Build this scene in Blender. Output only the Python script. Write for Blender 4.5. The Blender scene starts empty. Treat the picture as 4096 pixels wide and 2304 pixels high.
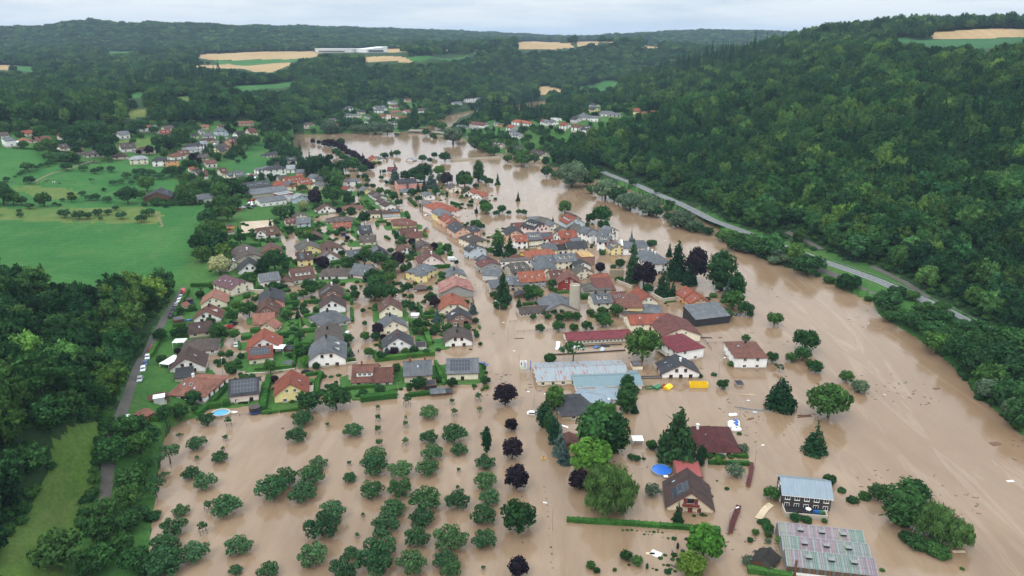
import bpy, bmesh, math, random
import numpy as np
from math import radians as RAD, sin, cos, tan, pi, atan2, hypot, sqrt
from mathutils import Vector, Matrix, Euler

# ------------------------------------------------------------------ camera, sky, sun, exposure
SC = bpy.context.scene
COL = SC.collection
F_PX = 2925.0                      # focal length in pixels of the 4096 wide photograph
PITCH = RAD(18.8)
CAM_H = 120.0
cam_d = bpy.data.cameras.new("camera"); cam = bpy.data.objects.new("camera", cam_d); COL.objects.link(cam)
cam.location = (0, 0, CAM_H); cam.rotation_euler = (pi / 2 - PITCH, 0, 0)
cam_d.sensor_width = 36.0; cam_d.lens = 36.0 * F_PX / 4096.0
cam_d.clip_start = 1.0; cam_d.clip_end = 60000.0
SC.camera = cam

W = bpy.data.worlds.new("World"); SC.world = W; W.use_nodes = True
SUN_EL, SUN_AZ = RAD(52), RAD(215)
def build_world():
    nt = W.node_tree; N = nt.nodes; L = nt.links; N.clear()
    out = N.new("ShaderNodeOutputWorld"); bg = N.new("ShaderNodeBackground"); L.new(bg.outputs[0], out.inputs[0])
    bg.inputs[1].default_value = 0.1
    sky = N.new("ShaderNodeTexSky"); sky.sky_type = 'NISHITA'; sky.sun_disc = False
    sky.sun_elevation = SUN_EL; sky.sun_rotation = SUN_AZ; sky.altitude = 270
    tc = N.new("ShaderNodeTexCoord"); sep = N.new("ShaderNodeSeparateXYZ"); L.new(tc.outputs["Generated"], sep.inputs[0])
    mx = N.new("ShaderNodeMath"); mx.operation = 'MAXIMUM'; L.new(sep.outputs[2], mx.inputs[0]); mx.inputs[1].default_value = 0.0
    # overcast deck: the standard overcast luminance, 1 + 2 sin(elevation)
    ma = N.new("ShaderNodeMath"); ma.operation = 'MULTIPLY_ADD'; L.new(mx.outputs[0], ma.inputs[0])
    ma.inputs[1].default_value = 2.0; ma.inputs[2].default_value = 1.0
    # clouds on a flat layer overhead: direction divided by its height
    ad = N.new("ShaderNodeMath"); ad.operation = 'ADD'; L.new(mx.outputs[0], ad.inputs[0]); ad.inputs[1].default_value = 0.09
    dx = N.new("ShaderNodeMath"); dx.operation = 'DIVIDE'; L.new(sep.outputs[0], dx.inputs[0]); L.new(ad.outputs[0], dx.inputs[1])
    dy = N.new("ShaderNodeMath"); dy.operation = 'DIVIDE'; L.new(sep.outputs[1], dy.inputs[0]); L.new(ad.outputs[0], dy.inputs[1])
    cb = N.new("ShaderNodeCombineXYZ"); L.new(dx.outputs[0], cb.inputs[0]); L.new(dy.outputs[0], cb.inputs[1])
    nz = N.new("ShaderNodeTexNoise"); nz.inputs["Scale"].default_value = 0.42; nz.inputs["Detail"].default_value = 7; nz.inputs["Roughness"].default_value = 0.55
    L.new(cb.outputs[0], nz.inputs["Vector"])
    rp = N.new("ShaderNodeValToRGB"); L.new(nz.outputs[0], rp.inputs[0])
    rp.color_ramp.elements[0].position = 0.34; rp.color_ramp.elements[0].color = (0.60, 0.69, 0.79, 1)
    rp.color_ramp.elements[1].position = 0.56; rp.color_ramp.elements[1].color = (0.87, 0.91, 0.935, 1)
    mu = N.new("ShaderNodeVectorMath"); mu.operation = 'SCALE'; L.new(rp.outputs[0], mu.inputs[0]); L.new(ma.outputs[0], mu.inputs[3])
    m2 = N.new("ShaderNodeVectorMath"); m2.operation = 'SCALE'; L.new(mu.outputs[0], m2.inputs[0]); m2.inputs[3].default_value = 9.3
    mix = N.new("ShaderNodeMix"); mix.data_type = 'RGBA'; mix.inputs[0].default_value = 0.93
    L.new(sky.outputs[0], mix.inputs[6]); L.new(m2.outputs[0], mix.inputs[7]); L.new(mix.outputs[2], bg.inputs[0])
build_world()
sun_d = bpy.data.lights.new("sun", 'SUN'); sun_d.energy = 1.3; sun_d.angle = RAD(16); sun_d.color = (1.0, 0.965, 0.91)
sun = bpy.data.objects.new("sun", sun_d); COL.objects.link(sun)
sdir = Vector((sin(SUN_AZ) * cos(SUN_EL), cos(SUN_AZ) * cos(SUN_EL), sin(SUN_EL)))
sun.rotation_euler = sdir.to_track_quat('Z', 'Y').to_euler(); sun.location = sdir * 400
SC.view_settings.view_transform = 'Standard'; SC.view_settings.look = 'None'
SC.view_settings.exposure = 0.10; SC.view_settings.gamma = 1.0; SC.view_settings.use_curve_mapping = False
SC.render.engine = 'CYCLES'
SC.cycles.max_bounces = 5; SC.cycles.diffuse_bounces = 3; SC.cycles.glossy_bounces = 2; SC.cycles.transmission_bounces = 2
SC.cycles.volume_bounces = 0; SC.cycles.transparent_max_bounces = 4
SC.cycles.use_denoising = True; SC.cycles.caustics_reflective = False; SC.cycles.caustics_refractive = False
SC.cycles.sample_clamp_indirect = 4.0

rng = np.random.default_rng(7); R = random.Random(11)

# ------------------------------------------------------------------ materials
def lin(r, g, b):
    f = lambda c: (c / 255 / 12.92) if c / 255 <= 0.04045 else ((c / 255 + 0.055) / 1.055) ** 2.4
    return (f(r), f(g), f(b), 1.0)
class NT:
    def __init__(s, m): s.t = m.node_tree; s.N = s.t.nodes; s.L = s.t.links
    def n(s, kind, **kw):
        x = s.N.new(kind)
        for k, v in kw.items(): setattr(x, k, v)
        return x
    def l(s, a, b): s.L.new(a, b)
def new_mat(name):
    m = bpy.data.materials.new(name); m.use_nodes = True
    return m, NT(m), m.node_tree.nodes["Principled BSDF"]
def noise(t, vec, scale, detail=3, rough=0.55):
    n = t.n("ShaderNodeTexNoise"); n.inputs["Scale"].default_value = scale; n.inputs["Detail"].default_value = detail
    n.inputs["Roughness"].default_value = rough
    if vec is not None: t.l(vec, n.inputs["Vector"])
    return n.outputs[0]
def ramp(t, fac, stops):
    r = t.n("ShaderNodeValToRGB"); e = r.color_ramp.elements
    while len(e) < len(stops): e.new(0.5)
    for i, (p, c) in enumerate(stops): e[i].position = p; e[i].color = c
    t.l(fac, r.inputs[0]); return r.outputs[0]
def mixc(t, fac, a, b, mode='MIX'):
    m = t.n("ShaderNodeMix", data_type='RGBA', blend_type=mode)
    for s, v in ((m.inputs[0], fac), (m.inputs[6], a), (m.inputs[7], b)):
        if hasattr(v, "is_linked"): t.l(v, s)
        else: s.default_value = v
    return m.outputs[2]
def math_(t, op, a, b=0.0, c=0.0):
    m = t.n("ShaderNodeMath", operation=op)
    for s, v in zip(m.inputs, (a, b, c)):
        if hasattr(v, "is_linked"): t.l(v, s)
        else: s.default_value = v
    return m.outputs[0]
def vscale(t, vec, x, y, z):
    m = t.n("ShaderNodeMapping"); t.l(vec, m.inputs[0]); m.inputs["Scale"].default_value = (x, y, z); return m.outputs[0]
def bump(t, h, p, strength=0.3, dist=0.05):
    b = t.n("ShaderNodeBump"); b.inputs["Strength"].default_value = strength; b.inputs["Distance"].default_value = dist
    t.l(h, b.inputs["Height"]); t.l(b.outputs[0], p.inputs["Normal"])
def plain(name, rgb, rough=0.7, metal=0.0, var=0.12, scale=0.6, obj_var=0.0, damp=False):
    """one surface colour with soft mottling and fine grain"""
    m, t, p = new_mat(name); c = lin(*rgb)
    tc = t.n("ShaderNodeTexCoord").outputs["Object"]
    n1 = noise(t, tc, scale, 4); n2 = noise(t, tc, scale * 9, 2)
    f = math_(t, 'MULTIPLY', n1, n2)
    col = ramp(t, f, [(0.10, tuple(x * (1 - var) for x in c[:3]) + (1,)), (0.42, tuple(min(1, x * (1 + var * .6)) for x in c[:3]) + (1,))])
    if obj_var:
        oi = t.n("ShaderNodeObjectInfo").outputs["Random"]
        col = mixc(t, 1.0, col, ramp(t, oi, [(0, (1 - obj_var,) * 3 + (1,)), (1, (1, 1, 1, 1))]), 'MULTIPLY')
    if damp:      # silt and damp line left on the foot of the wall, run-off streaks
        sp_ = t.n("ShaderNodeSeparateXYZ"); t.l(tc, sp_.inputs[0]); wn = noise(t, vscale(t, tc, .8, .8, .15), 1.0, 4, .6)
        hz = math_(t, 'ADD', sp_.outputs[2], math_(t, 'MULTIPLY', wn, -.7)); col = mixc(t, ramp(t, hz, [(.0, (.62, .62, .62, 1)), (.16, (0, 0, 0, 1))]), col, lin(120, 98, 76))
        st = noise(t, vscale(t, tc, 2.2, 2.2, .22), 1.0, 4, .7); col = mixc(t, 1.0, col, ramp(t, st, [(.35, (.90, .89, .87, 1)), (.6, (1.03, 1.03, 1.03, 1))]), 'MULTIPLY')
    t.l(col, p.inputs["Base Color"]); p.inputs["Roughness"].default_value = rough; p.inputs["Metallic"].default_value = metal
    return m
def roof_mat(name, rgb, rgb2, rust=0.0, rows=2.9, rough=0.75):
    """roof covering: courses along the slope (object Y / Z), weathering blotches, lichen"""
    m, t, p = new_mat(name); a, b = lin(*rgb), lin(*rgb2)
    tc = t.n("ShaderNodeTexCoord").outputs["Object"]
    big = noise(t, tc, 0.35, 5, 0.62); fine = noise(t, vscale(t, tc, 3.0, 2.0, 2.0), 1.6, 2)
    col = mixc(t, ramp(t, big, [(0.36, (0, 0, 0, 1)), (0.68, (1, 1, 1, 1))]), a, b)
    col = mixc(t, 1.0, col, ramp(t, fine, [(0.3, (.72, .72, .72, 1)), (0.62, (1.12, 1.12, 1.12, 1))]), 'MULTIPLY')
    sep = t.n("ShaderNodeSeparateXYZ"); t.l(tc, sep.inputs[0])
    row = math_(t, 'FRACT', math_(t, 'MULTIPLY', math_(t, 'ABSOLUTE', sep.outputs[1]), rows))
    colm = math_(t, 'FRACT', math_(t, 'MULTIPLY', sep.outputs[0], rows * 1.1))
    h = math_(t, 'ADD', row, math_(t, 'MULTIPLY', math_(t, 'PINGPONG', colm, 0.5), 1.2))
    col = mixc(t, 1.0, col, ramp(t, row, [(0.0, (.62, .62, .62, 1)), (0.22, (1, 1, 1, 1))]), 'MULTIPLY')
    pt = noise(t, vscale(t, tc, .9, .35, .35), 1.0, 5, .75); col = mixc(t, 1.0, col, ramp(t, pt, [(.34, (.66, .67, .66, 1)), (.5, (1, 1, 1, 1)), (.7, (1.16, 1.14, 1.1, 1))]), 'MULTIPLY')
    oi = t.n("ShaderNodeObjectInfo").outputs["Random"]
    col = mixc(t, 1.0, col, ramp(t, oi, [(0, (.8, .78, .78, 1)), (1, (1.12, 1.1, 1.08, 1))]), 'MULTIPLY')
    if rust:
        rn = noise(t, vscale(t, tc, 1.6, 0.25, 0.25), 1.2, 4, 0.7)
        col = mixc(t, ramp(t, rn, [(0.62 - rust * .2, (0, 0, 0, 1)), (0.66 - rust * .2, (1, 1, 1, 1))]), col, lin(128, 62, 44))
    t.l(col, p.inputs["Base Color"]); p.inputs["Roughness"].default_value = .88; p.inputs["Specular IOR Level"].default_value = .22
    bump(t, h, p, 0.5, 0.05)
    return m
def metal_roof(name, rgb, rust=0.0, seam=1.6):
    m, t, p = new_mat(name); a = lin(*rgb)
    tc = t.n("ShaderNodeTexCoord").outputs["Object"]; sep = t.n("ShaderNodeSeparateXYZ"); t.l(tc, sep.inputs[0])
    fr = math_(t, 'FRACT', math_(t, 'MULTIPLY', sep.outputs[0], seam))
    nz = noise(t, vscale(t, tc, 1.2, .3, .3), 0.9, 4, .65)
    col = ramp(t, nz, [(0.3, tuple(x * .82 for x in a[:3]) + (1,)), (0.7, a)])
    col = mixc(t, 1.0, col, ramp(t, fr, [(0.0, (.7, .7, .7, 1)), (0.1, (1, 1, 1, 1))]), 'MULTIPLY')
    if rust:
        rn = noise(t, vscale(t, tc, .9, .13, .13), 1.5, 4, .7)
        col = mixc(t, ramp(t, rn, [(0.60 - rust * .12, (0, 0, 0, 1)), (0.64 - rust * .12, (1, 1, 1, 1))]), col, lin(140, 78, 56))
    t.l(col, p.inputs["Base Color"]); p.inputs["Roughness"].default_value = .5; p.inputs["Metallic"].default_value = .25
    bump(t, fr, p, .3, .05)
    return m
M = {}
for k, c in dict(w=(242, 241, 238), cream=(236, 226, 202), yellow=(234, 214, 152), orange=(220, 156, 98), peach=(228, 180, 156), pink=(208, 144, 132),
                 pinkw=(236, 216, 210), beige=(216, 198, 172), bg=(180, 170, 156), lgrey=(206, 206, 204), grey=(150, 150, 148), paleblue=(190, 204, 214),
                 brightyellow=(226, 222, 70), red=(136, 48, 42), slate=(70, 78, 84), brown=(92, 66, 50), stone=(150, 138, 116), brick=(138, 108, 94), darkwood=(66, 56, 52)).items():
    M['wall_' + k] = plain('wall_' + k, c, .85, var=.12, scale=.5, obj_var=.10, damp=True)
M['wall_black'] = plain('wall_black', (38, 40, 46), .6, var=.2)
for k, a, b, r in [('gr', (84, 89, 95), (104, 107, 110), 0), ('dg', (52, 54, 58), (68, 69, 73), 0), ('lg', (120, 126, 130), (142, 146, 149), 0), ('ogr', (100, 98, 92), (66, 66, 61), 0),
                   ('b', (98, 72, 62), (76, 58, 52), 0), ('bgr', (86, 77, 72), (68, 63, 61), 0), ('dbr', (76, 60, 56), (60, 51, 49), 0), ('rbr', (110, 74, 64), (86, 62, 56), 0),
                   ('rbr2', (140, 98, 84), (118, 82, 71), 0), ('red', (140, 78, 60), (108, 63, 53), 0), ('ored', (146, 90, 69), (120, 70, 56), 0), ('drd', (106, 66, 61), (84, 56, 53), 0),
                   ('crim', (122, 60, 66), (106, 54, 60), 0), ('crimd', (88, 48, 48), (70, 42, 42), 0), ('pur', (100, 73, 78), (86, 66, 70), 0), ('black', (54, 51, 48), (34, 32, 30), 0),
                   ('straw', (190, 160, 108), (136, 108, 74), 0), ('rust', (126, 74, 66), (150, 122, 116), .0)]:
    M['roof_' + k] = roof_mat('roof_' + k, a, b, r)
M['roof_metal'] = metal_roof('roof_metal', (128, 142, 152), 0, 1.2)
M['roof_mrust'] = metal_roof('roof_mrust', (142, 151, 156), .26, .9)
M['roof_teal'] = metal_roof('roof_teal', (110, 132, 138), 0, 1.6)
M['roof_redflat'] = plain('roof_redflat', (138, 66, 64), .7)
M['roof_white'] = plain('roof_white', (226, 228, 228), .5)
M['glass'] = plain('glass', (38, 44, 52), .12, var=.3, obj_var=.4)
M['frame'] = plain('frame', (220, 220, 216), .5); M['frame_d'] = plain('frame_d', (96, 60, 44), .6)
M['shutter'] = plain('shutter', (112, 44, 38), .7)
M['solar'] = plain('solar', (34, 38, 48), .3, var=.2)
M['brickc'] = plain('brickc', (122, 72, 56), .9, var=.25); M['concrete'] = plain('concrete', (176, 168, 152), .9, var=.22, scale=.3)
M['steel'] = plain('steel', (170, 176, 180), .35, .7); M['dark'] = plain('dark', (30, 30, 32), .6); M['white'] = plain('white', (232, 232, 230), .5)
M['wood'] = plain('wood', (104, 74, 54), .85, var=.3, scale=2); M['woodpale'] = plain('woodpale', (196, 178, 150), .8, var=.2, scale=2); M['wooddark'] = plain('wooddark', (70, 62, 60), .85, var=.25, scale=2)
M['blue'] = plain('blue', (40, 92, 170), .5); M['green'] = plain('green', (56, 110, 72), .6); M['yellow'] = plain('yellow', (232, 192, 30), .5); M['redp'] = plain('redp', (170, 40, 36), .5)
M['poolblue'] = plain('poolblue', (60, 150, 205), .08, var=.15, scale=2); M['poolcover'] = plain('poolcover', (44, 104, 190), .35, var=.15, scale=2)
M['asphalt'] = plain('asphalt', (104, 106, 108), .85, var=.12, scale=.3); M['track'] = plain('track', (84, 80, 75), .9, var=.2, scale=.3); M['mark'] = plain('mark', (190, 190, 186), .7)
for k, c in dict(white=(226, 228, 228), silver=(168, 174, 178), black=(26, 28, 32), red=(176, 34, 30), blue=(58, 86, 126), grey=(92, 98, 104)).items():
    M['car_' + k] = plain('car_' + k, c, .25, .1, var=.05)
M['tyre'] = plain('tyre', (24, 24, 24), .8)

def leaf_mat(name, c1, c2, c3, transl=.22, stands=False):
    """foliage: every tree takes its own tint, clumps differ inside a crown"""
    m = bpy.data.materials.new(name); m.use_nodes = True; t = NT(m); t.N.clear()
    out = t.n("ShaderNodeOutputMaterial"); d = t.n("ShaderNodeBsdfDiffuse"); tr = t.n("ShaderNodeBsdfTranslucent"); mx = t.n("ShaderNodeMixShader")
    oi = t.n("ShaderNodeObjectInfo"); tc = t.n("ShaderNodeTexCoord").outputs["Object"]; geo = t.n("ShaderNodeNewGeometry")
    per = ramp(t, oi.outputs["Random"], [(0.0, c1), (0.55, c2), (1.0, c3)])
    cl = noise(t, tc, 5.0, 3, .6)
    col = mixc(t, 1.0, per, ramp(t, cl, [(0.3, (.62, .66, .66, 1)), (0.7, (1.35, 1.3, 1.2, 1))]), 'MULTIPLY')
    isl = ramp(t, geo.outputs["Random Per Island"], [(0, (.72, .72, .75, 1)), (1, (1.25, 1.25, 1.15, 1))])
    col = mixc(t, 1.0, col, isl, 'MULTIPLY')
    col = mixc(t, 1.0, col, oi.outputs["Color"], 'MULTIPLY')
    if stands: col = mixc(t, 1.0, col, ramp(t, noise(t, oi.outputs['Location'], .011, 4, .6), [(.34, (.68, .75, .82, 1)), (.5, (1, 1, 1, 1)), (.68, (1.28, 1.18, .97, 1))]), 'MULTIPLY'); col = mixc(t, 1.0, col, ramp(t, math_(t, 'FRACT', math_(t, 'MULTIPLY', oi.outputs['Random'], 17.31)), [(0, (.62, .64, .66, 1)), (.6, (1, 1, 1, 1)), (1, (1.5, 1.45, 1.3, 1))]), 'MULTIPLY')
    t.l(col, d.inputs[0]); t.l(col, tr.inputs[0]); mx.inputs[0].default_value = transl
    t.l(d.outputs[0], mx.inputs[1]); t.l(tr.outputs[0], mx.inputs[2]); t.l(mx.outputs[0], out.inputs[0])
    return m
c4 = lambda *c: tuple(c) + (1,)
M['leaf'] = leaf_mat('leaf', c4(.024, .066, .026), c4(.036, .098, .034), c4(.062, .135, .036))
M['leaf_forest'] = leaf_mat('leaf_forest', c4(.018, .056, .024), c4(.034, .096, .036), c4(.082, .155, .040), stands=True)
M['leaf_orchard'] = leaf_mat('leaf_orchard', c4(.036, .094, .044), c4(.052, .126, .056), c4(.074, .155, .068))
M['leaf_con'] = leaf_mat('leaf_con', c4(.014, .046, .024), c4(.022, .064, .030), c4(.036, .088, .036))
M['leaf_blue'] = leaf_mat('leaf_blue', c4(.056, .10, .094), c4(.07, .115, .112), c4(.088, .14, .13))
M['leaf_willow'] = leaf_mat('leaf_willow', c4(.078, .128, .080), c4(.096, .150, .094), c4(.118, .180, .108))
M['leaf_weep'] = leaf_mat('leaf_weep', c4(.066, .140, .046), c4(.082, .165, .054), c4(.09, .18, .06))
M['leaf_purple'] = leaf_mat('leaf_purple', c4(.016, .012, .018), c4(.024, .017, .026), c4(.036, .024, .034))
M['leaf_bright'] = leaf_mat('leaf_bright', c4(.062, .160, .030), c4(.082, .19, .035), c4(.115, .21, .04))
M['leaf_sage'] = leaf_mat('leaf_sage', c4(.085, .125, .088), c4(.10, .14, .10), c4(.12, .165, .115))
M['leaf_cream'] = leaf_mat('leaf_cream', c4(.22, .26, .12), c4(.30, .32, .17), c4(.34, .38, .2))
M['leaf_hedge'] = leaf_mat('leaf_hedge', c4(.028, .092, .024), c4(.042, .122, .03), c4(.062, .150, .036))
M['bark'] = plain('bark', (74, 64, 54), .95, var=.3, scale=3)

# ------------------------------------------------------------------ helpers for objects
def mesh_np(name, verts, faces, mats=(), mi=None):
    me = bpy.data.meshes.new(name)
    if isinstance(faces, np.ndarray):
        nv, nf, k = len(verts), len(faces), faces.shape[1]
        me.vertices.add(nv); me.vertices.foreach_set("co", np.asarray(verts, dtype=np.float32).ravel())
        me.loops.add(nf * k); me.loops.foreach_set("vertex_index", faces.astype(np.int32).ravel())
        me.polygons.add(nf); me.polygons.foreach_set("loop_start", np.arange(0, nf * k, k, dtype=np.int32))
        me.update(calc_edges=True)
    else:
        me.from_pydata([tuple(v) for v in verts], [], faces)
    for m in mats: me.materials.append(m)
    if mi is not None: me.polygons.foreach_set("material_index", np.asarray(mi, dtype=np.int32))
    return me
class MB:
    """collects boxes, prisms and tubes and links them as ONE mesh object"""
    def __init__(s): s.v = []; s.f = []; s.m = []
    def face(s, pts, mi=0):
        i = len(s.v); s.v += [tuple(p) for p in pts]; s.f.append(tuple(range(i, i + len(pts)))); s.m.append(mi)
    def solid(s, pts, faces, mi=0):
        i = len(s.v); s.v += [tuple(p) for p in pts]
        for f in faces: s.f.append(tuple(i + k for k in f)); s.m.append(mi)
    def box(s, x0, x1, y0, y1, z0, z1, mi=0):
        s.solid([(x0, y0, z0), (x1, y0, z0), (x1, y1, z0), (x0, y1, z0), (x0, y0, z1), (x1, y0, z1), (x1, y1, z1), (x0, y1, z1)],
                [(0, 3, 2, 1), (4, 5, 6, 7), (0, 1, 5, 4), (1, 2, 6, 5), (2, 3, 7, 6), (3, 0, 4, 7)], mi)
    def tube(s, p, q, r0, r1=None, n=6, mi=0, cap=True):
        r1 = r0 if r1 is None else r1; p, q = Vector(p), Vector(q); d = (q - p)
        if d.length < 1e-6: return
        a = d.normalized().orthogonal().normalized(); b = d.normalized().cross(a); pts = []
        for (c, r) in ((p, r0), (q, r1)):
            for k in range(n): pts.append(c + (a * cos(2 * pi * k / n) + b * sin(2 * pi * k / n)) * r)
        fs = [(k, (k + 1) % n, n + (k + 1) % n, n + k) for k in range(n)]
        if cap: fs += [tuple(range(n - 1, -1, -1)), tuple(range(n, 2 * n))]
        s.solid(pts, fs, mi)
    def lathe(s, prof, n=12, c=(0, 0, 0), mi=0):
        pts = [(c[0] + r * cos(2 * pi * k / n), c[1] + r * sin(2 * pi * k / n), c[2] + z) for r, z in prof for k in range(n)]
        fs = [(j * n + k, j * n + (k + 1) % n, (j + 1) * n + (k + 1) % n, (j + 1) * n + k) for j in range(len(prof) - 1) for k in range(n)]
        fs.append(tuple((len(prof) - 1) * n + k for k in range(n)))
        s.solid(pts, fs, mi)
    def mesh(s, name, mats): return mesh_np(name, s.v, s.f, mats, s.m)
    def build(s, name, mats, parent=None, **kw):
        return link(name, s.mesh(name, mats if isinstance(mats, (list, tuple)) else [mats]), parent, **kw)
def link(name, data, parent=None, loc=None, rot=None, scale=None):
    o = bpy.data.objects.new(name, data); COL.objects.link(o)
    if parent is not None: o.parent = parent
    if loc is not None: o.location = loc
    if rot is not None: o.rotation_euler = rot
    if scale is not None: o.scale = scale
    return o
def tag(o, label=None, cat=None, group=None, kind=None):
    if label: o["label"] = label
    if cat: o["category"] = cat
    if group: o["group"] = group
    if kind: o["kind"] = kind
    return o
def empty(name, loc, rz=0.0): return link(name, None, None, loc, (0, 0, rz))

# ------------------------------------------------------------------ the photograph's tiles: a place noted at tile (x, y) -> full photo pixel
TILE = dict(A=(0, 500, 3.22), B=(700, 450, 3.677), C=(1300, 400, 3.677), D=(1900, 400, 3.22), E=(800, 780, 4.025), F=(1300, 680, 4.025), G=(1640, 780, 4.025),
            I=(2160, 780, 4.025), J=(600, 1040, 4.025), K=(1200, 980, 4.025), L=(1800, 980, 4.025), M=(2360, 1000, 4.025), N=(600, 1340, 4.025), O=(1180, 1260, 4.025),
            P=(1900, 1280, 4.025), Q=(2500, 1200, 4.025), R=(2080, 1440, 4.025), S=(2500, 1640, 4.025), T=(2240, 1940, 4.025), U=(2880, 1840, 3.1234), V=(0, 1640, 2.1825),
            W=(600, 1560, 3.22), X=(600, 1900, 3.22), Y=(1380, 1560, 1.9477), a=(0, 0, 2.516), b=(1024, 0, 2.516), c=(2048, 0, 2.516), d=(3072, 0, 2.516),
            e=(2900, 1180, 1.205), f=(3296, 850, 1.489), g=(3296, 1400, .906), h=(2640, 860, 1.861), i=(2700, 560, 3.22), j=(0, 950, 1.0917), o=(0, 0, .6289), z=(0, 0, 1.0))
def px(tile, x, y): t = TILE[tile]; return t[0] + x / t[2], t[1] + y / t[2]
SP, CP = sin(PITCH), cos(PITCH)
def ray(u, v):
    a, b = u - 2048.0, v - 1152.0
    return np.array((a, F_PX * CP - b * SP, -F_PX * SP - b * CP))
def on_plane(u, v, z=0.0):
    d = ray(u, v); t = (z - CAM_H) / d[2]; return d[0] * t, d[1] * t
def at_dist(u, v, y):
    d = ray(u, v); t = y / d[1]; return d[0] * t, y, CAM_H + d[2] * t

# ------------------------------------------------------------------ terrain
NA, NR = 860, 600
AZ = np.linspace(RAD(-50), RAD(50), NA); RR = np.exp(np.linspace(math.log(62), math.log(17000), NR))
def poly_xy(pts, z=0.0): return np.array([on_plane(u, v, z) for u, v in pts])
def inside(P, X, Y):
    res = np.zeros(X.shape, bool); n = len(P)
    for i in range(n):
        x1, y1 = P[i]; x2, y2 = P[(i + 1) % n]
        if y1 == y2: continue
        c = ((y1 > Y) != (y2 > Y)) & (X < (x2 - x1) * (Y - y1) / (y2 - y1) + x1)
        res ^= c
    return res
def dist_line(P, X, Y, closed=False):
    d = np.full(X.shape, 1e9); n = len(P)
    for i in range(n if closed else n - 1):
        x1, y1 = P[i]; x2, y2 = P[(i + 1) % n]; ex, ey = x2 - x1, y2 - y1; l2 = ex * ex + ey * ey + 1e-9
        t = np.clip(((X - x1) * ex + (Y - y1) * ey) / l2, 0, 1)
        d = np.minimum(d, np.hypot(X - x1 - t * ex, Y - y1 - t * ey))
    return d
FLOOD_PX = [(560, 3000), (590, 2304), (600, 2150), (622, 2000), (636, 1880), (650, 1760), (690, 1700), (760, 1668), (794, 1673), (833, 1628), (908, 1551), (876, 1524), (850, 1490), (819, 1459), (819, 1414),
    (886, 1390), (896, 1363), (910, 1326), (943, 1288), (955, 1251), (978, 1224), (960, 1200), (983, 1189), (1047, 1174), (1060, 1159), (1150, 1160), (1165, 1060), (1125, 960), (1115, 930), (1120, 919),
    (1242, 899), (1255, 884), (1255, 860), (1334, 855), (1371, 850), (1412, 802), (1407, 784), (1357, 762), (1355, 730), (1327, 715), (1343, 699), (1300, 694), (1271, 689), (1244, 676), (1190, 668), (1124, 668),
    (1132, 646), (1203, 646), (1173, 613), (1168, 570), (1172, 542), (1171, 535), (1382, 533), (1640, 528), (1676, 517), (1720, 501), (1755, 473), (1799, 457), (1926, 435), (2048, 421), (2116, 409), (2183, 402),
    (2210, 408), (2187, 423), (2139, 441), (2048, 449), (1926, 446), (1839, 472), (1803, 509), (1740, 522), (1739, 541), (1787, 538), (1859, 555), (1885, 588), (1969, 618), (2018, 614), (2099, 624), (2167, 648), (2210, 667),
    (2273, 667), (2350, 711), (2409, 722), (2490, 745), (2552, 770), (2645, 813), (2702, 838), (2790, 870), (2861, 897), (2930, 965), (3010, 1012), (3124, 1059), (3177, 1075), (3285, 1108), (3336, 1140), (3430, 1179), (3497, 1206),
    (3518, 1262), (3598, 1307), (3699, 1367), (3739, 1400), (3820, 1470), (3870, 1530), (3900, 1585), (3960, 1625), (4030, 1685), (4096, 1745), (4420, 2000), (4700, 3000)]
FLOOD = poly_xy(FLOOD_PX)
ROAD_PX = [(2409, 687), (2468, 711), (2546, 739), (2614, 770), (2700, 806), (2740, 824), (2855, 883), (2989, 932), (3150, 992), (3203, 1010), (3296, 1047), (3410, 1085), (3518, 1125), (3612, 1166), (3699, 1203), (3793, 1246), (3900, 1305), (4096, 1408), (4500, 1625)]
ROAD = poly_xy(ROAD_PX, 3.6)
VALLEY = np.vstack([ROAD[::-1], [(72, 800), (58, 900), (50, 1000), (66, 1150), (110, 1330)]])

ctrl = []
def cp(u, v, z): x, y = on_plane(u, v, z); ctrl.append((x, y, z))
def cd(u, v, y, sub=0.0): x, y, z = at_dist(u, v, y); ctrl.append((x, y, z - sub))
for k in range(0, len(FLOOD), 4): ctrl.append((FLOOD[k][0], FLOOD[k][1], 0.5))
# left bank, meadows and the slope behind them
for u, v, z in [(300, 2000, 4), (60, 2200, 7), (100, 1750, 14), (300, 1500, 12), (0, 1500, 32), (500, 1400, 4), (640, 1200, 3), (0, 1180, 27), (300, 1000, 8), (0, 800, 17), (0, 620, 30), (600, 720, 12), (850, 640, 15), (1050, 680, 4), (800, 900, 4), (600, 950, 5), (500, 560, 26), (0, 540, 37), (300, 515, 36), (700, 505, 28), (1000, 500, 14), (1080, 600, 6), (450, 640, 20)]: cp(u, v, z)
for u, v, y in [(0, 440, 880), (600, 440, 860), (1000, 450, 900), (1120, 480, 960), (300, 400, 1000), (900, 400, 1030), (0, 350, 1200), (500, 350, 1210), (1000, 350, 1250), (300, 300, 1480), (800, 300, 1450), (0, 262, 1750), (500, 255, 1800), (1000, 255, 1850), (1000, 222, 2050), (500, 212, 2250), (1280, 230, 2000), (900, 330, 1350)]: cd(u, v, y)
for u, v, y in [(0, 114, 3300), (200, 112, 3250), (320, 104, 3100), (370, 84, 3000), (430, 83, 3000), (480, 103, 3050), (505, 132, 3150), (560, 126, 3200), (620, 118, 3200), (700, 88, 3000), (760, 88, 3000), (850, 103, 3150), (1000, 106, 3400), (1300, 108, 3800), (1500, 115, 4200), (1800, 123, 4600), (2050, 136, 5000), (2120, 148, 5200), (2180, 160, 5300)]: cd(u, v, y, 14)
for u, v, y in [(2230, 170, 3300), (2270, 166, 4200), (2260, 164, 5400), (2250, 158, 7000), (2330, 166, 3600)]: cd(u, v, y, 12)
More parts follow.
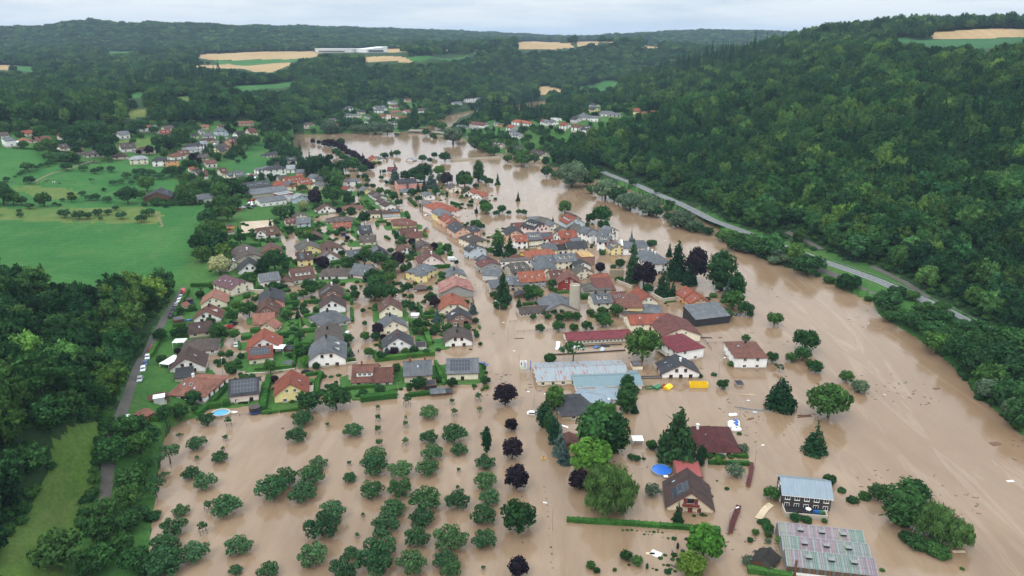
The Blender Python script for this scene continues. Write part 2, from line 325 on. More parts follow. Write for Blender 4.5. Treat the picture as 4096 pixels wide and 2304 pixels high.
for u, v, y in [(0, 200, 2500), (700, 190, 2500), (1100, 190, 2450)]: cd(u, v, y)
# the wooded hill and plateau in the middle
for u, v, y in [(1400, 440, 1190), (1250, 470, 1080), (1400, 350, 1400), (1400, 300, 1550), (1500, 250, 1660), (1500, 234, 1730), (1700, 222, 1760), (1700, 350, 1450), (1800, 300, 1620), (2000, 380, 1560), (2000, 350, 1700), (2000, 300, 1800), (2000, 250, 1900), (2050, 205, 2060), (2150, 180, 2220), (2100, 170, 2400), (2300, 170, 2300), (2300, 360, 1640), (2300, 300, 1800), (2300, 230, 2020), (2600, 300, 1880), (2620, 250, 2000), (2700, 215, 2120), (2750, 198, 2200), (2620, 185, 2250), (1330, 206, 2300), (1500, 206, 2300), (1800, 180, 2500), (1700, 215, 1950), (2450, 345, 1690), (2950, 230, 2400)]: cd(u, v, y)
for u, v, y in [(2400, 154, 3700), (2500, 134, 3900), (2800, 120, 4300), (3000, 124, 4400), (3250, 142, 4700), (3500, 150, 5000)]: cd(u, v, y, 14)
for u, v, y in [(1600, 165, 3000), (2250, 178, 3000), (2800, 170, 3200), (3100, 190, 3200)]: cd(u, v, y, 20)
for u, v, y in [(1000, 150, 9000), (2250, 141, 9500), (3250, 138, 8500), (4096, 140, 9000), (0, 140, 9000)]: cd(u, v, y, 5)
# right bank: villages on the slope, the long wooded hill rising from the road, its spur and plateau
for u, v, z in [(1900, 500, 6), (2000, 560, 6), (2055, 520, 14), (1985, 480, 18), (2320, 505, 29), (2260, 490, 30), (2380, 465, 34), (2560, 440, 40), (2180, 600, 6), (2120, 470, 14)]: cp(u, v, z)
prev = None
for k in range(0, len(VALLEY) - 1, 2):
    p, q = VALLEY[k], VALLEY[k + 1]; d = (q - p) / np.linalg.norm(q - p); n = np.array((d[1], -d[0]))
    if n[0] < 0: n = -n
    if p[1] > 760: prof = [(120, 24), (240, 60), (340, 86)]
    else: prof = [(-9, 2.4), (0, 3.4), (12, 4.2), (60, 19), (150, 38), (300, 72), (440, 99), (560, 112)]
    for s, z in prof:
        x, y = p + n * s
        ctrl.append((x, y, z))
for x, y, z in [(640, 1000, 110), (780, 1130, 119), (690, 1200, 121), (900, 1370, 139), (760, 1370, 138), (650, 1400, 133), (560, 1400, 121), (500, 1400, 105), (800, 950, 108), (1000, 1370, 140), (371, 1340, 78), (236, 1400, 42), (130, 1430, 18), (300, 1640, 22), (500, 1750, 45), (800, 1850, 75), (1200, 1450, 140), (1500, 2000, 115), (900, 700, 112), (1200, 1000, 126), (700, 1700, 112), (160, 1560, 6), (230, 1690, 10)]: ctrl.append((x, y, z))
CT = np.array(ctrl)
Q = lambda X, Y: (X / 400.0, Y / 400.0)
def rbf_fit():
    n = len(CT); x, y = Q(CT[:, 0], CT[:, 1])
    D = np.hypot(x[:, None] - x[None], y[:, None] - y[None])
    A = np.zeros((n + 1, n + 1)); A[:n, :n] = -D + np.eye(n) * -0.02; A[n, :n] = 1; A[:n, n] = 1
    return np.linalg.solve(A, np.append(CT[:, 2], 0))
WT = rbf_fit()
def rbf(X, Y):
    x, y = Q(X.ravel(), Y.ravel()); cx, cy = Q(CT[:, 0], CT[:, 1]); out = np.empty(x.shape)
    for a in range(0, len(x), 40000):
        sl = slice(a, a + 40000)
        out[sl] = -np.hypot(x[sl, None] - cx[None], y[sl, None] - cy[None]) @ WT[:-1] + WT[-1]
    return out.reshape(X.shape)
GA, GR = np.meshgrid(AZ, RR); GX, GY = np.sin(GA) * GR, np.cos(GA) * GR
H = rbf(GX, GY)
fi = inside(FLOOD, GX, GY); fd = dist_line(FLOOD, GX, GY, True)
H = H + 2.0 * np.sin(GX / 61.0) * np.sin(GY / 83.0 + GX / 140.0) * np.clip(fd / 150, 0, 1) * np.clip(GR / 900, 0, 2.5)
H = np.where(fi, -np.clip(fd * .25, .15, 2.0), np.maximum(H, np.clip(fd * .10, 0.12, 1.2)))
rd = dist_line(ROAD, GX, GY)
H = np.where((rd < 9) & ~fi, np.where(rd < 5.5, 3.55, 3.55 + (H - 3.55) * (rd - 5.5) / 3.5), H)
def h_at(x, y):
    a = (atan2(x, y) - AZ[0]) / (AZ[-1] - AZ[0]) * (NA - 1); r = (math.log(max(hypot(x, y), 62.1)) - math.log(RR[0])) / (math.log(RR[-1]) - math.log(RR[0])) * (NR - 1)
    a = min(max(a, 0), NA - 1.001); r = min(max(r, 0), NR - 1.001); i, j = int(r), int(a); fr, fa = r - i, a - j
    return (H[i, j] * (1 - fa) + H[i, j + 1] * fa) * (1 - fr) + (H[i + 1, j] * (1 - fa) + H[i + 1, j + 1] * fa) * fr
def hit(u, v, zoff=0.0):
    """where the line of sight through a photo pixel meets the ground (or the flood), raised by zoff"""
    d = ray(u, v); hd = hypot(d[0], d[1]); sl = d[2] / hd; az = atan2(d[0], d[1])
    a = (az - AZ[0]) / (AZ[-1] - AZ[0]) * (NA - 1); a = min(max(a, 0), NA - 1.001); j = int(a); fa = a - j
    col = np.maximum(H[:, j] * (1 - fa) + H[:, j + 1] * fa, 0.0) + zoff
    gap = CAM_H + sl * RR - col
    k = np.argmax(gap < 0)
    if gap[k] >= 0:
        m = (RR > 300) & (RR < 5000); k = int(np.argmin(np.where(m, gap / RR, 1e9))); return sin(az) * RR[k], cos(az) * RR[k]
    if k == 0: r = CAM_H / max(-sl, 1e-6)
    else: r = RR[k - 1] + (RR[k] - RR[k - 1]) * gap[k - 1] / (gap[k - 1] - gap[k])
    return sin(az) * r, cos(az) * r
def ground(x, y): return max(h_at(x, y), 0.0)
def at(tile, x, y, zoff=0.0): return hit(*px(tile, x, y), zoff)
def polyg(tile, pts): return np.array([at(tile, x, y) for x, y in pts])

FIELDS = {   # name: (material colours, [polygons in tile pixels])
 'wheat_field': [('a', [(1915, 575), (2000, 550), (2100, 540), (2576, 522), (2900, 515), (3150, 512), (3265, 555), (3190, 570), (2900, 598), (2576, 598), (2080, 598)]),
                 ('a', [(1690, 678), (1850, 662), (2300, 642), (2930, 632), (2920, 655), (2750, 725), (2576, 725), (2420, 690), (2200, 690)]),
                 ('b', [(1075, 575), (1380, 566), (1480, 575), (1580, 620), (1540, 628), (1080, 625)]), ('b', [(1280, 495), (1550, 490), (1550, 515), (1280, 530)]), ('b', [(1750, 500), (1950, 488), (2450, 462), (2445, 480), (1950, 505), (1760, 520)]),
                 ('c', [(40, 425), (480, 420), (600, 455), (650, 480), (400, 500), (40, 500)]), ('c', [(560, 425), (1000, 418), (1100, 432), (860, 455), (660, 470)]), ('c', [(1280, 445), (1500, 475), (1480, 492), (1360, 490)]),
                 ('d', [(1620, 330), (2340, 288), (2650, 298), (2650, 368), (2000, 392), (1670, 390)]), ('a', [(-80, 645), (155, 660), (80, 705), (-80, 700)]), ('c', [(250, 860), (420, 880), (580, 915), (715, 905), (650, 925), (400, 935), (270, 960)])],
 'crop_field': [('d', [(1200, 400), (1380, 372), (1500, 405), (1750, 395), (2000, 395), (2650, 372), (2650, 460), (2200, 490), (1980, 478), (1800, 470), (1330, 455)])],
 'meadow': [('a', [(1040, 555), (1100, 512), (1480, 510), (1560, 512), (1350, 545), (1100, 565)]), ('a', [(2150, 605), (2576, 600), (3090, 592), (3000, 612), (2930, 632), (2200, 640)]), ('a', [(100, 700), (170, 662), (410, 680), (340, 725)]), ('a', [(1240, 960), (1420, 925), (1520, 945), (1400, 985), (1240, 990)]),
            ('a', [(2200, 905), (2576, 855), (2960, 808), (2990, 830), (2870, 885), (2576, 900), (2260, 925)]), ('b', [(1460, 590), (1700, 560), (2280, 515), (2100, 580), (1650, 625), (1580, 610)]), ('c', [(565, 890), (690, 875), (900, 820), (1040, 812), (1130, 838), (960, 910), (720, 905)]), ('b', [(1530, 1070), (1620, 1050), (1610, 1100), (1540, 1105)]),
            ('z', [(-400, 590), (0, 596), (160, 600), (190, 640), (330, 660), (500, 640), (560, 600), (640, 640), (700, 690), (720, 790), (640, 800), (560, 830), (860, 815), (850, 870), (800, 990), (730, 1060), (700, 1160), (560, 1170), (480, 1205), (350, 1235), (220, 1195), (0, 1150), (-400, 1150)]),
            ('B', [(640, 800), (820, 700), (960, 640), (1180, 440), (1330, 450), (1340, 560), (1300, 690), (1400, 720), (1400, 780), (1230, 800), (1230, 920), (1080, 900), (1000, 850), (870, 840), (760, 830)])],
 'dry_grass': [('z', [(-400, 830), (0, 832), (250, 830), (560, 826), (640, 850), (650, 890), (560, 895), (300, 888), (0, 880), (-400, 885)]), ('z', [(40, 742), (300, 755), (305, 790), (200, 800), (90, 770)]), ('a', [(1150, 1195), (1510, 1090), (1515, 1140), (1330, 1200)]), ('a', [(1660, 1000), (1930, 960), (1940, 1010), (1700, 1040)]), ('A', [(1500, 240), (1600, 190), (2040, 165), (2080, 190), (1800, 300), (1500, 330)])],
 'pasture': [('V', [(700, 130), (905, 108), (860, 400), (760, 800), (650, 1100), (560, 1300), (380, 1700), (-150, 1700), (30, 1449), (60, 1150), (330, 740), (560, 260)])],
}
FIELD_PX = [np.array([px('b', *q) for q in ((612, 476), (1285, 468), (1290, 530), (610, 538))])] + [np.array([px('b', *q) for q in ((1640, 1300), (1745, 1255), (1835, 1188), (1950, 1148), (2270, 1092), (2275, 1118), (2020, 1195), (1975, 1285), (1750, 1300), (1690, 1330))]), np.array([px('c', *q) for q in ((0, 1082), (170, 1035), (330, 1012), (400, 1048), (230, 1080), (0, 1112))])] + [np.array([px(t, *q) for q in pl]) for k, v in FIELDS.items() for t, pl in v]
FPOLY = {k: [polyg(t, p) for t, p in v] for k, v in FIELDS.items()}
CLEAR = [polyg('z', p) for p in ([(905, 1690), (690, 1690), (640, 1900), (600, 2304), (560, 3000), (-100, 3000), (300, 2140), (400, 1850), (430, 1690), (470, 1640), (560, 1440), (620, 1320), (690, 1170), (720, 1050), (790, 1010), (960, 1040), (1100, 1170), (1000, 1250), (900, 1500)],
        [(800, 700), (1180, 690), (1400, 780), (1420, 860), (1200, 920), (1130, 1100), (950, 1080), (860, 960), (840, 830)], [(2409, 680), (2600, 752), (2800, 838), (2989, 915), (3150, 965), (3320, 1018), (3480, 1062), (3565, 1095), (3660, 1148), (3760, 1205), (3900, 1275), (4096, 1370), (4600, 1600), (4600, 2200), (4096, 1745), (3820, 1470), (3518, 1262), (3285, 1108), (2930, 965), (2702, 838), (2490, 745)])]
VILL = [polyg('z', p) for p in ([(-300, 600), (-300, 512), (200, 505), (640, 495), (900, 485), (1020, 478), (1180, 520), (1180, 700), (1130, 720), (820, 830), (560, 640), (190, 640)],
        [(1360, 440), (1480, 380), (1700, 400), (1720, 500), (1640, 540), (1160, 545), (1080, 490)], [(1850, 500), (2050, 500), (2250, 430), (2560, 425), (2560, 500), (2300, 560), (2250, 660), (2000, 630), (1850, 560)])]

cx, cy = (GX[:-1, :-1] + GX[1:, 1:]) / 2, (GY[:-1, :-1] + GY[1:, 1:]) / 2
cx, cy = cx + 1.1 * np.sin(cy / 3.1 + cx / 7) + .8 * np.sin(cy / 1.3), cy + 1.3 * np.sin(cx / 2.7 + cy / 9) + .9 * np.sin(cx / 1.1)      # weedy, wavering edges
CLS = np.zeros(cx.shape, int)
names = ['forest_floor', 'grassland', 'meadow', 'wheat_field', 'crop_field', 'dry_grass', 'pasture', 'river_bed']
for P in CLEAR + VILL: CLS[inside(P, cx, cy)] = 1
for nm in ('meadow', 'wheat_field', 'crop_field', 'dry_grass', 'pasture'):
    for P in FPOLY[nm]: CLS[inside(P, cx, cy)] = names.index(nm)
CLS[fi[:-1, :-1] & fi[1:, 1:] & fi[1:, :-1]] = 7

def ground_mat(name, a, b, c, s1=.02, s2=.6, stripes=0, turn=0.0):
    m, t, p = new_mat(name); tc = t.n("ShaderNodeTexCoord").outputs["Object"]
    n1 = noise(t, tc, s1, 5, .6); n2 = noise(t, tc, s2, 4, .65); n3 = noise(t, vscale(t, tc, 1, .25, 1), .12, 3)
    col = mixc(t, ramp(t, n1, [(.38, (0, 0, 0, 1)), (.62, (1, 1, 1, 1))]), a, b)
    col = mixc(t, ramp(t, n3, [(.52, (0, 0, 0, 1)), (.72, (.6, .6, .6, 1))]), col, c)
    col = mixc(t, 1.0, col, ramp(t, n2, [(.3, (.72, .74, .72, 1)), (.7, (1.2, 1.18, 1.12, 1))]), 'MULTIPLY')
    if stripes:     # tractor and mowing lines
        mp = t.n("ShaderNodeMapping"); t.l(tc, mp.inputs[0]); mp.inputs["Rotation"].default_value = (0, 0, turn); sx = t.n("ShaderNodeSeparateXYZ"); t.l(mp.outputs[0], sx.inputs[0])
        wob = math_(t, 'ADD', math_(t, 'MULTIPLY', sx.outputs[0], 1 / stripes), math_(t, 'MULTIPLY', n1, .5)); fr = math_(t, 'FRACT', wob)
        col = mixc(t, 1.0, col, ramp(t, fr, [(.0, (.84, .86, .84, 1)), (.1, (1, 1, 1, 1)), (.55, (1.06, 1.05, 1.03, 1)), (1, (.95, .96, .95, 1))]), 'MULTIPLY')
    t.l(col, p.inputs["Base Color"]); p.inputs["Roughness"].default_value = .95; p.inputs["Specular IOR Level"].default_value = .1
    return m
M['forest_floor'] = ground_mat('forest_floor', c4(.018, .042, .016), c4(.026, .056, .02), c4(.03, .05, .02))
M['grassland'] = ground_mat('grassland', c4(.036, .105, .024), c4(.05, .125, .03), c4(.085, .12, .04))
M['meadow'] = ground_mat('meadow', c4(.028, .108, .028), c4(.042, .132, .034), c4(.070, .140, .042), stripes=7.0, turn=1.1)
M['wheat_field'] = ground_mat('wheat_field', c4(.32, .225, .12), c4(.37, .26, .145), c4(.30, .22, .12), .01, .2, stripes=18.0, turn=.3)
M['crop_field'] = ground_mat('crop_field', c4(.026, .092, .034), c4(.034, .112, .04), c4(.022, .08, .03), .01, .2, stripes=16.0, turn=.4)
M['dry_grass'] = ground_mat('dry_grass', c4(.12, .15, .042), c4(.075, .135, .036), c4(.19, .18, .075))
M['pasture'] = ground_mat('pasture', c4(.062, .118, .024), c4(.078, .130, .030), c4(.105, .135, .044), .05, .9)
M['river_bed'] = ground_mat('river_bed', c4(.2, .14, .08), c4(.2, .14, .08), c4(.2, .14, .08))
idx = np.arange(NR * NA).reshape(NR, NA)
quads = np.stack([idx[:-1, :-1], idx[:-1, 1:], idx[1:, 1:], idx[1:, :-1]], -1)
allv = np.stack([GX, GY, H], -1).reshape(-1, 3)
for k, nm in enumerate(names):
    q = quads[CLS == k]
    if nm == 'river_bed' or len(q) == 0:
        if nm != 'river_bed': continue
    u, inv = np.unique(q.ravel(), return_inverse=True)
    me = mesh_np(nm, allv[u], inv.reshape(-1, 4), [M[nm]])
    me.polygons.foreach_set("use_smooth", np.ones(len(q), bool))
    tag(link(nm, me), kind='structure')

# lawns and garden plots that stand just above the flood
LAWNS = [('N', [(2000, 335), (2330, 335), (2330, 495), (2010, 500)]), ('J', [(2090, 835), (2200, 835), (2210, 940), (2400, 965), (2390, 1175), (2080, 1190), (2085, 950)]), ('O', [(1930, 345), (2100, 345), (2130, 420), (2490, 360), (2490, 530), (2250, 590), (1960, 600)]),
    ('O', [(745, 1000), (860, 965), (880, 1090), (1480, 1080), (1500, 960), (1570, 970), (1650, 1280), (1100, 1420), (900, 1340), (735, 1180)]), ('O', [(30, 385), (330, 370), (335, 790), (210, 850), (30, 860)]), ('K', [(660, 775), (805, 775), (805, 850), (662, 855)]), ('K', [(655, 690), (790, 730), (795, 750), (660, 755)]),
    ('N', [(1790, 765), (1880, 750), (1840, 890), (1790, 895)]), ('J', [(1560, 950), (1650, 930), (1660, 1040), (1550, 1045)]), ('J', [(1480, 1180), (1640, 1170), (1650, 1270), (1460, 1260)]), ('N', [(1470, 130), (1600, 120), (1590, 235), (1450, 250)]), ('N', [(1540, 480), (1700, 470), (2050, 480), (2330, 510), (2320, 540), (2060, 590), (1570, 630)]),
    ('J', [(2080, 640), (2420, 690), (2400, 740), (2085, 730)]), ('J', [(2100, 1230), (2330, 1210), (2330, 1449), (2110, 1449)]), ('E', [(1380, 1075), (1440, 1075), (1470, 1150), (1410, 1200)]), ('E', [(1850, 760), (1930, 770), (1940, 880), (1870, 900)]), ('F', [(160, 150), (230, 170), (230, 210), (120, 225)]), ('E', [(1890, 300), (2060, 290), (2040, 320), (1890, 330)]),
    ('K', [(1680, 480), (1760, 470), (1790, 560), (1700, 555)]), ('O', [(1820, 130), (1960, 160), (1960, 330), (1840, 330)]), ('F', [(570, 480), (680, 480), (900, 620), (640, 640)]), ('K', [(240, 30), (330, 150), (260, 230), (230, 160)]), ('C', [(1540, 1345), (1750, 1330), (1750, 1350), (1560, 1370)])]
for t, p in LAWNS:
    P = polyg(t, p); c = P.mean(0); mb = MB(); n = len(P)
    ring = [(x - c[0], y - c[1]) for x, y in P]
    fine = []
    for k in range(n):                                   # uneven edge
        a, b = np.array(ring[k]), np.array(ring[(k + 1) % n])
        for f in (0, .25, .5, .75):
            q = a + (b - a) * f + rng.normal(0, .35, 2); fine.append((q[0], q[1]))
    z = .22 + .1 * R.random()
    mb.face([(x, y, z) for x, y in fine])
    for k in range(len(fine)):
        a, b = fine[k], fine[(k + 1) % len(fine)]; mb.face([(a[0] * 1.04, a[1] * 1.04, -.5), (b[0] * 1.04, b[1] * 1.04, -.5), (b[0], b[1], z), (a[0], a[1], z)])
    o = mb.build('lawn', M['grassland'], loc=(c[0], c[1], max(h_at(*c), 0) if h_at(*c) > .1 else 0)); tag(o, kind='structure')
# flooded sand pitch of the school
P = polyg('E', [(655, 440), (1170, 405), (1200, 640), (680, 655)]); c = P.mean(0); mb = MB(); mb.face([(x - c[0], y - c[1], ground(x, y) + .25) for x, y in P])
M['sand'] = ground_mat('sand', c4(.42, .33, .24), c4(.48, .40, .33), c4(.38, .30, .2), .2, 1.2)
tag(mb.build('sand_pitch', M['sand'], loc=(c[0], c[1], 0)), kind='structure')

# flood water: one sheet, thick brown water with a moving skin
def water_mat():
    m, t, p = new_mat('flood_water'); tc = t.n("ShaderNodeTexCoord").outputs["Object"]
    big = noise(t, vscale(t, tc, .012, .005, 1), 1.0, 5, .6); mid = noise(t, vscale(t, tc, .11, .035, 1), 1.0, 5, .62); wv = t.n("ShaderNodeTexNoise"); wv.inputs["Scale"].default_value = 1.0
    wv.inputs["Detail"].default_value = 4; wv.inputs["Distortion"].default_value = 1.2; t.l(vscale(t, tc, .05, .016, 1), wv.inputs["Vector"])
    col = ramp(t, big, [(.36, c4(.200, .132, .080)), (.62, c4(.252, .176, .114))])
    col = mixc(t, ramp(t, wv.outputs[0], [(.50, (0, 0, 0, 1)), (.64, (.55, .55, .55, 1))]), col, c4(.288, .208, .142))
    col = mixc(t, 1.0, col, ramp(t, mid, [(.3, (.86, .86, .86, 1)), (.7, (1.1, 1.1, 1.1, 1))]), 'MULTIPLY')
    fl = t.n("ShaderNodeTexNoise"); fl.inputs["Scale"].default_value = 1.0; fl.inputs["Detail"].default_value = 6; fl.inputs["Roughness"].default_value = .68; fl.inputs["Distortion"].default_value = 2.2
    mp = t.n("ShaderNodeMapping"); t.l(tc, mp.inputs[0]); mp.inputs["Rotation"].default_value = (0, 0, -.32); mp.inputs["Scale"].default_value = (.075, .011, 1); t.l(mp.outputs[0], fl.inputs["Vector"])
    sxy = t.n("ShaderNodeSeparateXYZ"); t.l(tc, sxy.inputs[0]); cur = math_(t, 'MULTIPLY_ADD', sxy.outputs[1], .33, sxy.outputs[0])      # how near the main current
    riv = ramp(t, math_(t, 'DIVIDE', cur, 400.0), [(.30, (0, 0, 0, 1)), (.52, (1, 1, 1, 1))])
    col = mixc(t, math_(t, 'MULTIPLY', riv, .5), col, c4(.202, .128, .074))  # river painted darker brown, the wooded hill's reflection put into the colour
    foam = ramp(t, fl.outputs[0], [(.545, (0, 0, 0, 1)), (.60, (.26, .26, .26, 1)), (.66, (0, 0, 0, 1))]); col = mixc(t, math_(t, 'MULTIPLY', foam, math_(t, 'MULTIPLY_ADD', riv, .75, .25)), col, c4(.37, .29, .215))
    dk = ramp(t, fl.outputs[0], [(.36, (.34, .34, .34, 1)), (.46, (0, 0, 0, 1))]); col = mixc(t, dk, col, c4(.185, .112, .06))
    t.l(col, p.inputs["Base Color"]); p.inputs["Roughness"].default_value = .11; p.inputs["IOR"].default_value = 1.38
    rip = noise(t, vscale(t, tc, 1.3, .6, 1), 1.0, 3); cal = ramp(t, noise(t, tc, .012, 2), [(.4, (.12, .12, .12, 1)), (.62, (1, 1, 1, 1))])
    h = math_(t, 'ADD', math_(t, 'MULTIPLY', rip, .5), math_(t, 'MULTIPLY', mid, 1.3))
    cal = math_(t, 'MAXIMUM', cal, math_(t, 'MULTIPLY', riv, 1.5))
    bump(t, math_(t, 'MULTIPLY', h, cal), p, .24, .28)
    return m
M['water'] = water_mat()
wm = MB(); wm.face([(-1500, 60, 0), (1500, 60, 0), (1500, 2300, 0), (-1500, 2300, 0)])
tag(wm.build('flood_water', M['water']), kind='structure')

def strip(name, pts, w, mat, z=.05, zf=None, kind='structure', side=0.0, samples=6):
    """a ribbon that follows the ground: roads, paths, painted lines"""
    P = []
    for (a, b) in zip(pts[:-1], pts[1:]):
        for k in range(samples): P.append(np.array(a) + (np.array(b) - np.array(a)) * k / samples)
    P.append(np.array(pts[-1])); P = np.array(P); mb = MB(); vs = []
    for k in range(len(P)):
        d = P[min(k + 1, len(P) - 1)] - P[max(k - 1, 0)]; d = d / (np.linalg.norm(d) + 1e-9); n = np.array((d[1], -d[0]))
        for s in (-w / 2 + side, w / 2 + side):
            q = P[k] + n * s; vs.append((q[0], q[1], (zf if zf is not None else max(ground(*q), .05)) + z))
    fs = [(2 * k, 2 * k + 1, 2 * k + 3, 2 * k + 2) for k in range(len(P) - 1)]
    c = np.mean(vs, 0); mb.solid([(a - c[0], b - c[1], d - c[2]) for a, b, d in vs], fs)
    o = mb.build(name, M[mat], loc=tuple(c)); return tag(o, kind=kind)
strip('road', ROAD, 6.6, 'asphalt', .12, 3.55)
for s in (-3.0, 3.0): strip('road_marking', ROAD, .18, 'mark', .128, 3.55, side=s)
for k in range(len(ROAD) - 1):
    for f in np.arange(0, 1, .22): strip('road_marking', [ROAD[k] + (ROAD[k + 1] - ROAD[k]) * f, ROAD[k] + (ROAD[k + 1] - ROAD[k]) * min(1, f + .09)], .18, 'mark', .128, 3.55, samples=1)
pz = lambda pts, z: poly_xy(pts, z)
strip('side_road', polyg('f', [(280, 322), (400, 378), (470, 412), (540, 455), (590, 488), (620, 512)]), 3.0, 'track', .16)
strip('cycle_path', polyg('f', [(-60, 330), (0, 352), (100, 390), (200, 440), (300, 487)]), 2.6, 'track', .12)
strip('forest_road', polyg('i', [(1440, 1185), (1600, 1265), (1740, 1335), (1890, 1412)]), 3.2, 'track', .2)
strip('wood_lane', polyg('z', [(394, 2075), (430, 1880), (455, 1760), (476, 1683), (499, 1619), (540, 1500), (568, 1435), (609, 1362), (641, 1307), (678, 1243), (714, 1188), (736, 1150)]), 2.9, 'track', .1)
Ls = [at('V', *q) for q in ((680, 130), (535, 260), (300, 740), (20, 1150), (-190, 1449), (-420, 1900))]; Rs = [at('V', *q) for q in ((910, 105), (885, 250), (800, 700), (690, 1050), (600, 1300), (480, 1900))]; mb = MB(); nU, nV = 60, 18; vs = []      # the long mown strip, its own sheet over the slope
for i in range(nU + 1):
    f = i / nU * 5; k = min(int(f), 4); f -= k; a = np.array(Ls[k]) * (1 - f) + np.array(Ls[k + 1]) * f; b = np.array(Rs[k]) * (1 - f) + np.array(Rs[k + 1]) * f
    for j in range(nV + 1): q = a + (b - a) * j / nV + (rng.normal(0, .35, 2) if j in (0, nV) else 0); vs.append((q[0], q[1], ground(*q) + .16))
c = np.mean(vs, 0); mb.solid([tuple(np.array(q) - c) for q in vs], [(i * (nV + 1) + j, i * (nV + 1) + j + 1, (i + 1) * (nV + 1) + j + 1, (i + 1) * (nV + 1) + j) for i in range(nU) for j in range(nV)]); tag(mb.build('grass_strip', M['pasture'], loc=tuple(c)), kind='structure')
M['dirt'] = ground_mat('dirt', c4(.20, .165, .10), c4(.15, .14, .08), c4(.1, .12, .05), .1, 1.0)
strip('farm_path', polyg('A', [(2050, 1320), (2095, 1300), (2060, 1230), (2020, 1150), (1990, 1110)]), 1.2, 'dirt', .08)
strip('meadow_path', polyg('A', [(440, 735), (560, 670), (700, 610), (800, 595), (900, 560), (1050, 510), (1200, 460)]), 1.5, 'dirt', .08)
strip('farmyard', polyg('A', [(2180, 960), (2300, 960), (2420, 1010)]), 22, 'track', .1)
strip('village_street', polyg('B', [(250, 690), (400, 580), (540, 490), (640, 440), (760, 360)]), 5, 'asphalt', .1)
strip('village_lane', polyg('D', [(1620, 130), (1700, 90)]), 4, 'asphalt', .2)
strip('car_park', polyg('B', [(1080, 935), (1250, 940), (1450, 975)]), 12, 'asphalt', .1)
# causeway and bridge over the far river
def beam(name, tile, a, b, w, z0, z1, mat, label, cat):
    p, q = at(tile, *a), at(tile, *b); L_ = hypot(q[0] - p[0], q[1] - p[1]); e = empty(name, ((p[0] + q[0]) / 2, (p[1] + q[1]) / 2, 0), atan2(q[1] - p[1], q[0] - p[0]))
    tag(e, label, cat); m = MB(); m.box(-L_ / 2, L_ / 2, -w / 2, w / 2, z0, z1); m.build('deck', M[mat], e)
    r = MB()
    for s in (-w / 2 + .15, w / 2 - .15): r.box(-L_ / 2, L_ / 2, s - .08, s + .08, z1, z1 + 1.0)
    r.build('parapet', M['concrete'], e); return e
beam('bridge', 'b', (1540, 1332), (1700, 1336), 9, 1.2, 2.6, 'asphalt', 'low grey road bridge almost touched by the brown river in the far village', 'bridge')
beam('causeway', 'b', (1790, 1338), (2130, 1352), 6, -1, 1.4, 'asphalt', 'grey road embankment right of the far bridge', 'road')
beam('weir', 'C', (1850, 895), (2560, 850), 2.2, -1, .7, 'concrete', 'thin concrete weir crossing the river between the round trees and the right bank', 'weir')

# ------------------------------------------------------------------ trees
def cards(P, Nrm, size, g, droop=0.0):
    """leaf sprays: one crooked four-sided face per spray"""
    n = len(P); t = g.normal(size=(n, 3)); t -= (t * Nrm).sum(1, keepdims=True) * Nrm; t /= np.linalg.norm(t, axis=1, keepdims=True) + 1e-9
    b = np.cross(Nrm, t); s = (size * (0.65 + 0.7 * g.random(n)))[:, None]
    j = lambda: (0.75 + 0.5 * g.random((n, 1)))
    V = np.stack([P - t * s * j(), P - b * s * .62 * j() + Nrm * s * .18, P + t * s * j(), P + b * s * .62 * j() - Nrm * s * .18], 1)
    return V.reshape(-1, 3), np.arange(n * 4).reshape(n, 4)
ICO = None
def ico(sub):
    bm = bmesh.new(); bmesh.ops.create_icosphere(bm, subdivisions=sub, radius=1.0); v = np.array([x.co[:] for x in bm.verts]); f = np.array([[y.index for y in x.verts] for x in bm.faces]); bm.free(); return v, f
ICO1 = ico(1)
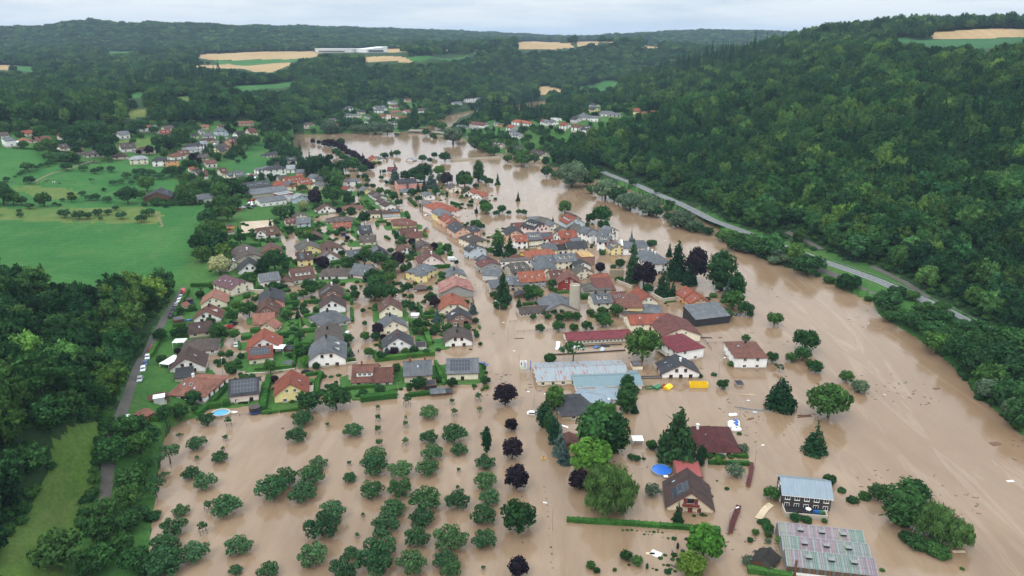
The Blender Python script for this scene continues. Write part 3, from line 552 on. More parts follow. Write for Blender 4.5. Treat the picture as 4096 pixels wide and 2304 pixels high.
def crown_mesh(name, mat, lobes, ncards, size, seed, core=.74, tilt=.55, strands=False):
    """lobes: list of (x, y, z, rx, rz) of a unit-wide tree; sprays lie over the outside of the lobes, a rough dark inside shows through the gaps"""
    g = np.random.default_rng(seed); L = np.array(lobes); area = L[:, 3] ** 2; pr = area / area.sum()
    P = []; Nn = []
    want = ncards
    while want > 0:
        k = g.choice(len(L), size=want * 2, p=pr); d = g.normal(size=(want * 2, 3)); d /= np.linalg.norm(d, axis=1, keepdims=True)
        rr = (0.72 + .34 * g.random((want * 2, 1)))
        pts = L[k, :3] + d * np.stack([L[k, 3], L[k, 3], L[k, 4]], 1) * rr
        q = (pts[:, None] - L[None, :, :3]) / np.stack([L[:, 3], L[:, 3], L[:, 4]], 1)[None]
        deep = (np.linalg.norm(q, axis=2) < .70).any(1)
        ok = ~deep & (d[:, 2] > -.75) & (pts[:, 2] > .015)
        P.append(pts[ok][:want]); Nn.append(d[ok][:want]); want -= len(P[-1])
    P = np.concatenate(P); Nn = np.concatenate(Nn)
    Nn = Nn + g.normal(size=Nn.shape) * tilt; Nn[:, 2] += .25; Nn /= np.linalg.norm(Nn, axis=1, keepdims=True)
    if strands == 'droop':
        n = len(P); s = size * (.6 + .9 * g.random((n, 1))); Nn[:, 2] *= .3; Nn /= np.linalg.norm(Nn, axis=1, keepdims=True); b = np.cross(Nn, np.array([0, 0, 1.0])) + g.normal(size=(n, 3)) * .2; ax = np.array([0, 0, -1.0]) + g.normal(size=(n, 3)) * .38; V = np.stack([P - ax * s * .9, P + b * s * .34, P + ax * s * 1.3, P - b * s * .34], 1).reshape(-1, 3); V[:, 2] = np.maximum(V[:, 2], .01); Fq = np.arange(n * 4).reshape(n, 4)
    elif strands:
        Nn[:, 2] *= .15; Nn /= np.linalg.norm(Nn, axis=1, keepdims=True)
        n = len(P); s = size * (.7 + .9 * g.random((n, 1))); b = np.cross(Nn, np.array([0, 0, 1.0])); top = P + np.array([0, 0, 1.0]) * s * .9; bot = P - np.array([0, 0, 1.0]) * s * 1.7 + g.normal(size=(n, 3)) * size * .25
        V = np.stack([top - b * s * .10, top + b * s * .10, bot + b * s * .17, bot - b * s * .17], 1).reshape(-1, 3); V[:, 2] = np.maximum(V[:, 2], .01); Fq = np.arange(n * 4).reshape(n, 4)
    else: V, Fq = cards(P, Nn, size, g)
    vs, fs, base = [V], [], len(V)
    fl = [tuple(int(i) for i in f) for f in Fq]
    for x, y, z, rx, rz in L:
        v = ICO1[0] * (1 + .16 * g.normal(size=(len(ICO1[0]), 1))) * core
        v = v * np.array([rx, rx, rz]) + np.array([x, y, z]); v[:, 2] = np.maximum(v[:, 2], .012)
        fl += [tuple(int(i) + base for i in f) for f in ICO1[1]]; vs.append(v); base += len(v)
    return mesh_np(name, np.concatenate(vs), fl, [mat])
def lobes_round(seed, zc=.56, rz=.40, r=.5, n=11, lob=.24, flat=1.0, zmin=.16):
    g = np.random.default_rng(seed); out = [(0, 0, zc, r * .62, rz * .66)]
    for k in range(n):
        a = 2 * pi * (k * .618 + .1 * g.random()); e = -0.75 + 1.7 * (k + .5) / n; e = min(max(e, -.8), .97); c = sqrt(1 - e * e)
        l = lob * (.75 + .55 * g.random()); rr = (r - l * .75) * (.85 + .25 * g.random())
        out.append((cos(a) * c * rr, sin(a) * c * rr, max(zc + e * (rz - l * .7 * flat) * (.9 + .2 * g.random()), zmin + l * .5), l, l * .85 * flat))
    return out
def lobes_cone(seed, h, r=.5, tiers=9, z0=.06, power=1.0, top=.04):
    g = np.random.default_rng(seed); out = []
    for k in range(tiers):
        f = k / (tiers - 1); z = z0 + .05 + (h - z0 - .08) * f; rad = r * ((1 - f) ** power) * .78 + top
        m = max(1, int(5 * (1 - f) + 1))
        for q in range(m):
            a = 2 * pi * (q / m + g.random() * .2) + k; l = rad * (.62 if m > 1 else 1.0) * (.85 + .3 * g.random()); d = rad * .62 if m > 1 else 0
            out.append((cos(a) * d, sin(a) * d, z + .03 * g.normal(), max(l, .035), max((h / tiers) * .85, l * .7)))
    return out
def lobes_col(seed, h, r=.42, tiers=7):
    g = np.random.default_rng(seed); out = []
    for k in range(tiers):
        f = (k + .5) / tiers; rad = r * min(1, 2.6 * f ** .8, 2.2 * (1 - f) ** .7 + .12)
        for q in range(3):
            a = 2 * pi * q / 3 + k * 1.1; out.append((cos(a) * rad * .4, sin(a) * rad * .4, .08 + (h - .12) * f + .05 * g.normal(), rad * .7, h / tiers * .95))
    return out
def lobes_sparse(seed, n=6):
    g = np.random.default_rng(seed); out = []
    for k in range(n):
        a = 2 * pi * k / n + g.normal() * .3; d = .3 + .08 * g.normal(); out.append((cos(a) * d, sin(a) * d, .55 + .16 * g.random(), .15 + .06 * g.random(), .10 + .05 * g.random()))
    out.append((0, 0, .74, .17, .11)); return out
def trunk_mesh(name, h, r, limbs, seed):
    g = random.Random(seed); m = MB(); b = Vector((0, 0, -.12))
    k1 = Vector((g.uniform(-.03, .03), g.uniform(-.03, .03), h * .5)); k2 = Vector((g.uniform(-.05, .05), g.uniform(-.05, .05), h))
    m.tube(b, k1, r * 1.15, r * .85, 6); m.tube(k1, k2, r * .85, r * .5, 6)
    for k in range(limbs):
        a = 2 * pi * k / max(limbs, 1) + g.random(); s = k1.lerp(k2, .3 + .6 * g.random()); d = .22 + .16 * g.random()
        m.tube(s, s + Vector((cos(a) * d, sin(a) * d, .16 + .12 * g.random())), r * .42, r * .16, 5)
    return m.mesh(name, [M['bark']])
FAM = {}
def fam(key, name, mat, variants, trunk):
    FAM[key] = ([crown_mesh('crown', M[mat], *v) for v in variants], [trunk_mesh('trunk', *trunk, seed=k) for k in range(2)], name)
S_ = range
fam('round', 'deciduous_tree', 'leaf', [(lobes_round(k, .54, .42, .52, 13, .19, 1, .14), 950, .054, 100 + k, .6, .65) for k in S_(4)], (.5, .035, 4))
fam('forest', 'forest_tree', 'leaf_forest', [(lobes_round(20 + k, .60, .48, .52, 14, .19, 1.05, .2), 860, .056, 200 + k, .62, .65) for k in S_(5)], (.55, .03, 2))
fam('orchard', 'orchard_tree', 'leaf_orchard', [(lobes_round(40 + k, .44, .34, .52, 12, .165, .9, .08), 1250, .044, 300 + k, .34, .85) for k in S_(6)], (.4, .034, 5))
fam('tall', 'deciduous_tree', 'leaf', [(lobes_col(60 + k, 1.45, .5), 900, .058, 400 + k, .70) for k in S_(3)], (1.0, .03, 4))
fam('bright', 'deciduous_tree', 'leaf_bright', [(lobes_round(70 + k), 760, .062, 450 + k) for k in S_(2)], (.5, .035, 4))
fam('con', 'conifer_tree', 'leaf_con', [(lobes_cone(80 + k, 2.0), 900, .062, 500 + k, .62, .5) for k in S_(3)], (1.6, .03, 0))
fam('seq', 'redwood_tree', 'leaf_con', [(lobes_cone(90, 2.7, .46, 12, .05, .6, .08), 1400, .055, 600, .7, .5)], (2.2, .05, 0))
fam('blue', 'blue_spruce', 'leaf_blue', [(lobes_cone(95 + k, 1.75), 800, .064, 650 + k, .62, .5) for k in S_(2)], (1.3, .03, 0))
fam('cedar', 'cedar_tree', 'leaf_con', [(lobes_cone(99 + k, 1.15, .5, 6, .1, .75, .1), 1000, .062, 660 + k, .6, .6) for k in S_(2)], (.9, .03, 4))
fam('willow', 'willow_tree', 'leaf_willow', [(lobes_round(110 + k, .46, .38, .5, 13, .23, .95, .02), 950, .055, 700 + k) for k in S_(3)], (.4, .05, 4))
fam('weep', 'weeping_willow', 'leaf_weep', [(lobes_round(120 + k, .50, .50, .5, 22, .15, 1.35, .02), 3400, .034, 750 + k, .72, .9, 'droop') for k in S_(2)], (.5, .05, 4))
fam('purple', 'copper_beech', 'leaf_purple', [(lobes_round(130 + k, .62, .50, .5, 12, .23, 1.1, .1), 820, .06, 800 + k) for k in S_(3)], (.5, .035, 3))
fam('sparse', 'fruit_tree', 'leaf_orchard', [(lobes_sparse(140 + k), 380, .05, 850 + k, .45, .8) for k in S_(2)], (.55, .028, 6))
fam('sage', 'olive_willow', 'leaf_sage', [(lobes_round(150 + k, .46, .40, .5, 10, .2, 1, .06), 650, .05, 900 + k, .5, .8) for k in S_(2)], (.4, .03, 5))
fam('cream', 'blossoming_tree', 'leaf_cream', [(lobes_round(160 + k), 760, .062, 950 + k) for k in S_(2)], (.5, .035, 4))
fam('bush', 'bush', 'leaf', [(lobes_round(170 + k, .36, .34, .5, 9, .25, .85, .02), 420, .075, 1000 + k) for k in S_(3)], (.2, .03, 2))
fam('cyp', 'cypress_tree', 'leaf_con', [(lobes_col(180 + k, 3.0, .5, 8), 700, .08, 1050 + k) for k in S_(2)], (.5, .05, 0))
fam('dark', 'weeping_conifer', 'leaf_con', [(lobes_col(190, 2.0, .42, 7), 1600, .06, 1080, .55, .6, True)], (1.4, .03, 3))
fam('lime', 'street_tree', 'leaf', [(lobes_round(185 + k, .72, .48, .5, 11, .22, 1.15, .3), 760, .06, 1090 + k) for k in S_(2)], (.5, .03, 2))
fam('sapling', 'sapling', 'leaf_orchard', [(lobes_round(195 + k, .95, .34, .42, 6, .18, 1, .55), 170, .085, 1100 + k, .5, .9) for k in S_(2)], (.9, .02, 3))
sm = MB()
for q in ((-.28, -.28), (.28, -.28), (.28, .28), (-.28, .28)): sm.tube((*q, -.2), (*q, .62), .022, n=4)
for a, b in (((-.28, -.28), (.28, -.28)), ((.28, -.28), (.28, .28)), ((.28, .28), (-.28, .28)), ((-.28, .28), (-.28, -.28))): sm.tube((*a, .56), (*b, .56), .018, n=4)
STAKES = sm.mesh('tree_stakes', [M['wooddark']])

TREES = []      # (root, pixel u, v, family, size word)
PHR = dict(round='round green leafy tree', forest='broad forest tree', orchard='dark green orchard tree', tall='tall green leafy tree', bright='bright green leafy tree', con='dark conical fir', seq='very tall columnar redwood',
           blue='blue spruce', cedar='spreading dark cedar', willow='grey green willow', weep='light green weeping willow', purple='dark purple leaved tree', sparse='thin crooked fruit tree with open crown', sage='silvery grey green tree',
           cream='cream blossoming tree', bush='low green bush', cyp='slim dark cypress', dark='thin dark weeping conifer', lime='upright lime tree on the street', sapling='small staked sapling')
CATS = dict(con='fir', seq='redwood', blue='spruce', cedar='cedar', willow='willow', weep='willow', bush='bush', cyp='cypress', sapling='sapling', purple='tree')
def place_tree(f, x, y, w, zone, u, v, hs=1.0, tint=None, z=None):
    cr, tr, name = FAM[f]; k = len(TREES)
    z = (h_at(x, y) if h_at(x, y) > 0 else -.35) if z is None else z
    rz = R.random() * 2 * pi; sz = w * (hs * R.uniform(.93, 1.07))
    if name == 'deciduous_tree': name = 'riverside_tree' if zone in (ZR, ZB) else 'meadow_tree' if zone in (ZM, ZV) else 'lane_tree' if zone == ZL else 'garden_tree'
    e = empty(name, (x, y, z), rz); e.scale = (w, w, sz)
    ld = R.random() < .5
    a = link('trunk', tr[k % len(tr)], e); c = link('crown', cr[k % len(cr)], e)
    if tint is None: tint = R.uniform(.82, 1.16)
    c.color = (tint * R.uniform(.92, 1.1), tint, tint * R.uniform(.9, 1.05), 1)
    if f == 'sapling': link('stakes', STAKES, e)
    TREES.append([e, u, v, f, zone, w]); return e
HS = dict(orchard=.95, sapling=1.0, bush=.85)
def T(tile, f, zone, data, hs=None, dv=0.0, inset=0.30):
    """data: x,ybottom,width of each crown in tile pixels"""
    for s in data.split():
        q = [float(i) for i in s.split(',')]; X, Yb, w = q[:3]; h2 = q[3] if len(q) > 3 else (hs or HS.get(f, 1.0))
        u, v = px(tile, X, Yb); wf = w / TILE[tile][2]
        x, y = hit(u, v); dep = y * CP - (ground(x, y) - CAM_H) * SP; wid = wf * dep / F_PX
        ang = atan2(y, 1.0); push = wid * inset; r = hypot(x, y); x, y = x * (1 + push / r), y * (1 + push / r)     # the foot stands behind the near edge of the crown
        place_tree(f, x, y, max(wid, .7), zone, u, v, h2)
ZO = 'in the flooded orchard'; ZR = 'standing in the river flood'; ZB = 'on the far river bank'; ZM = 'on the left meadow'; ZV = 'in the hillside village'; ZL = 'along the lane by the left wood'
T('Y', 'purple', 'along the flooded main road', "1248,140,180 1295,328,98 1305,558,158 1335,803,200 1350,1480,155")
T('Y', 'round', 'along the flooded main road', "1355,1150,268")
T('Y', 'orchard', ZO, "655,235,152 65,378,150 855,425,198 890,518,132 655,425,140 680,555,165 650,682,180 240,580,160 235,685,205 435,702,185 215,858,185 430,848,190 40,728,110 380,1000,180 330,1128,205 625,968,245 880,948,190 600,1085,195 565,1245,200 1095,632,150 1095,787,178 1125,910,160 1080,1065,200 1090,1248,190 825,1285,270 520,1460,230 780,1410,190 290,1310,245 240,1470,290 50,1320,120 30,1475,130 825,1475,175")
T('Y', 'cyp', ZO, "1105,498,78,1.0")
T('Y', 'sapling', ZO, "257,162,40 260,252,52 260,350,62 270,462,68 485,138,72 475,230,30 475,300,52 470,440,62 1035,96,64 835,122,48 853,215,58 1050,185,46 887,648,38 877,782,38 143,995,36 35,597,42 97,1162,44 1078,1412,42 1065,372,40")
T('W', 'orchard', ZO, "1895,695,265 1965,490,265 905,950,212 615,785,240 550,1170,230 720,1300,280 740,470,215 1735,1275,315 1600,1449,410 2180,1030,225 2085,1270,340 1990,1475,340")
T('W', 'round', 'by the garden hedge of the estate', "2050,315,320 2410,285,350 560,215,200 200,320,125 410,420,200 210,450,200")
T('W', 'sparse', ZO, "270,990,330 190,1175,140 100,1425,320 380,630,95")
T('W', 'sapling', ZO, "1020,480,110 980,670,82 940,795,64 610,915,66 2290,485,60")
T('X', 'orchard', ZO, "415,535,205 1005,570,375 320,800,315 215,1090,390 600,1140,350 1160,1065,345 1110,1300,175 200,1330,440 1540,1350,270 2355,615,335 2230,860,430 2100,1210,385 2480,1330,310")
T('X', 'sapling', ZO, "760,480,132 690,778,145")
T('Y', 'bush', 'beside the flooded road', "1552,760,18 1562,800,16 1570,850,18 1575,900,16 1580,950,20 1582,990,18 1588,1080,16 1604,1230,24 1610,1280,18 1606,1345,16 1616,1390,20 1385,1190,16 1378,830,14")
ZL = 'along the lane by the left wood'
T('V', 'round', ZL, "1020,560,262 1150,450,190 1245,440,225 1280,570,140 1180,755,270 935,990,205 1150,905,235 1125,1110,230 895,1190,260 880,1440,270 1080,1290,210 1200,1460,260 1320,345,190 1110,300,230 1230,235,170 800,1470,200")
T('V', 'forest', ZL, "560,1470,390")
T('V', 'orchard', ZL, "1450,1475,310 1215,1000,190")
# street and garden trees of the village
ZE = 'in the upper estate'; ZJ = 'by the lane houses'; ZK = 'in the garden estate'; ZC = 'in the old village'; ZB = 'on the far river bank'
T('E', 'round', ZE, "1310,410,250 1220,1250,360 1610,700,155 660,800,185 1450,615,135 1770,770,165 1910,630,105 460,440,280 330,340,190 330,210,210 570,270,210 170,700,330 130,960,340 110,520,260 370,620,150 250,860,240 60,1100,300 1250,500,90 1260,690,80 860,720,110 840,680,90 1430,640,90 2420,160,150 1540,1130,110 980,1230,130 1140,1030,60 2290,620,120 2210,660,90 2430,330,150 2300,970,90 2340,1100,130 2440,1130,140 1880,1180,60")
T('E', 'cream', ZE, "330,1310,340 1670,275,165"); T('E', 'bright', ZE, "1770,700,150 385,690,140"); T('E', 'con', ZE, "1490,355,110 1132,500,60 630,670,90")
T('E', 'purple', ZE, "1860,175,225 1990,1195,205 2240,290,90 2380,740,80")
T('E', 'forest', ZE, "200,300,200 240,420,200 150,620,220 60,760,240 430,960,200 380,1080,260 250,1010,260")
T('F', 'round', ZE, "140,570,330 380,570,165 360,480,120 690,210,90 1015,425,125 890,395,125 1400,450,155 1230,415,60 1310,190,200 1450,170,230 1600,170,270 2260,310,250 2470,190,190 1970,1340,145 2010,1405,85 1240,1180,140 310,830,80 2200,450,60 2280,440,60 1510,520,120 600,420,90 630,380,80 1540,200,160 1790,400,130 2350,560,90 2560,200,120 860,400,60 2430,300,100 900,150,70 995,230,60", dv=0)
T('F', 'lime', ZE, "640,895,195 1110,530,160 1195,600,130"); T('F', 'con', ZE, "2440,700,60 1600,350,110 1500,360,90"); T('F', 'blue', ZE, "1720,300,200 1130,230,210"); T('F', 'purple', ZE, "1970,250,190 1400,1230,130 1760,1300,130 230,700,100 2130,390,60")
T('F', 'willow', ZE, "1890,210,190"); T('F', 'bright', ZE, "1840,110,180"); T('F', 'cyp', ZE, "2130,210,46 1965,450,44 1140,1120,46 1180,1120,46 1430,1330,60 540,440,36")
T('G', 'round', ZC, "1060,560,180 1150,560,120 1230,315,210 1480,300,140 1390,345,110 1590,325,85 1750,315,95 1840,325,95 840,185,65 990,190,60 940,190,60 1300,950,120 1540,1040,130 1240,900,60 510,1330,110 1200,230,160"); T('G', 'lime', ZC, "605,930,140 655,990,85 750,1135,80"); T('G', 'con', ZC, "1610,960,180 1430,990,170 2300,430,50 1740,100,80"); T('G', 'tall', ZC, "1420,920,220"); T('G', 'cyp', ZC, "205,250,36 165,215,30")
T('I', 'round', ZC, "810,450,160 990,490,310 1020,590,200 510,1190,95 1290,1170,120 470,60,10 560,1060,80"); T('I', 'weep', ZC, "400,300,215"); T('I', 'purple', ZC, "965,1250,155"); T('I', 'con', ZC, "2080,1000,120"); T('I', 'seq', ZC, "1480,1420,255"); T('I', 'bush', ZC, "1790,830,170 1300,1100,110 1280,1390,120 1180,1180,100 1000,970,100")
T('M', 'purple', ZC, "860,640,410"); T('M', 'tall', ZC, "2090,690,470 2340,790,280"); T('M', 'purple', ZC, "1690,580,360,1.5"); T('M', 'con', ZC, "1150,740,250 1330,780,150 1230,790,200"); T('M', 'cedar', ZC, "1390,500,330,1.7"); T('M', 'con', ZC, "1600,590,260,.8"); T('M', 'blue', ZC, "2200,810,190")
T('M', 'round', ZC, "2290,990,350 2500,1070,250 2200,1130,200 930,720,180 480,280,150 200,1240,260 410,1090,220 2570,1090,120 190,1050,140 30,1280,60"); T('M', 'bush', ZC, "1980,770,130 2130,850,90 470,510,130 1890,810,100 50,1090,100 1215,870,50 1250,900,40")
T('K', 'round', ZK, "1200,930,330 1400,950,340 1250,770,300 1450,640,220 1180,620,260 1460,480,270 1050,260,220 1250,330,240 580,655,130 180,810,190 60,860,160 940,260,140 720,380,120 1750,745,150 2095,745,100 2320,535,110 2110,960,200 1825,1095,150 1855,650,80 100,1140,120 220,1320,80 260,1090,100 2400,1370,130 2200,1400,130 1900,1350,180 2040,1310,120 1680,440,140 1460,140,110 120,680,150 820,370,100 1340,310,170 2140,1390,90 640,60,80 660,160,80 1800,160,90 270,220,80 300,280,80"); T('K', 'purple', ZK, "1580,355,220 380,400,190 2170,1030,190 240,300,90 1060,590,70"); T('K', 'lime', ZK, "890,905,155 870,780,125 1015,1100,82 1045,1310,82"); T('K', 'blue', ZK, "2210,1250,155"); T('K', 'sparse', ZK, "1710,970,130"); T('K', 'bright', ZK, "2120,1110,100 980,690,60")
T('O', 'lime', ZK, "1140,440,155 1195,700,160 345,900,120"); T('O', 'bright', ZK, "200,850,180"); T('O', 'purple', ZK, "770,780,130 1340,340,190 1600,660,150 1420,420,110"); T('O', 'blue', ZK, "905,675,115 1480,640,110"); T('O', 'con', ZK, "680,800,60")
T('O', 'round', ZK, "2010,1215,235 2060,335,165 2230,335,140 1370,1280,175 840,1230,95 1400,740,160 1390,560,110 870,450,160 760,430,120 290,200,70 840,520,90 1920,640,150 2120,660,130 1780,660,140 1640,920,150 1500,940,80 2310,1100,130 2530,1170,170 90,690,170 220,640,160 60,400,140 1300,420,150 640,1320,160 1840,1230,80 1950,320,150"); T('O', 'bush', ZK, "1720,690,140 1100,1280,140 1180,1320,90 1020,1330,100 1560,1260,110 1620,1230,80 1800,1310,80 2310,580,90 920,760,120 300,450,90 1670,1070,45")
T('L', 'round', ZC, "700,860,120 1245,770,150 1330,870,230 1270,910,160 1400,890,200 415,1270,110 260,980,110 2450,160,100 1960,385,90 1650,700,160 1690,770,90 1620,740,90 1340,1205,100 1575,1205,120 1670,1120,120 1790,1110,100 1900,1230,180 1760,1240,150 2030,1230,160 2440,1120,140 2510,1340,220 770,1040,150 420,1440,80 280,1390,130 870,1050,110 2080,830,90 1390,960,80 2260,1160,140 1510,1130,90"); T('L', 'cedar', ZC, "850,930,240,1.7"); T('L', 'con', ZC, "915,970,100 1110,1000,110"); T('L', 'blue', ZC, "370,1120,155"); T('L', 'purple', ZC, "2415,455,150 260,1310,90")
T('J', 'round', ZJ, "1600,930,265 1110,1290,270 1660,430,85 2330,650,150 2060,480,120 1690,680,110 820,640,140 510,890,130 1790,660,130 970,960,200 2420,1280,140 2210,980,180 1230,740,80 540,1250,190 180,1330,220 2500,900,140 690,830,120 2480,780,110 410,1260,140 980,1100,170 1010,1440,90"); T('J', 'lime', ZJ, "1410,860,160 1340,1045,190 1370,1310,165 1570,665,120"); T('J', 'con', ZJ, "2390,960,110"); T('J', 'sage', ZJ, "820,480,60")
T('N', 'lime', ZJ, "1290,395,145 1315,650,200 1950,645,205"); T('N', 'bright', ZJ, "2520,500,180"); T('N', 'round', ZJ, "1010,240,110 200,480,160 670,1150,130 2440,360,150 2410,280,140 1150,790,110 1200,790,120 1100,860,90 1550,1110,80 2260,380,110 470,1300,160 730,1250,110 1470,390,110"); T('N', 'purple', ZJ, "2010,780,130 450,330,110"); T('N', 'bush', ZJ, "2290,1095,90 2110,1250,50 1930,1270,120 1840,1270,110 2000,880,80 1450,540,90")
# orchard right of the village, farmyard, flooded gardens, river
ZP = 'by the flooded farmyard'; ZG = 'in the flooded gardens'; ZR = 'standing in the river flood'
T('P', 'round', ZP, "1045,205,150 1345,195,205 1590,195,145 1795,178,170 1205,730,185 170,1045,165 30,290,90 85,410,70 180,870,60 150,800,60"); T('P', 'sparse', ZP, "1570,712,400"); T('Q', 'round', ZR, "280,1045,570 2400,435,245 2360,1015,195 1560,1445,170 1940,680,135"); T('Q', 'bush', ZR, "1200,1250,105 1430,1220,100 1635,1325,85 1720,1070,140 1145,480,40"); T('Q', 'sparse', ZR, "2480,1170,165 2190,830,50")
T('e', 'round', ZR, "383,285,118 370,325,78 317,327,54 433,380,68 405,345,40 490,612,190 582,427,68"); T('e', 'willow', ZR, "645,475,78"); T('e', 'cedar', ZR, "262,562,132,1.05"); T('e', 'con', ZR, "428,775,125,.62"); T('e', 'sage', ZR, "85,765,55")
T('g', 'tall', ZR, "275,655,140,.85"); T('g', 'weep', ZR, "380,700,150 470,730,115"); T('g', 'round', ZR, "195,553,70 330,560,90"); T('g', 'bush', ZR, "335,725,80 390,745,80 420,758,70 300,700,60 105,555,40 145,545,45 62,518,28 500,797,18 180,768,14 210,803,20 150,530,28"); T('g', 'round', ZR, "20,490,42")
T('o', 'weep', ZG, "1530,1310,142 "); T('o', 'bright', ZG, "1485,1215,108 1767,1420,95 1735,1465,75"); T('o', 'tall', ZG, "1495,1150,95 1545,1150,75"); T('o', 'purple', ZG, "1456,1240,50"); T('S', 'cedar', ZG, "830,870,600,1.25"); T('S', 'dark', ZG, "1215,920,190")
T('S', 'sage', ZG, "1760,1115,315 440,1430,265 1895,690,160 "); T('S', 'round', ZG, "430,650,165 190,830,120 90,800,110 110,1380,190"); T('S', 'bright', ZG, "1495,885,140"); T('S', 'bush', ZG, "1350,770,140 1500,770,120 1700,780,120 580,760,80 1255,1250,80 1350,1270,66 1290,1390,80 1640,1285,80 1400,1400,60 610,840,70 1840,400,80 1480,1150,50 700,1290,80 1560,780,110 300,800,70")
T('T', 'con', ZG, "1890,620,200"); T('T', 'round', ZG, "1060,1240,200 1235,1320,190 490,1360,150 590,1430,110 880,1390,70 1110,1300,50"); T('T', 'bush', ZG, "1010,738,52 1083,740,62 1155,738,58 1240,748,48 1318,755,42 1387,762,46 1445,762,46 1510,770,66 1580,770,52 1645,778,54 1355,805,56 1422,805,40 1485,808,40 1835,885,88 1740,868,56 1655,850,38 1690,1145,70 1835,1150,105 1610,1195,84 1810,1215,80 1920,1240,104 1975,1085,78 1970,1150,70 1665,1300,60 1735,1310,72 1785,1368,66 1850,1405,70 1555,1380,62 1495,1355,50 1730,1430,120 2155,512,70 2290,500,90 2350,505,60 1580,735,50 2040,890,80"); T('T', 'cyp', ZG, "1892,1030,44 1400,1350,20")
T('U', 'round', ZG, "630,520,190 590,920,140 600,970,90 440,940,90 1350,320,150,.9 930,780,130 1300,790,70 470,1200,80 370,1030,80"); T('U', 'bright', ZG, "770,1080,160"); T('U', 'sage', ZG, "595,1040,90 330,1320,150 380,1250,80"); T('U', 'bush', ZG, "1515,400,95 1080,790,130 1640,540,130 560,820,130 500,800,90"); T('U', 'purple', ZG, "990,720,80")
T('R', 'tall', ZG, "560,830,300 1720,560,230 1700,880,330"); T('R', 'con', ZG, "420,900,200,.9 640,800,220,.9 1840,870,150,.8"); T('R', 'round', ZG, "2350,1449,260 1840,560,160 2110,1440,170 480,60,180 1690,1350,110"); T('o', 'cyp', ZG, "1365,1080,34,.7 1382,1095,30,.7 1395,1120,34,.7"); T('o', 'blue', ZG, "1398,1120,38,1.4 1408,1150,40,1.3 1420,1170,38,.9")
T('h', 'round', ZR, hs=.72, data="265,135,115 355,152,95 470,205,125 560,275,145 650,292,145 760,328,145 700,250,140 860,300,130 1100,468,235 1260,512,85 1340,552,90 960,340,130 530,200,130 620,220,120 820,250,120"); T('h', 'willow', ZR, hs=.75, data="120,95,120 220,120,90 850,373,110 890,345,130 950,385,110 200,60,120")
T('f', 'round', ZR, hs=.72, data="30,428,62 140,478,135 260,530,50 370,612,175 390,658,95 480,692,140 560,735,160 645,785,165 725,805,155 700,595,90 520,530,90 800,830,150 930,830,160 1050,830,160 430,520,110 600,640,140 700,690,140 800,730,120 880,760,120 1080,700,70"); T('z', 'round', ZR, "3740,1425,110 3830,1478,120 3890,1520,120 3950,1580,130 4030,1660,140 4080,1740,130 3980,1500,140 4060,1560,140 3890,1430,110 3800,1400,90 4100,1460,130 3900,1370,90 4000,1420,110"); T('z', 'willow', ZR, "3960,1610,110 4060,1700,110 3860,1460,80 4110,1640,120")
T('D', 'willow', ZB, "1250,1145,375 1680,1295,305 2000,1425,265 2240,1460,285 1900,1370,180"); T('D', 'round', ZB, "420,810,115 590,865,195 640,840,110 760,828,150 920,995,145 1030,1025,125 1440,1120,170 1500,1215,125 1350,1030,200 1850,1330,210 1070,835,200 1310,865,290 1960,1020,110 2030,1130,110 470,720,130 560,760,150 130,660,160 250,720,150 60,640,130 1560,990,150 2340,1210,80 2480,1360,70 1170,830,150 700,680,120 320,620,100")
T('I', 'willow', ZB, "1440,265,300 1750,355,330 2270,545,340 2480,605,250"); T('I', 'round', ZB, "1870,372,210 2060,422,150 2050,300,150 1200,130,200 1000,60,200 2120,200,100 2340,480,150")
T('C', 'purple', ZB, "40,690,112 110,700,112 180,722,112 240,752,112 290,785,112 350,832,112 420,862,112 470,895,112 540,942,112 590,978,112 640,1015,112 680,1045,112"); T('B', 'purple', ZB, "2030,462,72 2120,477,72 2200,502,84 2270,518,84 280,760,140 350,792,120 2040,1330,150"); T('C', 'lime', ZB, "160,830,105 210,855,100 260,905,100 310,925,100 370,955,110 430,980,130")
T('C', 'round', ZB, "300,1050,200 430,1055,200 560,1095,150 280,1155,60 340,1155,70 590,1180,110 70,895,105 230,690,130 890,860,85 980,820,70 1060,832,110 1440,912,120 1545,925,85 1610,858,95 1765,918,165 2195,705,180 2340,775,170 2460,828,150 1490,535,120 1590,575,100 1160,435,180 310,445,180 500,405,140 750,375,170 600,415,80 1600,435,150 1720,465,150 2050,1240,200 2410,1265,130 490,1150,60 130,1140,130 60,1110,120 1900,480,100 2000,540,150 2290,620,140 2420,640,160 2460,700,120 1380,300,90 1550,360,140 1640,260,160 1700,330,140 840,1170,60 900,1230,60 870,1080,70"); T('C', 'willow', ZB, "60,505,240 200,495,110 440,495,165 570,505,165 740,510,205 920,518,205 1880,655,275"); T('C', 'bush', ZB, "1055,525,75 880,850,120 720,960,90 800,940,70 1620,575,70"); T('C', 'con', ZB, "560,860,48 980,815,50 2540,1250,90"); T('C', 'tall', ZB, "1325,445,115,2.0 2260,1185,160,1.3"); T('C', 'cyp', ZB, "1950,1235,46 815,1085,24")
ZM = 'on the left meadow'; ZV = 'in the hillside village'
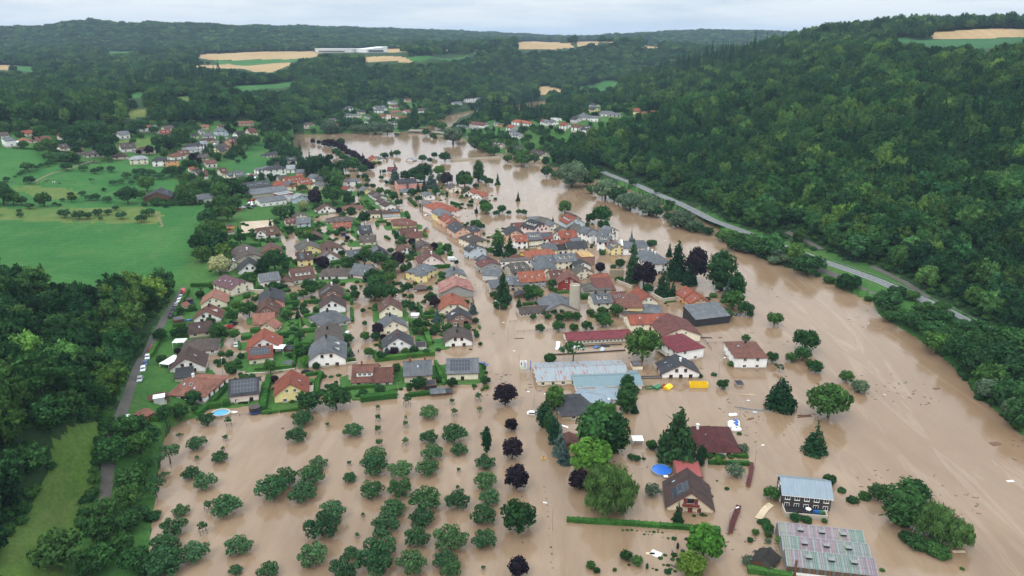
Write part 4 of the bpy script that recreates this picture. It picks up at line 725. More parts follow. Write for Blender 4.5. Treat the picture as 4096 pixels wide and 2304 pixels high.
T('A', 'orchard', ZM, "370,610,165 300,632,75 480,580,80 540,552,82 630,540,92 690,512,92 780,485,185 860,597,145 1080,605,115 1230,637,105 1295,602,92 1440,612,105 200,682,42 255,657,62 95,735,84 390,768,145 1460,782,92 1560,765,92 1700,772,82 1760,712,82 1345,858,64 915,925,84 1065,915,92 970,968,62 1150,980,105 1240,978,120 1385,1005,115 1510,925,82 810,990,62 770,1055,62 710,1038,62 840,1205,155 1020,1228,160 1140,1215,115 1270,1182,135 1400,1165,102 1570,1222,135 1830,1265,145 1930,1185,135 1880,1180,120 265,1195,82 255,1135,72 390,1088,110 1495,1105,90 1640,700,125 1760,650,110 1850,660,130 1950,670,130 2060,710,130 2210,690,200 1300,1230,60")
T('A', 'round', ZM, "1660,1035,250 570,1060,185 290,1040,125 60,1045,265 180,1045,190 640,410,235 1400,470,225 1900,870,210 930,1000,100 1830,960,110 20,930,200"); T('A', 'sparse', ZM, "1180,752,74 18,1185,40")
T('A', 'round', ZV, "310,315,115 1070,270,280 930,270,230 1250,255,300 1450,150,125 1380,310,200 2130,350,250 2060,310,180 2330,215,200 1720,250,80 1630,330,90 1330,340,100 1000,390,120 2250,260,100 520,110,90 60,80,130 540,70,120 1800,130,180 1700,160,140 1990,130,120"); T('A', 'purple', ZV, "1930,400,115 1790,390,60"); T('A', 'con', ZV, "1925,75,70 440,230,60 520,230,50 580,220,50")
T('B', 'round', ZV, "1060,560,245 1180,490,165 1350,280,300 1500,340,280 1640,350,200 1450,530,260 1620,620,200 1600,700,150 2040,915,195 2270,715,110 690,1310,285 840,1270,300 990,1260,200 880,1430,190 690,1470,180 1030,705,82 930,757,72 260,1025,130 400,985,110 2240,965,180 1280,975,95 280,1130,120 420,1145,130 550,1145,90 110,1155,62 1950,930,110 1740,1150,110 1100,1290,90 580,400,70 700,330,80 90,500,160 200,330,120 640,700,110 760,700,90 1450,760,90 1880,1180,120 2080,1170,90 2370,1240,160 2330,1310,120"); T('B', 'con', ZV, "1995,850,145 1720,1449,60"); T('B', 'cream', ZV, "1895,1440,140")

hr_ = [px('V', *q) for q in ((955, 50), (905, 220), (870, 380), (830, 500), (790, 720), (740, 920), (690, 1060))]
for a, b in zip(hr_[:-1], hr_[1:]):
    A, B = hit(*a), hit(*b); n = max(2, int(hypot(B[0] - A[0], B[1] - A[1]) / 2.1))
    for k in range(n):
        f = (k + R.random() * .5) / n; x, y = A[0] + (B[0] - A[0]) * f + R.uniform(-.5, .5), A[1] + (B[1] - A[1]) * f; u, v, _ = (a[0] + (b[0] - a[0]) * f, a[1] + (b[1] - a[1]) * f, 0); place_tree('bush', x, y, R.uniform(2.6, 4.0), 'of the grass strip hedgerow', u, v, R.uniform(.75, 1.05))

# ------------------------------------------------------------------ woods: the largest trees one by one, the rest as one mass each
HOUSE_SPOTS = []
LANES = [polyg('f', [(280, 322), (470, 412), (620, 512)]), polyg('i', [(1440, 1185), (1740, 1335), (1890, 1412)]), polyg('z', [(394, 2075), (476, 1683), (568, 1435), (678, 1243), (736, 1150)])]
PAST_PX = np.array([px('V', *q) for q in ((690, 140), (900, 110), (860, 400), (760, 800), (660, 1100), (420, 1449), (-60, 1449), (60, 1150), (330, 740), (560, 270))])
def scatter_woods(spots):
    sp = np.array(spots) if len(spots) else np.zeros((0, 3))
    pts = []
    bands = [(110, 420, 7.0), (420, 800, 7.8), (800, 1400, 9.2), (1400, 2100, 11), (2100, 3000, 13.5), (3000, 5600, 19)]
    for r0, r1, s in bands:
        x, y = np.meshgrid(np.arange(-r1 * .70, r1 * .70, s), np.arange(r0 * .7, r1, s)); x, y = x.ravel(), y.ravel()     # one tree per cell of a shaken grid
        x = x + rng.uniform(-.42, .42, len(x)) * s; y = y + rng.uniform(-.42, .42, len(y)) * s; r = np.hypot(x, y); k = (r >= r0) & (r < r1) & (np.abs(np.arctan2(x, y)) < RAD(43)); x, y = x[k], y[k]
        pts.append(np.stack([x, y, np.full(len(x), s)], 1))
    P = np.concatenate(pts); X, Y, S = P.T
    aa = (np.arctan2(X, Y) - AZ[0]) / (AZ[-1] - AZ[0]) * (NA - 1); ir = (np.log(np.hypot(X, Y)) - math.log(RR[0])) / (math.log(RR[-1]) - math.log(RR[0])) * (NR - 1)
    i, j = np.clip(ir.astype(int), 0, NR - 2), np.clip(aa.astype(int), 0, NA - 2); cl = CLS[i, j]
    z = np.array([h_at(a, b) for a, b in zip(X, Y)])
    inv = np.zeros(len(X), bool)
    for V_ in VILL: inv |= inside(V_, X, Y)
    keep = (cl == 0) | ((cl == 1) & inv & (rng.random(len(X)) < .85))
    keep &= (z > .25) & (dist_line(ROAD, X, Y) > 11)
    for V_ in LANES: keep &= dist_line(V_, X, Y) > 4.2
    for hx, hy, hr in sp: keep &= np.hypot(X - hx, Y - hy) > hr
    for e in TREES: keep &= np.hypot(X - e[0].location.x, Y - e[0].location.y) > e[5] * .33
    return X[keep], Y[keep], z[keep], S[keep], inv[keep]
def project(x, y, z):
    fw = y * CP - (z - CAM_H) * SP; up = y * SP + (z - CAM_H) * CP
    return 2048 + F_PX * x / fw, 1152 - F_PX * up / fw, fw
def scatter_nodes(name, src):
    ng = bpy.data.node_groups.new(name + '_nodes', 'GeometryNodeTree'); ng.interface.new_socket('Geometry', in_out='INPUT', socket_type='NodeSocketGeometry'); ng.interface.new_socket('Geometry', in_out='OUTPUT', socket_type='NodeSocketGeometry')
    N = ng.nodes; L = ng.links; gi = N.new('NodeGroupInput'); go = N.new('NodeGroupOutput'); jn = N.new('GeometryNodeJoinGeometry')
    for c in reversed(src):
        oi = N.new('GeometryNodeObjectInfo'); oi.inputs['Object'].default_value = c; oi.transform_space = 'ORIGINAL'
        gt = N.new('GeometryNodeGeometryToInstance'); L.new(oi.outputs['Geometry'], gt.inputs[0]); L.new(gt.outputs[0], jn.inputs[0])
    ip = N.new('GeometryNodeInstanceOnPoints'); L.new(gi.outputs[0], ip.inputs['Points']); L.new(jn.outputs[0], ip.inputs['Instance']); ip.inputs['Pick Instance'].default_value = True
    def attr(nm, ty):
        q = N.new('GeometryNodeInputNamedAttribute'); q.data_type = ty; q.inputs['Name'].default_value = nm; return q.outputs['Attribute']
    L.new(attr('tree_kind', 'INT'), ip.inputs['Instance Index']); L.new(attr('tree_scale', 'FLOAT_VECTOR'), ip.inputs['Scale'])
    cb = N.new('ShaderNodeCombineXYZ'); L.new(attr('tree_turn', 'FLOAT'), cb.inputs[2]); er = N.new('FunctionNodeEulerToRotation'); L.new(cb.outputs[0], er.inputs[0]); L.new(er.outputs[0], ip.inputs['Rotation'])
    L.new(ip.outputs[0], go.inputs[0])
    return ng
def woods():
    X, Y, Z, S, V_ = scatter_woods(HOUSE_SPOTS)
    wid = S * rng.uniform(.95, 1.65, len(X)); wid = np.where(V_, wid * .6, wid)
    # patches of one species, lone bright or dark crowns
    hf = np.where(np.hypot(X, Y) > 2100, .75, 1.15) * wid; keep = np.ones(len(X), bool)      # woods stop short of the open fields in front of the plateau
    for f in (.25, .6, .95):
        uu, vv, _ = project(X, Y, Z + hf * f)
        for PP in FIELD_PX: keep &= ~((np.hypot(X, Y) > 560) & inside(PP, uu, vv))
        keep &= ~((np.hypot(X, Y) < 330) & inside(PAST_PX, uu, vv))
        rr_ = np.hypot(X, Y)
        for hh in HOUSES:
            hd = hypot(hh[0].location.x, hh[0].location.y)
            if hd > 540: pw_ = F_PX / hd; keep &= ~((rr_ < hd + 4) & (rr_ > hd * .6) & (np.abs(uu - hh[1]) < pw_ * (hh[9] * .5 + wid * .28)) & (vv > hh[2] - .3 * pw_) & (vv < hh[2] + 4 * pw_))
    X, Y, Z, S, V_, wid = X[keep], Y[keep], Z[keep], S[keep], V_[keep], wid[keep]
    u, v, fw = project(X, Y, Z + wid * .7); inframe = (u > -40) & (u < 4136) & (v < 2400)
    hid = np.zeros(len(X), bool)      # hidden behind a ridge
    for k in np.where(inframe)[0]:
        r = hypot(X[k], Y[k]); m = RR < r * .985; a = (atan2(X[k], Y[k]) - AZ[0]) / (AZ[-1] - AZ[0]) * (NA - 1); col = np.maximum(H[:, int(a)], 0)
        sl = (Z[k] + wid[k] * 1.1 - CAM_H) / r; hid[k] = (col[m] > CAM_H + sl * RR[m]).any()
    size = np.where(inframe & ~hid, wid / fw, 0); order = np.argsort(-size)
    big = order[:300]
    sp = ['left wood below the meadow', 'wooded slope above the river road', 'hedgerow trees of the far villages']
    for k in big:
        side = sp[0] if X[k] < -60 and Y[k] < 620 else sp[1] if X[k] > 0 and Y[k] < 760 else sp[2]
        tint = R.choice([.8, .9, 1.0, 1.0, 1.1, 1.25, 1.5]); place_tree('forest', X[k], Y[k], wid[k], side, u[k], v[k], R.uniform(.95, 1.35), tint, Z[k])
    rest = np.ones(len(X), bool); rest[big] = False; rest &= ~hid
    def mass(name, sel, label, hs=(.8, 1.6)):
        n = int(sel.sum())
        if not n: return
        me = bpy.data.meshes.new(name); me.vertices.add(n)
        me.vertices.foreach_set("co", np.stack([X[sel], Y[sel], Z[sel] - .4], 1).astype(np.float32).ravel())
        w = wid[sel]; a = me.attributes.new('tree_scale', 'FLOAT_VECTOR', 'POINT'); a.data.foreach_set("vector", np.stack([w, w, w * rng.uniform(*hs, n)], 1).astype(np.float32).ravel())
        a = me.attributes.new('tree_turn', 'FLOAT', 'POINT'); a.data.foreach_set("value", rng.uniform(0, 2 * pi, n).astype(np.float32))
        # most are broadleaved, conifers gather in patches
        pat = np.sin(X[sel] / 95.0 + 1.3) * np.sin(Y[sel] / 130.0 + X[sel] / 300) + rng.normal(0, .25, n)
        idx_ = np.where((pat > .95) & (np.hypot(X[sel], Y[sel]) < 1500), 5, rng.integers(0, 5, n)); a = me.attributes.new('tree_kind', 'INT', 'POINT'); a.data.foreach_set("value", idx_.astype(np.int32))
        o = link(name, me); tag(o, kind='stuff'); o['label'] = label
        src = []
        for e in TREES:
            if e[3] == 'forest':
                c = [q for q in e[0].children if q.name.startswith('crown')][0]
                if c.data.name not in [q.data.name for q in src]: src.append(c)
            if len(src) == 5: break
        src.append([q for q in [e for e in TREES if e[3] == 'con'][0][0].children if q.name.startswith('crown')][0])
        ng = scatter_nodes(name, src)
        md = o.modifiers.new('scatter', 'NODES'); md.node_group = ng
    right = (X > 0) & (Y < 1560) & (X > -20 + Y * .03)
    mass('hillside_forest', rest & right & ~V_, 'dense green forest covering the long slope right of the river')
    mass('left_forest', rest & ~right & (Y < 900) & ~V_, 'dense wood on the lower left slope')
    mass('middle_forest', rest & ~right & (Y >= 900) & (Y < 2300) & ~V_, 'woods on the hills behind the far village', (.7, 1.2))
    mass('far_forest', rest & ~right & (Y >= 2300) & ~V_ | (rest & right & (Y >= 1560)), 'far off forest on the ridges along the horizon', (.5, .75))
    mass('village_greenery', rest & V_, 'trees and shrubs between the far village houses', (.8, 1.1))
    def shrubs(name, X, Y, w, label, fams=('bush',)):
        nonlocal_ = (X, Y, w)
        n = len(X); me = bpy.data.meshes.new(name); me.vertices.add(n); z = np.array([max(h_at(a, b), -.3) for a, b in zip(X, Y)])
        me.vertices.foreach_set("co", np.stack([X, Y, z - .1], 1).astype(np.float32).ravel())
        a = me.attributes.new('tree_scale', 'FLOAT_VECTOR', 'POINT'); a.data.foreach_set("vector", np.stack([w, w, w * rng.uniform(.7, 1.3, n)], 1).astype(np.float32).ravel())
        a = me.attributes.new('tree_turn', 'FLOAT', 'POINT'); a.data.foreach_set("value", rng.uniform(0, 2 * pi, n).astype(np.float32)); a = me.attributes.new('tree_kind', 'INT', 'POINT'); a.data.foreach_set("value", rng.integers(0, 3, n).astype(np.int32))
        o = link(name, me); tag(o, kind='stuff'); o['label'] = label; md = o.modifiers.new('scatter', 'NODES'); md.node_group = scatter_nodes(name, [[q for q in e[0].children if q.name.startswith('crown') and q.data == d][0] for d in FAM['bush'][0] for e in [[t for t in TREES if t[3] == 'bush' and any(q.data == d for q in t[0].children)][0]]])
    x, y = np.meshgrid(np.arange(-420, 520, 3.6), np.arange(90, 640, 3.6)); x, y = x.ravel(), y.ravel(); x = x + rng.uniform(-1.6, 1.6, len(x)); y = y + rng.uniform(-1.6, 1.6, len(y)); r = np.hypot(x, y)
    aa = (np.arctan2(x, y) - AZ[0]) / (AZ[-1] - AZ[0]) * (NA - 1); ir = (np.log(np.maximum(r, 63)) - math.log(RR[0])) / (math.log(RR[-1]) - math.log(RR[0])) * (NR - 1)
    k = (CLS[np.clip(ir.astype(int), 0, NR - 2), np.clip(aa.astype(int), 0, NA - 2)] == 0) & (r < 640) & (r > 95) & (np.abs(np.arctan2(x, y)) < RAD(43)) & (dist_line(ROAD, x, y) > 9)
    for V2 in LANES: k &= dist_line(V2, x, y) > 3.2
    zz = np.array([max(h_at(a, b), 0) for a, b in zip(x, y)]); uu, vv, _ = project(x, y, zz + 1.8); k &= ~inside(PAST_PX, uu, vv)
    x, y = x[k], y[k]; shrubs('undergrowth', x, y, rng.uniform(2.2, 4.6, len(x)), 'shrubs and brambles under and along the edge of the woods')
    EST = [polyg('z', q) for q in ([(840, 1000), (1000, 830), (1400, 790), (1560, 830), (1760, 1080), (1900, 1300), (1960, 1560), (1400, 1600), (1100, 1560), (900, 1560), (830, 1350)], [(1700, 740), (2150, 740), (2420, 900), (2400, 1010), (2100, 1100), (1900, 1000)])]
    ST = [polyg('z', q) for q in ([(1480, 640), (1640, 800), (1760, 930), (1880, 1090), (1960, 1260), (2020, 1520)], [(1160, 950), (1240, 1120)], [(1415, 1180), (1470, 1560)], [(1000, 1560), (1180, 1500), (1480, 1450), (1960, 1420)], [(960, 1400), (1000, 1200), (1120, 1160)], [(1490, 880), (1560, 1010)], [(1290, 880), (1420, 800)])]
    n = 17000; x = rng.uniform(-190, 60, n); y = rng.uniform(225, 640, n); k = inside(EST[0], x, y) | (inside(EST[1], x, y) & (rng.random(n) < .35)); near = np.zeros(n, bool); clear_ = np.ones(n, bool)
    for hx, hy, hr in HOUSE_SPOTS: d = np.hypot(x - hx, y - hy); near |= d < hr + 6.5; clear_ &= d > hr * .92
    k &= near & clear_ & (np.sin(x / 5.3 + y / 9.1) + np.sin(y / 4.7 - x / 7.3) + rng.normal(0, .5, n) > -.05)
    for V2 in ST: k &= dist_line(V2, x, y) > 6
    for h_ in HOUSES:                                   # garden plots that rise just clear of the water
        if h_[6] not in (ZE_, 'in the garden estate', 'on the lane below the left wood') or h_[7] != 'house' and h_[7] != 'annexe': continue
        o = h_[0]; hx, hy = o.location.x, o.location.y
        if h_at(hx, hy) > .1 or R.random() > (.85 if hx < -70 else .55): continue
        L, wd = h_[9] / 2 + R.uniform(2.5, 7), 5 + R.uniform(2.5, 7); ring = []
        for t_ in range(36):
            a = t_ / 36 * 2 * pi; q = (abs(cos(a)) ** 5 + abs(sin(a)) ** 5) ** (-.2); lx, ly = L * cos(a) * q + R.uniform(-.5, .5), wd * sin(a) * q + R.uniform(-.5, .5); rz = o.rotation_euler[2]; wx, wy = lx * cos(rz) - ly * sin(rz), lx * sin(rz) + ly * cos(rz); s_ = 1.0
            while s_ > .3 and min(dist_line(V2, np.array([hx + wx * s_]), np.array([hy + wy * s_]))[0] for V2 in ST) < 4.5: s_ -= .06
            ring.append((wx * s_, wy * s_))
        z = R.uniform(.08, .16); mb = MB(); mb.face([(a, b, z) for a, b in ring])
        for t_ in range(36): a, b = ring[t_], ring[(t_ + 1) % 36]; mb.face([(a[0] * 1.05, a[1] * 1.05, -.5), (b[0] * 1.05, b[1] * 1.05, -.5), (b[0], b[1], z), (a[0], a[1], z)])
        tag(mb.build('garden_lawn', M['grassland'], loc=(hx, hy, 0)), kind='structure')
    x, y = x[k], y[k]; shrubs('garden_greenery', x, y, rng.uniform(.9, 2.9, len(x)), 'garden shrubs and flower beds half drowned between the houses'); print('undergrowth', len(x))
    mb = MB(); nd = 0; g = np.random.default_rng(3)                 # drifting twigs, straw and scraps
    while nd < 900:
        x, y = g.uniform(-140, 190), 150 + 480 * g.random() ** 1.6
        if h_at(x, y) > 0 or (y < 232 and x < 25) or np.sin(x / 11 + y / 17) + np.sin(y / 9 - x / 23) + g.normal(0, .3) < .9: continue
        l, w, a = g.uniform(.15, .75), g.uniform(.05, .2), g.uniform(0, pi); c_, s_ = cos(a), sin(a); q = [(x + px_ * c_ - py_ * s_, y + px_ * s_ + py_ * c_) for px_, py_ in ((-l, -w), (l, -w), (l, w), (-l, w))]
        mb.solid([(a_, b_, -.03) for a_, b_ in q] + [(a_, b_, .07) for a_, b_ in q], [(4, 5, 6, 7), (0, 1, 5, 4), (1, 2, 6, 5), (2, 3, 7, 6), (3, 0, 4, 7)], int(g.choice(4, p=[.5, .27, .2, .03]))); nd += 1
    tag(mb.build('drift_litter', [M['wooddark'], M['wood'], M['leaf_hedge'], M['white']]), kind='stuff')
    print('forest points', len(X), 'kept', int(rest.sum()), 'hidden', int(hid.sum()))

# ------------------------------------------------------------------ houses
WN = dict(w='white', cream='cream', yellow='pale yellow', orange='orange', peach='peach', pink='pink', pinkw='pale pink', beige='beige', bg='grey beige', lgrey='light grey', grey='grey', paleblue='pale blue', brightyellow='bright yellow', red='dark red', slate='slate clad', brown='brown wooden', stone='stone', brick='brick', black='black', darkwood='dark wooden')
RN = dict(gr='grey', dg='dark grey', lg='light grey', ogr='weathered grey', b='brown', bgr='grey brown', dbr='dark brown', rbr='reddish brown', rbr2='light brick red', red='brick red', ored='orange red', drd='dull dark red', crim='crimson', crimd='dark maroon', pur='purple brown', black='mossy black', straw='straw littered', rust='rusty red metal', metal='grey metal', mrust='rust streaked grey metal', teal='teal metal', redflat='red flat', white='white')
KN = dict(g='gable', h='hipped', k='half hipped', p='pyramid', f='flat', s='lean-to')
WMESH = {}
M['skyglass'] = plain('skyglass', (150, 160, 170), .1, var=.1)
def window_mesh(w, h, fr='frame'):
    key = (round(w, 1), round(h, 1), fr)
    if key not in WMESH:
        m = MB(); a, b = key[0] / 2 + .12, key[1] / 2 + .12; i, j = key[0] / 2, key[1] / 2
        o = [(-a, -b), (a, -b), (a, b), (-a, b)]; n = [(-i, -j), (i, -j), (i, j), (-i, j)]
        for k in range(4):
            p, q, r, s = o[k], o[(k + 1) % 4], n[(k + 1) % 4], n[k]
            m.face([(p[0], .09, p[1]), (s[0], .09, s[1]), (r[0], .09, r[1]), (q[0], .09, q[1])], 0)
            m.face([(p[0], 0, p[1]), (p[0], .09, p[1]), (q[0], .09, q[1]), (q[0], 0, q[1])], 0)
        m.face([(n[0][0], .03, n[0][1]), (n[3][0], .03, n[3][1]), (n[2][0], .03, n[2][1]), (n[1][0], .03, n[1][1])], 1)
        m.box(-.04, .04, .03, .085, -j, j, 0); m.box(-a - .05, a + .05, 0, .2, -b - .06, -b, 0)
        WMESH[key] = m.mesh('window', [M[fr], M['glass']])
    return WMESH[key]
def slab_mesh(w, h, t, mats):
    m = MB(); m.box(-w / 2, w / 2, -h / 2, h / 2, 0, t, 0); m.box(-w / 2 + .09, w / 2 - .09, -h / 2 + .09, h / 2 - .09, t, t + .012, 1); return m.mesh('panel', mats)
SKY = slab_mesh(.78, 1.18, .1, [M['dark'], M['skyglass']]); SKY2 = slab_mesh(.95, 1.3, .1, [M['steel'], M['glass']]); PANEL = slab_mesh(1.03, 1.68, .07, [M['car_grey'], M['solar']])
ch = MB(); ch.box(-.35, .35, -.35, .35, -1.2, 1.0); ch.box(-.43, .43, -.43, .43, 1.0, 1.14); ch.tube((0, 0, 1.14), (0, 0, 1.4), .14)
CHIM = {k: None for k in ('brickc', 'dark', 'white')}
for k in CHIM: CHIM[k] = ch.mesh('chimney', [M[k]])
PUFF = {}
HOUSES = []
FARZ = ('in the old village', 'around the school and farm', 'on the right wooded slope', 'in the hillside village')
def roof_mesh(kind, X, Y, hr, ze, t, yk, zk, a, mat):
    E = {(sx, sy): (sx * X, sy * Y, ze) for sx in (-1, 1) for sy in (-1, 1)}; K = {(sx, sy): (sx * X, sy * yk, zk) for sx in (-1, 1) for sy in (-1, 1)}; r = X - (a if kind in 'hk' else 0); Rr = {s: (s * r, 0, hr) for s in (-1, 1)}
    if kind == 'g': F = [[E[-1, -1], E[1, -1], Rr[1], Rr[-1]], [E[1, 1], E[-1, 1], Rr[-1], Rr[1]]]; Bd = [E[-1, -1], E[1, -1], Rr[1], E[1, 1], E[-1, 1], Rr[-1]]
    elif kind == 'k':
        F = [[E[-1, -1], E[1, -1], K[1, -1], Rr[1], Rr[-1], K[-1, -1]], [E[1, 1], E[-1, 1], K[-1, 1], Rr[-1], Rr[1], K[1, 1]], [K[1, -1], K[1, 1], Rr[1]], [K[-1, 1], K[-1, -1], Rr[-1]]]
        Bd = [E[-1, -1], E[1, -1], K[1, -1], K[1, 1], E[1, 1], E[-1, 1], K[-1, 1], K[-1, -1]]
    else:
        if r < .2: F = [[E[-1, -1], E[1, -1], (0, 0, hr)], [E[1, -1], E[1, 1], (0, 0, hr)], [E[1, 1], E[-1, 1], (0, 0, hr)], [E[-1, 1], E[-1, -1], (0, 0, hr)]]
        else: F = [[E[-1, -1], E[1, -1], Rr[1], Rr[-1]], [E[1, 1], E[-1, 1], Rr[-1], Rr[1]], [E[1, -1], E[1, 1], Rr[1]], [E[-1, 1], E[-1, -1], Rr[-1]]]
        Bd = [E[-1, -1], E[1, -1], E[1, 1], E[-1, 1]]
    m = MB(); dn = lambda p: (p[0], p[1], p[2] - t)
    for f in F: m.face(f); m.face([dn(p) for p in reversed(f)])
    for k in range(len(Bd)): p, q = Bd[k], Bd[(k + 1) % len(Bd)]; m.face([dn(p), dn(q), q, p], 1)
    if kind != 'p' and r > 1: m.tube((-r, 0, hr + .02), (r, 0, hr + .02), .11, n=5)          # ridge tiles
    return m.mesh('roof', [M[mat], M['frame_d'] if mat[5:] not in ('metal', 'teal', 'mrust', 'white') else M['frame']])
def house(zone, tile, x1, y1, x2, y2, w, hr, he, wall, roof, kind='g', opts='', name='house', note=None, group=None):
    hk = .84 if zone in FARZ else .70; rise = (hr - he) * (.82 if hk < .8 else .9); hr = hr * hk; he = max(hr - rise, 1.0) if kind not in 'f' else hr; w = w * (.93 if w > 6 else 1.0)     # heights above the flood: the lowest metre or two is under water
    A, B = at(tile, x1, y1, hr), at(tile, x2, y2, hr)
    mx, my = (A[0] + B[0]) / 2, (A[1] + B[1]) / 2; Lr = hypot(B[0] - A[0], B[1] - A[1]); rz = atan2(B[1] - A[1], B[0] - A[0])
    if kind == 'g' and Lr > 2.4 * w and 'L' not in opts: Lr = 2.4 * w
    L = max(Lr, w * .75 if kind in 'g' else 1.0)
    if kind == 'k': L = Lr + .34 * w
    if kind == 'h': L = Lr + .8 * w
    if kind == 'p': L = w
    L = max(L, min(w * .85, 8)); z0 = ground(mx, my)
    if kind == 's':                                     # the noted line is the high edge, the roof falls towards the camera side
        n = (-sin(rz), cos(rz)); s = -1 if n[0] * -mx + n[1] * -my < 0 else 1; mx += n[0] * s * w / 2; my += n[1] * s * w / 2
    e = empty(name, (mx, my, z0), rz); dep = hypot(mx, my); fl = h_at(mx, my) <= .05
    ca, sa = cos(-rz), sin(-rz); cxl, cyl = -mx * ca - -my * sa, -mx * sa + -my * ca      # the camera's ground point in house axes
    vs = 1 if cyl > 0 else -1; base = -1.6 if fl else -3.0
    ohg, oh, t = (.45, .5, .22) if w > 6.5 else (.2, .25, .14)
    wmat, rmat = M['wall_' + wall], 'roof_' + roof; wl = MB(); X = L / 2; sl = (hr - he) / (w / 2)
    wx = X - ohg
    if kind in 'ghkp':
        yk = .2 * w; zk = hr - sl * yk; a = .75 * yk if kind == 'k' else min(.44 * w, X * .98)
        if kind == 'p': a = X + oh
        rf = link('roof', roof_mesh('h' if kind == 'p' else kind, X if kind in 'gk' else X + oh, w / 2 + oh, hr, he - sl * oh, t, yk, zk, a, rmat), e)
        if kind in 'hp': wx = X
        top = he - t + .03
        prof = {'g': [(0, hr - t + .02)], 'k': [(yk, zk - t + .02), (-yk, zk - t + .02)]}.get(kind, [])
        for s in (-1, 1): wl.face([(s * wx, -w / 2, base), (s * wx, w / 2, base), (s * wx, w / 2, top)] + [(s * wx, y, z) for y, z in prof] + [(s * wx, -w / 2, top)])
        for s in (-1, 1): wl.face([(-wx, s * w / 2, base), (wx, s * w / 2, base), (wx, s * w / 2, top), (-wx, s * w / 2, top)])
    elif kind == 'f':
        wx = X; wl.box(-X, X, -w / 2, w / 2, base, hr - .25); m = MB(); m.box(-X - .12, X + .12, -w / 2 - .12, w / 2 + .12, hr - .24, hr, 1); m.box(-X + .25, X - .25, -w / 2 + .25, w / 2 - .25, hr, hr + .03, 0)
        rf = m.build('roof', [M[rmat], M['frame' if roof in ('white', 'lg') else 'frame_d']], e); he = hr
    else:
        wx = X; hi, lo = hr, he; m = MB(); y0, y1 = (-w / 2 - .3, w / 2 + .3) if vs > 0 else (w / 2 + .3, -w / 2 - .3)
        m.solid([(-X - .2, y0, hi), (X + .2, y0, hi), (X + .2, y1, lo), (-X - .2, y1, lo), (-X - .2, y0, hi - .2), (X + .2, y0, hi - .2), (X + .2, y1, lo - .2), (-X - .2, y1, lo - .2)], [(0, 1, 2, 3), (7, 6, 5, 4), (0, 4, 5, 1), (1, 5, 6, 2), (2, 6, 7, 3), (3, 7, 4, 0)])
        rf = m.build('roof', M[rmat], e); yb, yf = -vs * w / 2, vs * w / 2
        wl.solid([(-X, yb, base), (X, yb, base), (X, yf, base), (-X, yf, base), (-X, yb, hi - .25), (X, yb, hi - .25), (X, yf, lo - .25), (-X, yf, lo - .25)], [(0, 1, 5, 4), (1, 2, 6, 5), (2, 3, 7, 6), (3, 0, 4, 7)])
    wl.build('wall', wmat, e)
    # windows and doors on the walls that face the valley in front
    if 'n' not in opts and w > 4.6:
        far = dep > 640; ww, wh = (1.25, 1.3) if far else (1.05, 1.15)
        if 'S' in opts: ww, wh = .9, .8
        fr = 'frame' if wall not in ('w', 'lgrey', 'pinkw') or R.random() < .4 else 'frame_d'
        z1 = min(.85 if fl else 1.2, he - .95)
        rows = [z1] + ([he - 1.1] if he > z1 + 2.5 else [])
        if he > 6.2: rows = [z1, (z1 + he - 1.1) / 2, he - 1.1]
        if kind == 's': rows = [min(z1, he - .8)]
        if 'a' in opts: rows = rows[-1:]
        wm_ = window_mesh(ww, wh, fr); door = False
        for sy in (-1, 1):
            if (cyl - sy * w / 2) * sy < -.1 * abs(cyl): continue
            n = max(1, int(2 * wx / (4.4 if far else 3.3)))
            for q in opts.split():
                if q[0] == 'w': n = int(q[1:])
            for rz_ in rows:
                for k in range(n):
                    if R.random() < .12 and n > 2 and 'w' not in opts: continue
                    xk = -wx + (k + .5) * 2 * wx / n + (0 if 'w' in opts else R.uniform(-.25, .25))
                    if not door and rz_ == rows[0] and n > 1 and k == n // 2 and not far and 'w' not in opts and he > 2.4:
                        link('door', window_mesh(1.0, 1.9, 'frame_d'), e, (xk, sy * (w / 2), min(z1 - .3, he - 1.3)), (0, 0, 0 if sy > 0 else pi)); door = True; continue
                    link('window', wm_, e, (xk, sy * (w / 2), rz_), (0, 0, 0 if sy > 0 else pi))
        for sx in (-1, 1):
            if (cxl - sx * wx) * sx < -.1 * abs(cxl): continue
            n = 1 if w < 7.5 else 2 if w < 13 else 3
            for rz_ in rows:
                for k in range(n):
                    if R.random() < .15: continue
                    link('window', wm_, e, (sx * wx, (-w / 2 + (k + .5) * w / n) * .8, rz_), (0, 0, -pi / 2 if sx > 0 else pi / 2))
            if kind in 'gk' and hr - he > 2.2:
                for k in ((-1, 1) if w > 9 else (0,)): link('window', window_mesh(ww * .85, wh * .9, fr), e, (sx * wx, k * w * .12, he + (hr - he) * .3), (0, 0, -pi / 2 if sx > 0 else pi / 2))
